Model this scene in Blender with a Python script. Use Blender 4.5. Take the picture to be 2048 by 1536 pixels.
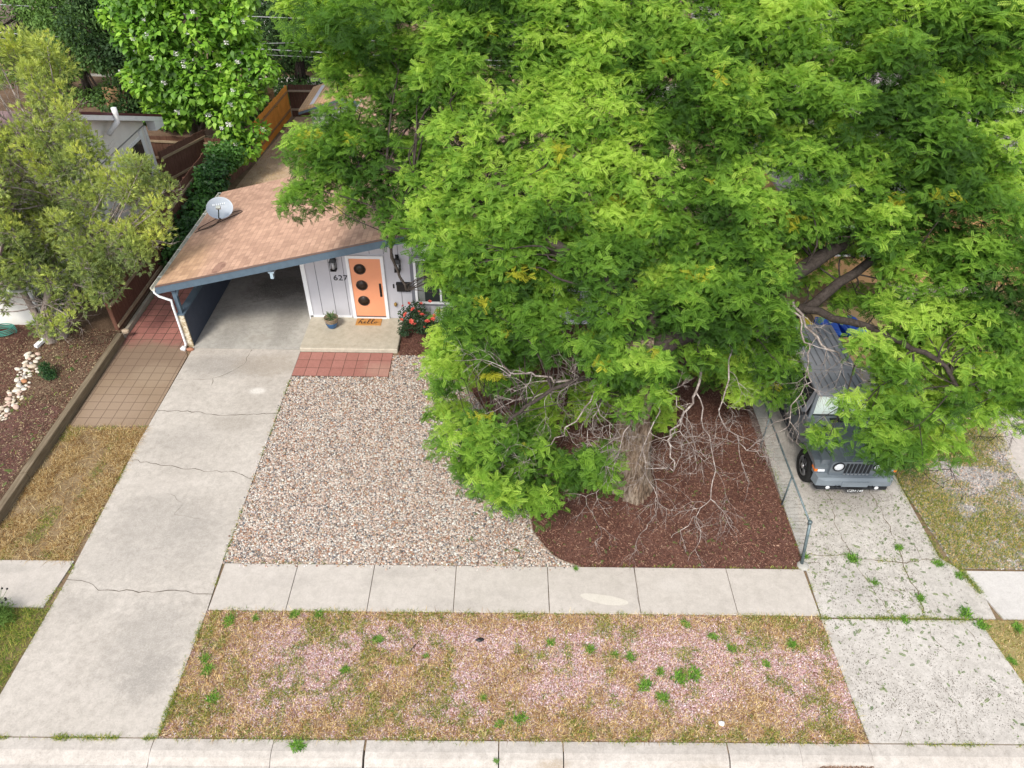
import bpy, math, random
import numpy as np
from mathutils import Vector, Matrix
S=bpy.context.scene
for o in list(bpy.data.objects): bpy.data.objects.remove(o)
R=math.radians
# ---------------- camera, sky, sun, exposure ----------------
CAM_H=12.6; PITCH=R(40.05); YAW=R(.82); ROLL=R(1.29)
def cam_axes():
    cy,sy,cp,sp=math.cos(YAW),math.sin(YAW),math.cos(PITCH),math.sin(PITCH)
    f=Vector((sy*cp,cy*cp,-sp)); r=Vector((cy,-sy,0)); u=r.cross(f)
    cr,sr=math.cos(ROLL),math.sin(ROLL)
    return r*cr+u*sr, -r*sr+u*cr, f
cd=bpy.data.cameras.new('camera'); cam=bpy.data.objects.new('camera',cd); S.collection.objects.link(cam)
r_,u_,f_=cam_axes()
cam.matrix_world=Matrix(((r_.x,u_.x,-f_.x,0),(r_.y,u_.y,-f_.y,0),(r_.z,u_.z,-f_.z,CAM_H),(0,0,0,1)))
cd.sensor_width=36; cd.lens=36*1430/2048; cd.clip_end=1000; cd.clip_start=.1
S.camera=cam
SUN_EL=R(50); SUN_AZ=R(202)      # azimuth clockwise from +Y: behind the camera, to the left
W=bpy.data.worlds.new('World'); S.world=W; W.use_nodes=True
wn=W.node_tree; bg=wn.nodes['Background']; sky=wn.nodes.new('ShaderNodeTexSky')
sky.sky_type='NISHITA'; sky.sun_disc=False; sky.sun_elevation=SUN_EL; sky.sun_rotation=SUN_AZ
sky.dust_density=4; sky.air_density=1.0; sky.altitude=1500
hs=wn.nodes.new('ShaderNodeHueSaturation'); hs.inputs['Saturation'].default_value=.30
wn.links.new(sky.outputs[0],hs.inputs['Color']); wn.links.new(hs.outputs[0],bg.inputs[0]); bg.inputs[1].default_value=.15
sd=bpy.data.lights.new('sun','SUN'); sd.energy=1.5; sd.angle=R(14); sd.color=(1,.925,.82)
so=bpy.data.objects.new('sun',sd); S.collection.objects.link(so)
sdir=Vector((math.sin(SUN_AZ)*math.cos(SUN_EL),math.cos(SUN_AZ)*math.cos(SUN_EL),math.sin(SUN_EL)))
so.rotation_euler=sdir.to_track_quat('Z','Y').to_euler()
S.view_settings.view_transform='Standard'; S.view_settings.look='None'; S.view_settings.exposure=1.06; S.view_settings.gamma=1
S.cycles.max_bounces=6; S.cycles.diffuse_bounces=3; S.cycles.transmission_bounces=4; S.cycles.transparent_max_bounces=6
# ---------------- helpers ----------------
random.seed(11); RNG=np.random.default_rng(7)
def tag(o,label=None,cat=None,group=None,kind=None):
    if label: o['label']=label
    if cat: o['category']=cat
    if group: o['group']=group
    if kind: o['kind']=kind
    return o
def empty(name,loc,label=None,cat=None,group=None,rz=0):
    o=bpy.data.objects.new(name,None); S.collection.objects.link(o); o.location=loc; o.rotation_euler=(0,0,rz)
    o.empty_display_size=.2
    return tag(o,label,cat,group)
def link(name,me,parent=None,loc=None):
    o=bpy.data.objects.new(name,me); S.collection.objects.link(o)
    if parent is not None: o.parent=parent
    if loc: o.location=loc
    return o
class MB:
    """collects faces; world coordinates minus origin o"""
    def __init__(s,o=(0,0,0)): s.v=[];s.f=[];s.m=[];s.sm=[];s.o=Vector(o)
    def add(s,vs,fs,m=0,sm=False):
        b=len(s.v); s.v+=[Vector(p)-s.o for p in vs]; s.f+=[[b+i for i in f] for f in fs]; s.m+=[m]*len(fs); s.sm+=[sm]*len(fs)
    def box(s,x0,x1,y0,y1,z0,z1,m=0):
        s.add([(x0,y0,z0),(x1,y0,z0),(x1,y1,z0),(x0,y1,z0),(x0,y0,z1),(x1,y0,z1),(x1,y1,z1),(x0,y1,z1)],
              [(3,2,1,0),(4,5,6,7),(0,1,5,4),(1,2,6,5),(2,3,7,6),(3,0,4,7)],m)
    def bbox(s,x0,x1,y0,y1,z0,z1,b=.01,m=0):
        # box with chamfered vertical + top edges
        def ring(i,z): return [(x0+i,y0,z),(x1-i,y0,z),(x1,y0+i,z),(x1,y1-i,z),(x1-i,y1,z),(x0+i,y1,z),(x0,y1-i,z),(x0,y0+i,z)]
        rr=[ring(b,z0),ring(b,z1-b),[(min(max(x,x0+b),x1-b),min(max(y,y0+b),y1-b),z1) for x,y,_ in ring(b,z1)]]
        s.loft(rr,m,True)
    def loft(s,rings,m=0,cap=True,sm=False,closed=True):
        n=len(rings[0]); vs=[p for r in rings for p in r]; fs=[]
        for k in range(len(rings)-1):
            for i in range(n if closed else n-1):
                j=(i+1)%n; fs.append((k*n+i,k*n+j,(k+1)*n+j,(k+1)*n+i))
        if cap: fs.append(tuple(range(n))[::-1]); fs.append(tuple((len(rings)-1)*n+i for i in range(n)))
        s.add(vs,fs,m,sm)
    def prism(s,poly,z0,z1,m=0):
        n=len(poly); s.add([(x,y,z0) for x,y in poly]+[(x,y,z1) for x,y in poly],
              [tuple(range(n))[::-1],tuple(range(n,2*n))]+[(i,(i+1)%n,n+(i+1)%n,n+i) for i in range(n)],m)
    def prismY(s,poly,y0,y1,m=0):   # polygon in x,z
        n=len(poly); s.add([(x,y0,z) for x,z in poly]+[(x,y1,z) for x,z in poly],
              [tuple(range(n)),tuple(range(n,2*n))[::-1]]+[((i+1)%n,i,n+i,n+(i+1)%n) for i in range(n)],m)
    def prismX(s,poly,x0,x1,m=0):   # polygon in y,z
        n=len(poly); s.add([(x0,y,z) for y,z in poly]+[(x1,y,z) for y,z in poly],
              [tuple(range(n))[::-1],tuple(range(n,2*n))]+[(i,(i+1)%n,n+(i+1)%n,n+i) for i in range(n)],m)
    def tube(s,pts,rad,n=8,m=0,cap=True,sm=True,flat=1):
        pts=[Vector(p) for p in pts]; rad=rad if hasattr(rad,'__len__') else [rad]*len(pts)
        rings=[];prev=None
        for i,p in enumerate(pts):
            t=(pts[min(i+1,len(pts)-1)]-pts[max(i-1,0)]).normalized()
            a=prev if prev is not None else (Vector((0,0,1)) if abs(t.z)<.9 else Vector((1,0,0)))
            a=(a-t*a.dot(t)).normalized(); b=t.cross(a); prev=a
            rings.append([p+(a*math.cos(2*math.pi*k/n)*flat+b*math.sin(2*math.pi*k/n))*rad[i] for k in range(n)])
        s.loft(rings,m,cap,sm)
    def lathe(s,c,prof,n=20,m=0,axis='z',cap=True):
        rings=[]
        for r,h in prof:
            rg=[]
            for k in range(n):
                a=2*math.pi*k/n; x,y=r*math.cos(a),r*math.sin(a)
                rg.append({'z':(c[0]+x,c[1]+y,c[2]+h),'x':(c[0]+h,c[1]+x,c[2]+y),'y':(c[0]+y,c[1]+h,c[2]+x)}[axis])
            rings.append(rg)
        s.loft(rings,m,cap,True)
    def build(s,name,mats,parent=None,loc=None):
        me=bpy.data.meshes.new(name); me.from_pydata([tuple(v) for v in s.v],[],s.f)
        for mm in (mats if isinstance(mats,(list,tuple)) else [mats]): me.materials.append(mm)
        me.polygons.foreach_set('material_index',s.m); me.polygons.foreach_set('use_smooth',s.sm)
        me.update()
        return link(name,me,parent,loc)
def npmesh(name,V,F,mats,col=None,midx=None,smooth=False):
    """V (n,3), F (m,k) uniform faces, col (n,3) point colours"""
    me=bpy.data.meshes.new(name); V=np.asarray(V,np.float32); F=np.asarray(F,np.int32); m,k=F.shape
    me.vertices.add(len(V)); me.vertices.foreach_set('co',V.ravel())
    me.loops.add(m*k); me.loops.foreach_set('vertex_index',F.ravel())
    me.polygons.add(m); me.polygons.foreach_set('loop_start',np.arange(0,m*k,k,dtype=np.int32))
    for mm in (mats if isinstance(mats,(list,tuple)) else [mats]): me.materials.append(mm)
    if midx is not None: me.polygons.foreach_set('material_index',np.asarray(midx,np.int32))
    if smooth: me.polygons.foreach_set('use_smooth',np.ones(m,bool))
    if col is not None:
        a=me.color_attributes.new('col','FLOAT_COLOR','POINT'); c=np.ones((len(V),4),np.float32); c[:,:3]=col
        a.data.foreach_set('color',c.ravel())
    me.update(calc_edges=True); return me
def vn(x,y,sc,seed=0):
    """smooth value noise 0..1"""
    g=np.random.default_rng(seed).random((257,257)); x=np.asarray(x)/sc+100; y=np.asarray(y)/sc+100
    xi=np.floor(x).astype(int);yi=np.floor(y).astype(int);fx=x-xi;fy=y-yi
    fx=fx*fx*(3-2*fx);fy=fy*fy*(3-2*fy);xi%=256;yi%=256
    return (g[xi,yi]*(1-fx)+g[xi+1,yi]*fx)*(1-fy)+(g[xi,yi+1]*(1-fx)+g[xi+1,yi+1]*fx)*fy
def inside(x,y,P):
    c=np.zeros(len(x),bool)
    for i in range(len(P)):
        x1,y1=P[i];x2,y2=P[i-1]
        if y1==y2: continue
        t=((y1>y)!=(y2>y))&(x<(x2-x1)*(y-y1)/(y2-y1)+x1); c^=t
    return c
def scatter(P,n,dens=None):
    xs=[p[0] for p in P];ys=[p[1] for p in P]
    x=RNG.uniform(min(xs),max(xs),n);y=RNG.uniform(min(ys),max(ys),n)
    k=inside(x,y,P)
    if dens is not None: k&=RNG.random(n)<dens(x,y)
    return x[k],y[k]
# ---------------- materials ----------------
def srgb(r,g,b): return tuple(((c/255)/12.92 if c/255<=.04045 else ((c/255+.055)/1.055)**2.4) for c in (r,g,b))
def newmat(name):
    m=bpy.data.materials.new(name); m.use_nodes=True; nt=m.node_tree
    return m,nt,nt.nodes['Principled BSDF']
def nd(nt,t,**k):
    n=nt.nodes.new(t)
    for a,b in k.items(): setattr(n,a,b)
    return n
def setp(b,rough=.8,spec=.3,metal=0):
    b.inputs['Roughness'].default_value=rough; b.inputs['Specular IOR Level'].default_value=spec; b.inputs['Metallic'].default_value=metal
def pos(nt):
    return nd(nt,'ShaderNodeNewGeometry').outputs['Position']
def noise(nt,vec,scale,detail=4,rough=.6,dist=0):
    n=nd(nt,'ShaderNodeTexNoise'); n.inputs['Scale'].default_value=scale; n.inputs['Detail'].default_value=detail
    n.inputs['Roughness'].default_value=rough; n.inputs['Distortion'].default_value=dist; nt.links.new(vec,n.inputs['Vector']); return n.outputs[0]
def ramp(nt,fac,stops):
    r=nd(nt,'ShaderNodeValToRGB'); e=r.color_ramp.elements
    while len(e)<len(stops): e.new(.5)
    for i,(p,c) in enumerate(stops): e[i].position=p; e[i].color=(*(c if hasattr(c,'__len__') else (c,c,c)),1)
    nt.links.new(fac,r.inputs[0]); return r.outputs[0]
def mix(nt,fac,a,b,mode='MIX'):
    n=nd(nt,'ShaderNodeMix',data_type='RGBA',blend_type=mode)
    for s,v in ((n.inputs[0],fac),(n.inputs[6],a),(n.inputs[7],b)):
        if isinstance(v,(int,float)): s.default_value=v
        elif isinstance(v,tuple): s.default_value=(*v[:3],1)
        else: nt.links.new(v,s)
    return n.outputs[2]
def mth(nt,op,a,b=None,clamp=False):
    n=nd(nt,'ShaderNodeMath',operation=op); n.use_clamp=clamp
    for s,v in ((n.inputs[0],a),(n.inputs[1],b)):
        if v is None: continue
        if isinstance(v,(int,float)): s.default_value=v
        else: nt.links.new(v,s)
    return n.outputs[0]
def bump(nt,b,h,dist=.01,st=.5):
    n=nd(nt,'ShaderNodeBump'); n.inputs['Distance'].default_value=dist; n.inputs['Strength'].default_value=st
    nt.links.new(h,n.inputs['Height']); nt.links.new(n.outputs[0],b.inputs['Normal'])
def plain(name,c,rough=.6,spec=.3,metal=0,var=.12,sc=3,bm=0,bsc=60):
    m,nt,b=newmat(name); setp(b,rough,spec,metal); P=pos(nt)
    f=ramp(nt,noise(nt,P,sc,5,.65),[(.3,tuple(x*(1-var) for x in c)),(.7,tuple(min(1,x*(1+var)) for x in c))])
    nt.links.new(f,b.inputs['Base Color'])
    if bm: bump(nt,b,noise(nt,P,bsc,4),bm,.6)
    return m
def spot(nt,P,x,y,rx,ry,st=1,sc=1.2,am=1.2,soft=.5,grain=.25):
    """mask for stains and darker patches, with a shape of its own at a place on the slab"""
    mp=nd(nt,'ShaderNodeMapping',vector_type='POINT'); mp.inputs['Location'].default_value=(-x/rx,-y/ry,0); mp.inputs['Scale'].default_value=(1/rx,1/ry,0)
    nt.links.new(P,mp.inputs[0])
    l=nd(nt,'ShaderNodeVectorMath',operation='LENGTH'); nt.links.new(mp.outputs[0],l.inputs[0])
    n=noise(nt,P,sc,8,.75); d=mth(nt,'ADD',l.outputs['Value'],mth(nt,'MULTIPLY',mth(nt,'SUBTRACT',n,.5),am*2))
    mr=nd(nt,'ShaderNodeMapRange'); mr.interpolation_type='SMOOTHSTEP'; nt.links.new(d,mr.inputs[0])
    mr.inputs[1].default_value=1-soft; mr.inputs[2].default_value=1+soft; mr.inputs[3].default_value=st; mr.inputs[4].default_value=0
    g=ramp(nt,noise(nt,P,45,5,.95),[(.42,grain),(.54,1.0)])
    return mth(nt,'MULTIPLY',mr.outputs[0],g)
def concrete(name,c1,c2,spots=(),speck=.5,wear=.25,specks=0):
    m,nt,b=newmat(name); setp(b,.85,.2); P=pos(nt)
    big=noise(nt,P,.7,7,.7); f=ramp(nt,big,[(.3,c1),(.7,c2)])
    med=noise(nt,P,6,6,.75,.3); f=mix(nt,wear,f,ramp(nt,med,[(.35,(.35,.34,.32)),(.6,(1,1,1))]),'MULTIPLY')
    fine=noise(nt,P,38,4,.95); f=mix(nt,speck,f,ramp(nt,fine,[(.3,(.55,.53,.5)),(.47,(.95,.95,.94)),(.56,(1,1,1)),(.72,(1.2,1.19,1.18))]),'MULTIPLY')
    for (x,y,rx,ry,st,col,*rest) in spots:
        f=mix(nt,spot(nt,P,x,y,rx,ry,st,*rest),f,col)
    if specks:
        v=nd(nt,'ShaderNodeTexVoronoi'); v.inputs['Scale'].default_value=26; nt.links.new(P,v.inputs['Vector'])
        k=ramp(nt,v.outputs['Distance'],[(.1,1.0),(.22,0.0)])
        k2=mth(nt,'MULTIPLY',k,ramp(nt,noise(nt,P,2.5,4),[(.42,0.0),(.62,1.0)]))
        f=mix(nt,mth(nt,'MULTIPLY',k2,specks),f,(.16,.14,.12))
    nt.links.new(f,b.inputs['Base Color']); bump(nt,b,mth(nt,'ADD',fine,mth(nt,'MULTIPLY',med,2)),.006,.5)
    return m
def patchy(name,cols,sc=1.2,sc2=25,bm=.02,rough=.95):
    m,nt,b=newmat(name); setp(b,rough,.15); P=pos(nt)
    n1=noise(nt,P,sc,8,.75); n2=noise(nt,P,sc2,6,.8)
    f=mth(nt,'ADD',mth(nt,'MULTIPLY',n1,.55),mth(nt,'MULTIPLY',n2,.45))
    k=len(cols); c=ramp(nt,f,[(.34+.32*i/(k-1),cols[i]) for i in range(k)])
    nt.links.new(c,b.inputs['Base Color']); bump(nt,b,n2,bm,.8); return m
def brick(name,c1,c2,mortar,w,h,offset,ms,rot=False,shift=(0,0),stain_tone=None,bm=.004,var=.25):
    m,nt,b=newmat(name); setp(b,.9,.2); P=pos(nt)
    mp=nd(nt,'ShaderNodeMapping'); mp.inputs['Location'].default_value=(shift[0],shift[1],0); nt.links.new(P,mp.inputs[0]); vec=mp.outputs[0]
    if rot:
        sx=nd(nt,'ShaderNodeSeparateXYZ'); cx=nd(nt,'ShaderNodeCombineXYZ'); nt.links.new(vec,sx.inputs[0])
        nt.links.new(sx.outputs[1],cx.inputs[0]); nt.links.new(sx.outputs[0],cx.inputs[1]); vec=cx.outputs[0]
    t=nd(nt,'ShaderNodeTexBrick'); t.offset=offset; t.inputs['Scale'].default_value=1; t.inputs['Brick Width'].default_value=w; t.inputs['Row Height'].default_value=h
    t.inputs['Mortar Size'].default_value=ms; t.inputs['Mortar Smooth'].default_value=.3
    t.inputs['Color1'].default_value=(*c1,1);t.inputs['Color2'].default_value=(*c2,1);t.inputs['Mortar'].default_value=(*mortar,1)
    nt.links.new(vec,t.inputs['Vector'])
    f=mix(nt,var*2,t.outputs['Color'],ramp(nt,noise(nt,P,9,6,.8),[(.3,(.6,.6,.6)),(.65,(1.1,1.1,1.1))]),'MULTIPLY')
    f=mix(nt,.5,f,ramp(nt,noise(nt,P,120,2,.8),[(.3,(.7,.7,.7)),(.7,(1.15,1.15,1.15))]),'MULTIPLY')
    if stain_tone:
        for (x,y,rx,ry,st,col,*rest) in stain_tone: f=mix(nt,spot(nt,P,x,y,rx,ry,st,*rest,grain=.85),f,col)
    f=mix(nt,mth(nt,'MULTIPLY',t.outputs['Fac'],.55),f,mortar)
    nt.links.new(f,b.inputs['Base Color'])
    bump(nt,b,mth(nt,'SUBTRACT',noise(nt,P,100,3),t.outputs['Fac']),bm,.7); return m
def vcol(name,rough=.85,spec=.2,transl=0,mult=(1,1,1)):
    """colour comes from the mesh's own per-leaf / per-stone colour"""
    m,nt,b=newmat(name); setp(b,rough,spec); a=nd(nt,'ShaderNodeAttribute',attribute_name='col')
    c=mix(nt,1.0,a.outputs['Color'],mult,'MULTIPLY'); nt.links.new(c,b.inputs['Base Color'])
    if transl:
        t=nd(nt,'ShaderNodeBsdfTranslucent'); nt.links.new(mix(nt,1.0,c,(1.25,1.35,.6),'MULTIPLY'),t.inputs['Color'])
        mx=nd(nt,'ShaderNodeMixShader'); mx.inputs[0].default_value=transl
        nt.links.new(b.outputs[0],mx.inputs[1]); nt.links.new(t.outputs[0],mx.inputs[2]); nt.links.new(mx.outputs[0],nt.nodes['Material Output'].inputs[0])
    return m
def wood(name,c1,c2,sx=30,sz=1.2,axis='z',stain_tone=.3,rough=.85):
    m,nt,b=newmat(name); setp(b,rough,.2); P=pos(nt); mp=nd(nt,'ShaderNodeMapping')
    mp.inputs['Scale'].default_value={'z':(sx,sx,sz),'x':(sz,sx,sx),'y':(sx,sz,sx)}[axis]; nt.links.new(P,mp.inputs[0])
    n=noise(nt,mp.outputs[0],1,6,.7,.4); f=ramp(nt,n,[(.3,c1),(.7,c2)])
    f=mix(nt,stain_tone,f,ramp(nt,noise(nt,P,1.7,5,.7),[(.35,(.45,.43,.4)),(.6,(1,1,1))]),'MULTIPLY')
    nt.links.new(f,b.inputs['Base Color']); bump(nt,b,n,.005,.6); return m
M={}
M['leaf']=vcol('locust_leaf',.55,.2,.38)
M['cleaf']=vcol('catalpa_leaf',.45,.35,.3)
M['jleaf']=vcol('juniper_foliage',.75,.15,.25)
M['bleaf']=vcol('far_leaf',.6,.2,.2)
M['grass']=vcol('grass_blade',.7,.2,.2)
M['stone']=vcol('loose_stone',.8,.25)
M['chip']=vcol('wood_chip',.9,.15)
M['petal']=plain('white_petal',(.85,.84,.8),.6,var=.05)
M['black']=plain('black_metal',(.012,.012,.013),.45,.4,var=.1)
M['white']=plain('white_paint',(.78,.79,.8),.5,.3,var=.05,sc=4)
M['offwhite']=plain('aged_white_paint',(.66,.63,.53),.55,.3,var=.18,sc=5)
M['slate']=plain('slate_blue_paint',(.085,.125,.165),.55,.35,var=.12,sc=5)
M['slate_dark']=plain('dark_blue_paint',(.055,.068,.1),.6,.3,var=.12,sc=4)
M['galv']=plain('galvanised_steel',(.13,.17,.18),.5,.5,.5,var=.35,sc=9)
M['stucco']=plain('beige_stucco',(.76,.74,.69),.9,.15,var=.06,sc=2,bm=.003)
# ---------------- ground and paved surfaces ----------------
def structure(o): o['kind']='structure'; return o
def sheet(name,poly,z,mat,th=0):
    mb=MB()
    if th: mb.prism(poly,z-th,z)
    else: mb.add([(x,y,z) for x,y in poly],[tuple(range(len(poly)))])
    return structure(mb.build(name,mat))
def rect(x0,x1,y0,y1): return [(x0,y0),(x1,y0),(x1,y1),(x0,y1)]
GZ=-.02
soil=patchy('soil',[(.10,.065,.04),(.17,.115,.07),(.26,.19,.12),(.34,.27,.18)],.8,22)
mb=MB(); mb.add([(-400,-400,-.35),(400,-400,-.35),(400,400,-.35),(-400,400,-.35)],[(0,1,2,3)])
structure(mb.build('far_ground',patchy('far_earth',[(.12,.1,.07),(.22,.18,.13),(.3,.26,.2)],.3,8)))
sheet('ground',rect(-60,60,5.3,80),GZ,soil,.3)
# road + gutter pan
sheet('road',rect(-60,60,-6,4.62),-.13,concrete('asphalt',(.33,.31,.3),(.42,.4,.38),speck=.9,wear=.3),.15)
CC1,CC2=(.455,.415,.37),(.56,.515,.465)
kerbm=concrete('kerb_concrete',(.45,.41,.37),(.55,.51,.47),[(5.75,5.0,.7,.12,.7,(.2,.14,.09),3,.7),(.9,5.05,.25,.12,.6,(.27,.2,.12),3,.7),(3.6,5.0,.3,.1,.5,(.3,.24,.16),3,.7)],.7,.35)
darkm=plain('dark_joint',(.075,.06,.045),.95,.1)
def crack(mb,pts,w,z,m=1,jit=.03,seed=0,sub=.12):
    """thin dark joint: a strip with an uneven width"""
    rg=random.Random(seed); P=[]
    for a,b in zip(pts,pts[1:]):
        d=math.dist(a,b); n=max(1,int(d/sub))
        for i in range(n):
            t=i/n; P.append([a[0]+(b[0]-a[0])*t,a[1]+(b[1]-a[1])*t])
    P.append(list(pts[-1]))
    for p in P[1:-1]: p[0]+=rg.uniform(-jit,jit); p[1]+=rg.uniform(-jit,jit)
    vs=[]
    for i,p in enumerate(P):
        q=P[min(i+1,len(P)-1)];o=P[max(i-1,0)]; dx,dy=q[0]-o[0],q[1]-o[1]; l=math.hypot(dx,dy) or 1
        h=w*.62*rg.uniform(.15,1.3)/2; vs+=[(p[0]-dy/l*h,p[1]+dx/l*h,z),(p[0]+dy/l*h,p[1]-dx/l*h,z)]
    mb.add(vs,[(2*i,2*i+1,2*i+3,2*i+2) for i in range(len(P)-1)],m)
mb=MB()
segs=[(-60,-13.2),(-13.19,-5.9),(-5.885,-3.86),(-3.85,-2.31),(-2.27,-.02),(0,1.08),(1.1,3.9),(3.925,5.15),(5.155,6.36),(6.37,9.9),(9.91,14),(14.01,60)]
for a,b in segs:
    low=(a<-9 and a>-14) or (6.3<a<9.8)
    k=0 if not low else .0
    mb.prismX([(4.62,-.3),(4.62,-.135),(5.06,-.115),(5.16,-.06 if low else -.03),(5.26,-.012 if low else 0.0),(5.45,0.0),(5.45,-.3)],a,b)
for i,(x,y0,y1) in enumerate([(-5.9,4.65,5.45),(-3.86,4.65,5.45),(-2.28,4.65,5.45),(.0,4.65,5.45),(1.09,4.65,5.45),(3.92,4.65,5.45)]):
    pass
structure(mb.build('kerb',[kerbm,darkm]))
# left driveway
dv=(.27,.25,.225)
drvm=concrete('driveway_concrete',CC1,CC2,[
 (-7.9,15.6,1.2,.45,.75,dv,1.6,.8),(-6.6,15.7,.9,.45,.55,(.33,.28,.22),2,.9),(-7.9,12.7,.8,.5,.3,dv,2,1.1),(-6.9,13.3,.5,.3,.5,(.3,.27,.23),2.5,1),
 (-7.6,10.1,1.0,.8,.5,dv,3.2,1.4),(-6.6,9.6,.6,.8,.4,dv,3.4,1.4),(-7.9,9.0,.8,.5,.35,dv,3.4,1.4),
 (-6.7,7.2,.7,.9,.6,dv,4,1.6),(-6.4,6.5,.4,.4,.6,dv,4,1.4),(-8.2,8.0,.6,.3,.35,dv,3,1.1),
 (-6.6,14.55,.2,.12,.9,(.7,.67,.62),5,.5),(-7.9,11.2,.8,.3,.3,(.55,.5,.45),2,1)],.7,.3,.3)
mb=MB()
mb.prism([(-8.92,5.47),(-5.84,5.47),(-5.8,7.9),(-5.85,9.1),(-5.86,16.385),(-8.95,16.385),(-8.98,12.3),(-8.86,8.6)],-.1,.012)
Z=.0155
crack(mb,[(-8.95,13.7),(-8.2,13.72),(-7.3,13.56),(-6.6,13.62),(-5.87,13.66)],.03,Z,seed=1)
crack(mb,[(-8.9,11.95),(-7.8,11.74),(-6.93,11.62),(-6.4,11.6),(-5.87,11.38)],.022,Z,seed=2)
crack(mb,[(-8.87,8.59),(-8.4,8.55),(-8.1,8.36),(-7.3,8.33),(-6.6,8.34),(-5.81,8.28)],.022,Z,seed=3)
crack(mb,[(-7.25,16.35),(-7.3,15.7),(-7.55,15.3),(-7.95,15.05),(-7.9,14.75)],.018,Z,seed=4)
crack(mb,[(-8.95,14.95),(-7.95,15.02)],.012,Z,seed=5)
crack(mb,[(-7.6,10.9),(-7.2,10.6),(-7.3,10.3),(-6.7,10.2)],.008,Z,seed=6)
structure(mb.build('driveway',[drvm,darkm]))
# carport slab
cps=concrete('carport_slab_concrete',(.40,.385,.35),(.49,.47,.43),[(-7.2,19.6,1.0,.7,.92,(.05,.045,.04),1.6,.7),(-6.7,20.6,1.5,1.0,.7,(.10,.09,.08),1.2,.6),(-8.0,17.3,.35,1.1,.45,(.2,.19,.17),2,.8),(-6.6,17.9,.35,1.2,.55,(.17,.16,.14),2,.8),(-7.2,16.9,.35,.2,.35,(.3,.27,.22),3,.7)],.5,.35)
mb=MB(); mb.prism(rect(-8.97,-5.885,16.405,22.1),-.1,.02); crack(mb,[(-8.97,18.35),(-7.6,18.9),(-6.9,19.2),(-5.9,19.35)],.012,.0235,seed=7,jit=.005)
structure(mb.build('carport_slab',[cps,darkm]))
# porch
porm=concrete('porch_concrete',(.47,.43,.34),(.55,.5,.41),[(-4.5,17.1,1.2,.5,.25,(.4,.34,.25),1.5,.7),(-5.0,16.45,.8,.1,.4,(.35,.3,.22),3,.6)],.4,.3)
mb=MB(); mb.bbox(-5.87,-3.07,16.31,17.9,-.1,.12,.018); structure(mb.build('porch_step',porm))
# paver patch before the step
redp=brick('red_paver',(.42,.195,.16),(.36,.16,.13),(.12,.065,.05),.339,.355,0,.008,shift=(5.86+.339*20,-15.21+.355*60),var=.2,stain_tone=[(-3.4,15.5,.5,.3,.35,(.45,.33,.25),3,.8)])
mb=MB(); mb.bbox(-5.855,-3.2,15.21,16.29,-.1,.014,.008); structure(mb.build('paver_patch',redp))
# side path pavers
dust=(.27,.2,.14)
sidep=brick('side_path_paver',(.38,.165,.135),(.31,.13,.11),(.10,.06,.045),.305,.305,0,.012,shift=(11.2+.305*8,0),var=.3,
  stain_tone=[(-10,12.4,4,4.1,1.0,(.27,.20,.135),2.2,.25,.08),(-10.2,15.9,1.7,.75,.8,(.2,.14,.10),1.4,.5),(-9.6,15.2,.6,.5,.6,(.31,.235,.165),2,.8),(-10.2,13.8,.8,.7,.4,(.36,.27,.2),2,.8)])  # darkest patch paints in the shade by the carport post; the rest is dirt
mb=MB(); mb.prism([(-10.93,13.08),(-8.985,13.1),(-8.99,16.0),(-9.16,16.4),(-9.16,24),(-11.1,24),(-11.05,16.8)],-.1,.008); structure(mb.build('side_path',sidep))
# pavement (sidewalk)
swm=concrete('pavement_concrete',(.48,.44,.395),(.545,.50,.455),[(-2.2,8.85,.5,.12,.5,(.33,.3,.27),4,.9),(-4.3,8.6,.5,.16,.35,(.33,.3,.27),4,.9),(-1.0,8.1,.7,.12,.45,(.33,.3,.27),4,.9),(-10.2,8.85,.45,.12,.5,(.3,.28,.25),4,.9),(-2.7,8.6,.2,.12,.4,(.33,.3,.27),4,.9),(.2,8.35,.4,.1,.25,(.36,.33,.3),4,.9),(3.5,8.6,.3,.15,.3,(.62,.58,.54),3,.9)],.45,.2)
mb=MB()
js=[-5.79,-4.26,-2.66,-.95,.96,2.78,4.72,6.36]
for a,b in zip(js,js[1:]): mb.bbox(a+.006,b-.006,7.935,9.03,-.1,.012,.006)
crack(mb,[(2.785,7.95),(2.76,8.4),(2.8,8.7),(2.79,9.02)],.012,.0125,seed=9,jit=.01); crack(mb,[(.965,7.95),(.96,9.02)],.01,.0125,seed=10,jit=.005)
structure(mb.build('pavement',[swm,darkm]))
mb=MB(); ang=np.linspace(0,2*math.pi,28,endpoint=False)
pp=[(2.08+.48*math.cos(a),8.24+.11*math.sin(a)+.10*(-math.cos(a))*1.0*(1 if math.cos(a)<0 else .6),.0155) for a in ang]
mb.add(pp,[tuple(range(28))]); structure(mb.build('pavement_patch',concrete('patch_concrete',(.58,.54,.47),(.6,.56,.5),speck=.4,wear=.1)))
mb=MB()
for a,b in ((-60,-14),(-13.98,-12),(-11.98,-9.02)):
    mb.prism([(a,7.95),(b,7.95),(b+(.09 if b>-10 else 0),9.05),(a,9.05)],-.1,.012)
structure(mb.build('pavement_strip',swm))
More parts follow.
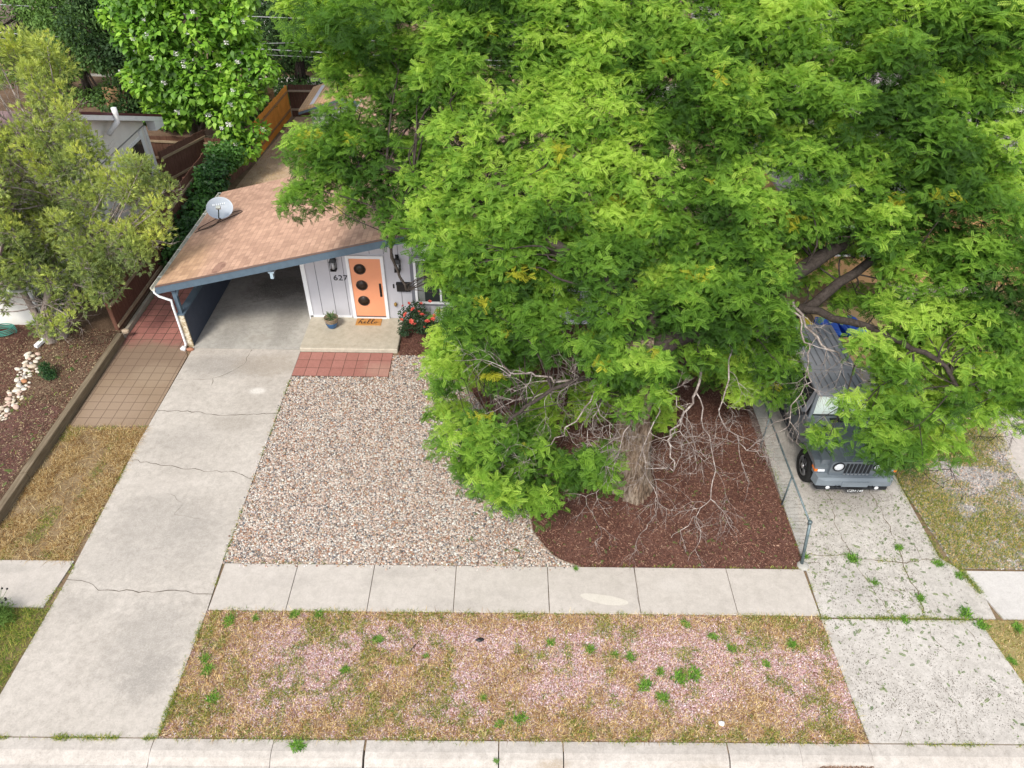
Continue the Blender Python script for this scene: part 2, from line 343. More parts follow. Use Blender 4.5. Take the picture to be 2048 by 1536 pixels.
# neighbouring driveway (right)
pc=(.58,.56,.54)
rdm=concrete('cracked_driveway_concrete',(.50,.465,.425),(.60,.565,.525),[(7.3,8.6,.5,.5,.5,(.36,.34,.32),4,1),(7.8,7.4,1.5,.5,.3,(.5,.47,.43),4,1),(9.2,8.6,.5,.5,.3,(.42,.4,.37),4,1),(7.9,11.2,1.0,.7,.7,(.25,.23,.21),1.5,.5),(8,14,1.4,3,.5,(.3,.28,.25),1,.5)],.8,.4,.8)  # last patches darken the slab below and before the parked vehicle
mb=MB()
mb.prism([(6.40,5.47),(9.86,5.47),(9.62,7.0),(9.5,7.86),(6.35,7.86)],-.1,.012)
mb.prism([(6.375,7.9),(9.86,7.9),(9.9,8.4),(9.66,9.1),(9.4,9.36),(9.42,11.6),(9.5,18),(6.7,18),(6.62,13.5),(6.47,11),(6.42,9.1)],-.1,.012)
rc=[[(7.5,9.42),(7.45,10.2),(7.6,10.9),(7.5,12),(7.6,14)],[(8.75,12),(8.62,11.2),(8.66,10.2),(8.62,9.56),(8.5,9.1),(8.55,8.5),(8.44,7.9)],[(6.42,9.42),(6.9,9.4),(7.5,9.38),(7.99,9.26),(8.6,9.2),(9.0,9.3),(9.42,9.3)],
    [(7.5,9.38),(7.5,9.1),(7.65,8.7),(7.72,8.3),(7.78,7.9)],[(7.66,8.62),(8.2,8.5),(8.5,8.55)],[(8.5,8.55),(8.5,8.35),(8.3,8.2)],[(8.45,7.85),(8.4,7.5),(8.55,7.2)],[(9.1,7.83),(9.25,7.4),(9.4,7.3),(9.6,7.24)],[(6.5,7.88),(7.4,7.88),(8.4,7.88),(9.6,7.88)],[(9.0,9.3),(9.0,9.7),(8.66,10.0)],[(6.9,5.5),(7.1,5.75)],[(8.0,5.5),(8.1,5.9)]]
for i,c in enumerate(rc): crack(mb,c,.028 if i<3 or i==8 else .014,.0155,seed=20+i)
# thin dark strips across the slab edge beside the fence
for i in range(46):
    y=9.2+i*.1; x0=6.45+max(0,(y-11))*.06
    crack(mb,[(x0+.02,y),(x0+.34+.1*math.sin(i*1.7),y+.01)],.012,.0155,seed=60+i,jit=.004)
structure(mb.build('neighbour_driveway',[rdm,plain('grimy_joint',(.14,.11,.07),.95,.1)]))
mb=MB(); mb.prism([(10.02,7.9),(12,7.9),(11.98,9.03),(9.72,9.03)],-.1,.014); mb.prism([(12.02,7.9),(60,7.9),(60,9.03),(12,9.03)],-.1,.012)
structure(mb.build('far_pavement',concrete('white_concrete',(.53,.505,.48),(.6,.575,.55),speck=.6,wear=.15,specks=.25)))
mb=MB(); mb.prism([(12.3,9.3),(16,9.3),(16,24),(12.9,24),(12.5,13)],-.1,.008); structure(mb.build('far_driveway',concrete('pinkish_concrete',(.5,.45,.41),(.58,.53,.49),speck=.6,wear=.3)))
mb=MB(); mb.prism([(9.62,16.3),(16,16.3),(16,19),(9.62,19)],-.1,.01); structure(mb.build('tan_patio',plain('tan_patio_concrete',(.6,.42,.22),.9,.1,var=.15)))
# yard patches (thin sheets over the ground)
mulchm=patchy('bark_mulch',[(.045,.022,.017),(.10,.047,.036),(.16,.08,.062),(.23,.13,.10)],1.5,45,.03)
ARC=[(-3.05,15.7),(-3.0,16.2),(-2.0,16.2),(-1.2,15.2),(-.5,13.9),(-.09,13.16),(.3,12.2),(.5,11.47),(.6,10.7),(.67,10.0),(.82,9.7),(1.08,9.33),(1.36,9.15),(1.65,9.04)]
GRAV=[(-5.84,9.05),(1.65,9.05)]+ARC[::-1][1:-1]+[(-3.06,16.2),(-3.18,16.2),(-3.18,15.2),(-5.84,15.2)]
MUL=ARC[::-1]+[(-3.04,17.85),(5.6,17.85),(6.6,17.8),(6.66,14),(6.45,11),(6.4,9.05)]
sheet('gravel_bed',GRAV,-.012,patchy('gravel_base',[(.16,.13,.11),(.28,.23,.2),(.4,.35,.31)],3,45))
sheet('mulch_bed',MUL,-.012,mulchm)
DRY=[(-11.0,9.06),(-9.02,9.06),(-8.98,12.3),(-8.97,13.07),(-10.95,13.07),(-11.05,11)]
sheet('dry_lawn',DRY,-.012,patchy('dry_thatch',[(.12,.08,.045),(.2,.14,.075),(.29,.21,.12),(.4,.31,.2)],1.5,34))
VERGE=[(-5.86,5.47),(6.38,5.47),(6.36,7.92),(-5.8,7.92)]
sheet('verge',VERGE,-.012,patchy('verge_soil',[(.15,.10,.06),(.28,.19,.13),(.40,.28,.225),(.48,.36,.32)],1.3,38))
LVERGE=[(-16,5.47),(-8.95,5.47),(-8.9,7.93),(-16,7.93)]
sheet('left_verge',LVERGE,-.012,patchy('left_verge_soil',[(.1,.1,.03),(.2,.16,.07),(.3,.22,.12)],1.3,30))
RLAWN=[(9.64,9.1),(12.2,9.1),(12.9,14),(12.9,16.2),(9.52,16.2),(9.44,11.6)]
sheet('side_gravel_lawn',RLAWN,-.012,patchy('grey_gravel',[(.2,.17,.13),(.33,.3,.27),(.45,.43,.41),(.52,.5,.5)],1.1,60))
RV=[(9.88,5.47),(14,5.47),(14,7.88),(9.52,7.88),(9.64,7.0)]
sheet('right_verge',RV,-.012,patchy('right_verge_soil',[(.2,.17,.07),(.33,.27,.12),(.42,.34,.18)],1,30))
BACK=[(-11.0,24),(-10.8,28.4),(-10.3,35),(8,35),(8,22.3),(-9.4,22.3),(-9.2,24)]
sheet('back_yard',BACK,-.012,patchy('straw_earth',[(.30,.2,.12),(.42,.30,.19),(.52,.39,.27),(.58,.46,.34)],.8,26))
# raised neighbour yard on the left
UPL=[(-11.18,9.05),(-11.2,17.0),(-11.3,24.6),(-12.5,40),(-40,40),(-40,9.05)]
yardm=patchy('left_yard_soil',[(.055,.035,.024),(.11,.07,.045),(.18,.12,.08),(.25,.17,.12)],1.0,32)
sheet('raised_yard',UPL,.16,yardm,.25)
MUL2=[(-13.3,9.1),(-11.3,9.1),(-11.3,13.6),(-12.2,13.9),(-12.75,12.6)]
sheet('reddish_mulch_patch',MUL2,.165,patchy('reddish_mulch',[(.06,.03,.025),(.13,.065,.055),(.2,.11,.09)],1.3,45))
MUL3=[(-20,9.1),(-13.4,9.1),(-12.85,13),(-12.95,14.4),(-13.4,15.9),(-13.9,17.2),(-20,17.2)]
sheet('brown_mulch_patch',MUL3,.165,mulchm)
# alley beyond the back fence
sheet('back_alley',rect(-40,40,37.2,41),-.01,concrete('pale_alley',(.5,.47,.43),(.58,.55,.5)))
# ---------------- loose cover: stones, chips, blades ----------------
PAL=np.array([srgb(*c) for c in ((236,226,216),(225,200,186),(205,178,160),(214,190,178),(170,160,155),(128,128,134),(186,140,115),(150,120,105),(240,236,230),(100,98,100),(196,170,140),(215,205,205))])
def stones(name,x,y,z,r,pal,mat,squash=.6,w=None,mult=1.0):
    n=len(x); k=8
    T=np.array([(1,0,0),(.7,.7,0),(0,1,0),(-.7,.7,0),(-1,0,0),(-.7,-.7,0),(0,-1,0),(.7,-.7,0),(.55,.3,.75),(-.3,.55,.8),(-.5,-.35,.75),(.35,-.5,.8)])
    F=[(0,1,8),(1,2,9),(1,9,8),(2,3,9),(3,4,9),(4,10,9),(4,5,10),(5,6,10),(6,11,10),(6,7,11),(7,0,11),(0,8,11),(8,9,10),(8,10,11)]
    a=RNG.uniform(0,6.28,n); s=r*RNG.uniform(.5,1.6,n); e=RNG.uniform(.55,.95,n)
    V=np.empty((n,12,3)); jx=T[None,:,:]*(1+RNG.uniform(-.18,.18,(n,12,1)))
    X=jx[:,:,0]*s[:,None]; Y=jx[:,:,1]*(s*e)[:,None]
    V[:,:,0]=X*np.cos(a)[:,None]-Y*np.sin(a)[:,None]+np.asarray(x)[:,None]
    V[:,:,1]=X*np.sin(a)[:,None]+Y*np.cos(a)[:,None]+np.asarray(y)[:,None]
    tx,ty=RNG.normal(0,.25,n),RNG.normal(0,.25,n)
    V[:,:,2]=jx[:,:,2]*(s*squash)[:,None]+z+RNG.uniform(-.003,.012,n)[:,None]+X*tx[:,None]+Y*ty[:,None]
    FF=(np.array(F)[None]+12*np.arange(n)[:,None,None]).reshape(-1,3)
    c=pal[RNG.choice(len(pal),n,p=w)]*RNG.uniform(.8,1.12,(n,1))*mult
    return npmesh(name,V.reshape(-1,3),FF,mat,np.repeat(np.clip(c,0,1),12,0))
def chips(name,x,y,z,ln,wd,pal,mat,tilt=.35,w=None,curl=.0):
    """bent flakes: two quads each"""
    n=len(x); L=ln*RNG.uniform(.5,1.5,n); Wd=wd*RNG.uniform(.6,1.4,n); a=RNG.uniform(0,6.28,n); t=RNG.normal(0,tilt,n); t2=RNG.normal(0,tilt,n)
    dx,dy=np.cos(a),np.sin(a); V=np.empty((n,6,3))
    for i,(u,v) in enumerate(((-.5,-.5),(-.5,.5),(0,-.6),(0,.6),(.5,-.4),(.5,.4))):
        ox=u*L; oy=v*Wd; V[:,i,0]=x+ox*dx-oy*dy; V[:,i,1]=y+ox*dy+oy*dx
        V[:,i,2]=z+.006+ox*t*.5+oy*t2+(0.12*L if u==0 else 0)+np.abs(t)*L*.25
    F=np.array([(0,2,3,1),(2,4,5,3)]); FF=(F[None]+6*np.arange(n)[:,None,None]).reshape(-1,4)
    c=pal[RNG.choice(len(pal),n,p=w)]*RNG.uniform(.75,1.2,(n,1))
    return npmesh(name,V.reshape(-1,3),FF,mat,np.repeat(np.clip(c,0,1),6,0))
def blades(name,x,y,z,h,wd,pal,mat,lean=.6,w=None):
    n=len(x); H=h*RNG.uniform(.5,1.5,n); a=RNG.uniform(0,6.28,n); l=RNG.uniform(.1,1,n)*lean*2
    dx,dy=np.cos(a),np.sin(a); V=np.empty((n,5,3)); W2=wd*RNG.uniform(.6,1.3,n)
    for i,(t,s) in enumerate(((0,-1),(0,1),(.55,-.8),(.55,.8),(1,0))):
        hx=l*H*t*t; V[:,i,0]=x+dx*hx-dy*s*W2/2; V[:,i,1]=y+dy*hx+dx*s*W2/2; V[:,i,2]=z+H*t/np.sqrt(1+l*l*t)
    F=np.array([(0,1,3,2),(2,3,4,4)])
    FF=[]; b=5*np.arange(n)
    F1=np.stack([b,b+1,b+3,b+2],1); F2=np.stack([b+2,b+3,b+4],1)
    me=None
    # triangles only keeps the arrays uniform
    T=np.concatenate([np.stack([b,b+1,b+3],1),np.stack([b,b+3,b+2],1),F2],0)
    c=pal[RNG.choice(len(pal),n,p=w)]*RNG.uniform(.75,1.25,(n,1))
    return npmesh(name,V.reshape(-1,3),T,mat,np.repeat(np.clip(c,0,1),5,0))
x0_,y0_=np.concatenate([RNG.uniform(-5.92,-5.78,150),RNG.uniform(-5.6,1.4,190)]),np.concatenate([RNG.uniform(9.3,15,150),RNG.normal(9.0,.035,190)])
def stuff(name,me,label,cat): o=link(name,me); return tag(o,label,cat,kind='stuff')
x,y=scatter(GRAV,115000)
x2,y2=scatter([(5.1,9),(6.4,9),(6.4,9.15),(1.2,9.15)],100)
stuff('river_gravel',stones('river_gravel',x,y,-.008,.0205,PAL*np.array([.68,.69,.67]),M['stone'],.6,[.15,.14,.11,.11,.1,.08,.08,.05,.1,.03,.03,.02]),'mixed white, pink and grey river gravel filling the front yard','gravel')
MP=np.array([(.135,.06,.043),(.20,.10,.07),(.085,.038,.028),(.27,.15,.105),(.37,.24,.17),(.16,.078,.06)])
def nohouse(x,y): return np.where(y>16.3,.5,1.0)
x,y=scatter(MUL,85000,nohouse)
stuff('bark_chips',chips('bark_chips',x,y,-.01,.045,.011,MP,M['chip'],w=[.28,.25,.2,.14,.05,.08]),'dark red brown bark mulch around the big tree trunk','mulch')
stuff('spilled_gravel',stones('spilled_gravel',x0_,y0_,.014,.015,PAL*.75,M['stone']),'few loose gravel stones spilled onto the driveway and pavement edges','gravel')
# verge: pink crushed rock, straw and grass
PK=np.array([srgb(*c) for c in ((234,203,204),(216,174,177),(246,233,231),(194,150,148),(180,135,122),(142,105,90),(208,190,184))])
def pinkd(x,y):
    d=vn(x,y,1.1,3)*.55+vn(x,y,.35,4)*.45; e=np.minimum(np.minimum(y-5.47,7.92-y)/.5,1)*np.clip((x+5.2)/1.2,0,1)
    return np.clip((d-.22)*3.0,0.10,1)*np.clip(e,.3,1)
def straw(x,y): return np.clip(1.1-pinkd(x,y),.08,1)
def greend(x,y): 
    d=vn(x,y,.5,8)*.5+vn(x,y,.16,9)*.5; edge=np.clip(1-(x+5.85)/1.2,0,1)*1.5+np.clip(1-(y-5.47)/.3,0,1)*.6+np.clip(1-(7.92-y)/.25,0,1)*.6+np.clip((x-6.0)/.35,0,1)*.7
    return np.clip((d-.52)*4.5+edge*.3,0,1)
x,y=scatter(VERGE,190000,pinkd); stuff('pink_rock_chips',chips('pink_rock_chips',x,y,-.01,.021,.012,PK*np.array([.80,.82,.84]),M['stone'],w=[.20,.2,.1,.17,.14,.12,.07]),'pink crushed rock scattered over the kerb strip','rock chips')
SP=np.array([srgb(*c) for c in ((215,188,135),(196,160,105),(160,122,78),(232,210,165),(120,88,55))])
GP=np.array([srgb(*c) for c in ((120,140,55),(92,122,42),(150,155,66),(75,105,35),(175,168,88))])
x,y=scatter(VERGE,60000,lambda x,y:np.clip(straw(x,y)+.2,0,1)); stuff('dry_grass',blades('dry_grass',x,y,-.01,.06,.008,SP,M['grass'],1.2),'dry straw coloured grass on the kerb strip','dry grass')
x,y=scatter(VERGE,110000,greend); stuff('verge_grass',blades('verge_grass',x,y,-.01,.055,.008,GP,M['grass'],.9),'patchy green grass on the kerb strip','grass')
x,y=scatter(DRY,60000,lambda x,y:np.clip((vn(x,y,.55,13)*.6+vn(x,y,.2,43)*.4-.42)*3+.25*np.clip((x+10.6)/1.2,0,1)-.2*(y>12.3),.06,1)); stuff('straw_grass',blades('straw_grass',x,y,-.01,.07,.008,SP*np.array([.84,.84,.82]),M['grass'],1.6),'straw coloured dead grass left of the driveway','dry grass')
x,y=scatter(DRY,22000,lambda x,y:np.clip((vn(x,y,.4,14)-.55)*3+np.clip((x+9.25)*3,0,1)*.25+np.clip((9.3-y)*4,0,1)*.35,0,1)); stuff('thin_grass',blades('thin_grass',x,y,-.01,.05,.007,GP,M['grass'],.9),'thin green grass among the straw left of the driveway','grass')
x,y=scatter([(-13,5.47),(-8.97,5.47),(-8.92,7.93),(-13,7.93)],26000,lambda x,y:.35+vn(x,y,.5,15)*.65); stuff('left_verge_grass',blades('left_verge_grass',x,y,-.01,.09,.008,GP,M['grass'],.9),'green grass and weeds beside the lower left driveway edge','grass')
x,y=scatter(RLAWN,110000,lambda x,y:np.clip((vn(x,y,.9,17)*.6+vn(x,y,.25,18)*.4-.38)*3.5+np.clip(1-(x-9.6)/.7,0,1)*.7+np.clip(1-(y-9.1)/.25,0,1)*.2,0,1)); stuff('side_lawn_grass',blades('side_lawn_grass',x,y,-.01,.06,.009,np.vstack([GP,SP[:2]]),M['grass'],.9),'green grass growing along the gravel right of the parked vehicle','grass')
GG=np.array([srgb(*c) for c in ((190,186,184),(160,158,158),(215,205,198),(200,170,150),(120,118,118))])
x,y=scatter(RLAWN,60000,lambda x,y:np.clip(vn(x,y,.8,19)*1.4-.2,0,1)); stuff('grey_gravel',stones('grey_gravel',x,y,-.01,.015,GG*.85,M['stone']),'fine grey gravel on the yard at the right edge','gravel')
x,y=scatter(RV,22000,lambda x,y:.4+vn(x,y,.5,22)*.5); stuff('right_verge_grass',blades('right_verge_grass',x,y,-.01,.045,.007,np.vstack([GP,SP]),M['grass'],1),'yellow green grass right of the cracked driveway apron','grass')
YP=np.array([(.10,.06,.04),(.16,.1,.065),(.07,.04,.028),(.24,.17,.11),(.38,.3,.18)])
x,y=scatter([(-14.5,9.1),(-11.2,9.1),(-11.25,17),(-14.5,17.2)],42000,lambda x,y:.25+.75*vn(x,y,.7,23)); stuff('yard_chips',chips('yard_chips',x,y,.162,.04,.013,np.vstack([YP,MP[:2]]),M['chip']),'brown chips and leaf litter on the raised yard at left','mulch')
x,y=scatter([(-13.4,9.1),(-11.2,9.1),(-11.25,16.5),(-13,16)],2600,lambda x,y:np.clip((vn(x,y,.3,29)-.6)*3,0,1)); stuff('seedling_grass',blades('seedling_grass',x,y,.16,.06,.012,GP*1.3,M['grass'],.9),'sparse green seedlings on the raised yard at left','seedlings')
x,y=scatter(BACK,40000,lambda x,y:np.where(x<-5,.6,.1)); stuff('back_yard_straw',blades('back_yard_straw',x,y,-.01,.07,.012,SP*.8,M['grass'],1.6),'trampled straw litter on the back yard earth','straw')
# green growth in joints and along slab edges
def along(pts,n,wid):
    P=[];tot=[math.dist(a,b) for a,b in zip(pts,pts[1:])]
    for (a,b),d in zip(zip(pts,pts[1:]),tot):
        k=int(n*d/sum(tot))+1; t=RNG.random(k); P.append(np.stack([a[0]+(b[0]-a[0])*t,a[1]+(b[1]-a[1])*t],1)+RNG.normal(0,wid,(k,2)))
    P=np.concatenate(P); d=vn(P[:,0],P[:,1],.22,31); P=P[RNG.random(len(P))<np.clip((d-.35)*3,0.02,1)]; return P[:,0],P[:,1]
xs=[];ys=[]
for pts,n,w in [([(-9,5.44),(-5.9,5.46)],2600,.022),([(-8.95,5.5),(-8.86,8.6),(-8.98,12.3)],1500,.02),([(-5.84,5.5),(-5.8,7.95)],1500,.03),([(-5.8,7.95),(-5.84,9.1),(-5.86,15)],1300,.016),([(-5.8,9.05),(6.3,9.05)],1100,.022),([(-5.8,7.92),(6.35,7.92)],2400,.03),
    ([(-5.8,5.46),(6.3,5.46)],2000,.025),([(6.4,5.5),(6.36,7.9),(6.42,9.1),(6.6,13)],1500,.035),([(6.4,7.88),(9.6,7.88)],2400,.03),([(9.86,5.47),(9.5,7.86)],600,.03),([(9.9,8.3),(9.66,9.1),(9.4,9.36),(9.44,11.6)],1800,.06),([(10.0,7.9),(9.72,9.05)],1500,.035),([(6.45,9.42),(7.5,9.4),(8,9.26),(9.4,9.3)],900,.03),([(8.62,9.5),(8.5,9.1),(8.55,8.5),(8.44,7.9)],500,.02),([(7.5,9.38),(7.7,8.4),(7.78,7.9)],500,.02),([(7,5.45),(9.8,5.45)],700,.02),([(-9.0,8),(-8.9,9.05)],400,.03),([(-11.1,13),(-9,13.1)],500,.04),([(-11.15,16.8),(-11.1,21)],900,.05)]:
    a,b=along(pts,n,w); xs.append(a);ys.append(b)
x=np.concatenate(xs);y=np.concatenate(ys); stuff('joint_weeds',blades('joint_weeds',x,y,0.0,.045,.008,GP,M['grass'],.9),'small weeds and moss growing in the paving joints','weeds')
# ---------------- the house ----------------
EX,EZ,SL=-9.42,1.98,.243        # left eave x, roof underside height there, slope
YF,YB=16.43,22.2
RX=-1.0                          # ridge
RE=6.1
def rz(x): return EZ+SL*(x-EX) if x<=RX else EZ+SL*(RX-EX)-SL*(x-RX)
shing=brick('shingle_roof',(.56,.365,.27),(.47,.30,.22),(.40,.255,.19),.31,.145,.5,.010,rot=True,
   stain_tone=[(-8.9,17.2,.7,1.5,.55,(.50,.33,.19),1.2,.9),(-7.72,16.75,.17,.3,.75,(.22,.12,.095),6,.35,.1),(-6,19,2.5,1.6,.3,(.6,.38,.28),1,1)],bm=.006,var=.15)
wallm=plain('lavender_grey_siding',(.50,.495,.53),.7,.25,var=.04,sc=2)
groove=plain('siding_groove',(.13,.13,.14),.9,.1)
door_orange=plain('salmon_orange_door_paint',(.79,.33,.18),.45,.35,var=.04,sc=2)
glassm,nt_,b_=newmat('dark_glass'); setp(b_,.08,.6); b_.inputs['Base Color'].default_value=(.03,.035,.035,1)
house=empty('ranch_house',(-1.5,17.9,0),'low ranch house with orange front door and pinkish shingle gable roof over a carport','house')
HO=tuple(house.location)
def hp(mb,name,mats,label=None,par=None):
    o=mb.build(name,mats,par or house)
    if label: o['label']=label
    return o
def H(): return MB(HO)
# roof: two slabs with thickness, rear wing further back
def roofslab(mb,x0,x1,y0,y1,t=.09,m=0,lift=.0):
    za,zb=rz(x0)+lift,rz(x1)+lift
    mb.prismY([(x0,za),(x1,zb),(x1,zb+t),(x0,za+t)],y0,y1,m)
mb=H(); roofslab(mb,EX,RX,YF,YB); roofslab(mb,RX,RE,YF,YB); roofslab(mb,-5.75,RX,YB,29.6); roofslab(mb,RX,RE,YB,29.6)
mb.prismY([(RX-.14,rz(RX-.14)+.092),(RX,rz(RX)+.1),(RX+.14,rz(RX+.14)+.092),(RX,rz(RX)+.112)],YF,29.6)
nt=shing.node_tree; b=nt.nodes['Principled BSDF']; src=b.inputs['Base Color'].links[0].from_socket
P=pos(nt); sx_=nd(nt,'ShaderNodeSeparateXYZ'); cx_=nd(nt,'ShaderNodeCombineXYZ'); nt.links.new(P,sx_.inputs[0]); nt.links.new(sx_.outputs[1],cx_.inputs[0]); nt.links.new(sx_.outputs[0],cx_.inputs[1])
t2=nd(nt,'ShaderNodeTexBrick'); t2.offset=.37; t2.offset_frequency=3; t2.squash=.7; t2.squash_frequency=2
for k_,v_ in (('Scale',1),('Brick Width',.19),('Row Height',.145),('Mortar Size',0.0),('Color1',(.80,.76,.74,1)),('Color2',(1.1,1.08,1.05,1)),('Mortar',(.9,.9,.9,1))): t2.inputs[k_].default_value=v_
nt.links.new(cx_.outputs[0],t2.inputs['Vector']); nt.links.new(mix(nt,.9,src,t2.outputs['Color'],'MULTIPLY'),b.inputs['Base Color'])
roof=hp(mb,'roof',shing)
# attic vents on the roof
mb=H(); mb.lathe((-4.2,21,rz(-4.2)+.06),[(.05,0),(.05,.3),(.07,.3),(.07,.34)],12); hp(mb,'vent_pipe',M['galv'],par=roof)
# fascia boards
mb=H()
for a,b in ((EX-.02,RX),(RX,RE)):
    mb.prismY([(a,rz(a)-.14),(b,rz(b)-.14),(b,rz(b)+.07),(a,rz(a)+.07)],YF-.045,YF-.003)
mb.box(EX-.03,EX-.002,YF,YB,EZ-.12,EZ+.06)
hp(mb,'fascia',M['slate'])
mb=H(); 
for a,b in ((EX,RX),(RX,RE)): mb.prismY([(a,rz(a)+.072),(b,rz(b)+.072),(b,rz(b)+.1),(a,rz(a)+.1)],YF-.06,YF-.002)
hp(mb,'drip_edge',plain('brown_metal',(.16,.1,.08),.5,.3))
# rafters below the roof
for x in (-8.4,-7.4,-6.6):
    mb=H(); mb.box(x-.045,x+.045,YF+.05,21.9,rz(x)-.2,rz(x)-.012); hp(mb,'rafter',M['slate_dark'])
mb=H(); mb.box(-6.32,-6.16,YF+.02,17.2,rz(-6.24)-.25,rz(-6.24)-.2); mb.box(-6.28,-6.2,YF+.02,YF+.12,rz(-6.24)-.42,rz(-6.24)-.25); hp(mb,'beam_end',plain('pale_blue_paint',(.35,.45,.52),.6))
# gutter with hangers
mb=H(); prof=[(-.005,0),(-.1,0.0),(-.115,.085),(-.1,.085),(-.088,.012),(-.005,.012)]
mb.prismY([(EX-.03+a,EZ-.03+b) for a,b in prof],YF-.05,YB)
gut=hp(mb,'gutter',M['offwhite'])
for y in np.arange(YF+.5,YB,.75):
    mb=H(); mb.box(EX-.14,EX-.03,y-.012,y+.012,EZ+.06,EZ+.068); hp(mb,'gutter_strap',M['white'],par=gut)
# downspout
mb=H(); mb.tube([(EX-.09,YF,EZ-.02),(EX-.09,YF,EZ-.12),(EX+.0,YF,EZ-.24),(-9.12,16.42,EZ-.36),(-9.13,16.41,EZ-.5),(-9.13,16.41,.14),(-9.15,16.36,.07)],.042,6,flat=.8)
hp(mb,'downspout',M['white'])
mb=H(); mb.tube([(-9.17,16.35,.06),(-9.2,16.25,.04)],.075,12); hp(mb,'downspout_outlet',M['white'])
# carport half wall, cap, posts, weathered end board
mb=H(); mb.box(-9.10,-8.96,16.5,21.9,.0,1.1); hp(mb,'half_wall',M['slate_dark'],'dark blue half wall along the carport')
mb=H(); mb.bbox(-9.14,-8.92,16.44,21.9,1.1,1.135,.006); hp(mb,'wall_cap',M['slate'])
peel,nt,b=newmat('peeling_board'); setp(b,.9,.1); P=pos(nt)
nt.links.new(ramp(nt,noise(nt,P,7,7,.8,.5),[(.38,(.22,.17,.1)),(.46,(.42,.33,.2)),(.52,(.62,.56,.44)),(.7,(.68,.64,.55))]),b.inputs['Base Color'])
mb=H(); mb.box(-9.11,-8.95,16.45,16.495,.0,1.095); hp(mb,'end_board',peel,'peeling weathered end board of the half wall')
mb=H(); mb.box(-9.09,-8.985,16.5,16.6,1.135,rz(-9.04)-.01); hp(mb,'post',M['slate'])
mb=H(); mb.prismY([(-8.985,rz(-8.98)-.28),(-8.985,rz(-8.98)-.42),(-8.78,rz(-8.78)-.0),(-8.87,rz(-8.87)-.0)],16.51,16.59); hp(mb,'brace',M['slate'])
for y in (18.3,20.1,21.75):
    mb=H(); mb.box(-9.09,-8.985,y,y+.1,1.135,rz(-9.04)-.01); hp(mb,'post',M['slate'])
mb=H(); mb.box(-9.13,-8.95,16.45,21.9,rz(-9.04)-.2,rz(-9.04)-.1); hp(mb,'eave_beam',M['slate_dark'])
# walls
wx0,wx1=-5.88,5.5
def gable(mb,x0,x1,y0,y1,m=0,z0=.0): 
    pts=[(x0,z0),(x1,z0),(x1,rz(x1)-.012)]
    if x0<RX<x1: pts.append((RX,rz(RX)-.012))
    pts.append((x0,rz(x0)-.012)); mb.prismY(pts,y0,y1,m)
mb=H(); gable(mb,wx0,wx1,17.9,18.02)
for i in range(1,28):
    x=wx0-.02+i*.405
    if x>wx1-.05: break
    if -4.6<x<-3.45: mb.box(x-.006,x+.006,17.894,17.8985,2.31,rz(x)-.02,1)
    elif -2.85<x<1.55:
        mb.box(x-.006,x+.006,17.894,17.8985,.03,.55,1); mb.box(x-.006,x+.006,17.894,17.8985,2.32,rz(x)-.02,1)
    else: mb.box(x-.006,x+.006,17.894,17.8985,.13,rz(x)-.02,1)
hp(mb,'front_wall',[wallm,groove])
mb=H(); mb.box(wx0-.03,wx0-.002,17.87,18.02,.03,rz(wx0)-.02); mb.box(wx0-.001,wx0+.09,17.87,17.894,.13,rz(wx0)-.02); hp(mb,'corner_trim',M['white'])
mb=H(); mb.box(wx0,-4.63,17.87,17.897,.122,.18); mb.box(-3.42,wx1,17.87,17.897,.0,.05); hp(mb,'base_trim',M['white'])
mb=H(); mb.box(wx0,wx0+.1,18.03,29.3,.0,rz(wx0)-.02); mb.box(wx1-.1,wx1,18.03,29.3,.0,rz(wx1)-.02); mb.box(wx0+.11,wx1-.11,29.2,29.3,0,rz(wx0)-.02); hp(mb,'side_wall',wallm)
mb=H(); mb.box(-8.95,-5.89,21.8,21.9,.0,rz(-8.95)-.2); hp(mb,'carport_back_wall',M['slate_dark'])
# door
DX0,DX1,DZ0,DZ1=-4.485,-3.585,.2,2.17
mb=H()
mb.box(DX0-.09,DX0,17.845,17.9,.12,DZ1+.09); mb.box(DX1,DX1+.09,17.845,17.9,.12,DZ1+.09); mb.box(DX0,DX1,17.845,17.9,DZ1,DZ1+.09); mb.box(DX0,DX1,17.82,17.9,.122,.16)
hp(mb,'door_frame',M['white'])
mb=H(); mb.box(DX0+.004,DX1-.004,17.865,17.9,DZ0,DZ1-.004); door=hp(mb,'front_door',door_orange,'salmon orange front door with three round windows')
mb=H(); mb.box(DX0+.004,DX1-.004,17.855,17.9,.162,.198); hp(mb,'threshold',plain('bronze_sill',(.12,.09,.08),.5),par=door)
pglass=plain('brown_glass',(.035,.022,.016),.3,.3)
for z in (1.82,1.28,.74):
    mb=H(); mb.lathe((-4.2,17.86,z),[(.172,0),(.172,-.012),(.15,-.014),(.148,.0)],28,axis='y'); rim=hp(mb,'porthole_rim',plain('bronze_rim',(.07,.045,.035),.5),par=door)
    mb=H(); mb.lathe((-4.2,17.858,z),[(.001,0),(.147,0),(.147,-.004),(.001,-.005)],28,axis='y'); hp(mb,'porthole_glass',pglass,par=door)
mb=H(); mb.bbox(-3.7,-3.635,17.845,17.864,.9,1.35,.008); mb.tube([(-3.67,17.845,1.0),(-3.67,17.80,1.03),(-3.67,17.80,1.2),(-3.67,17.845,1.23)],.013,8); hp(mb,'door_handle',M['black'],par=door)
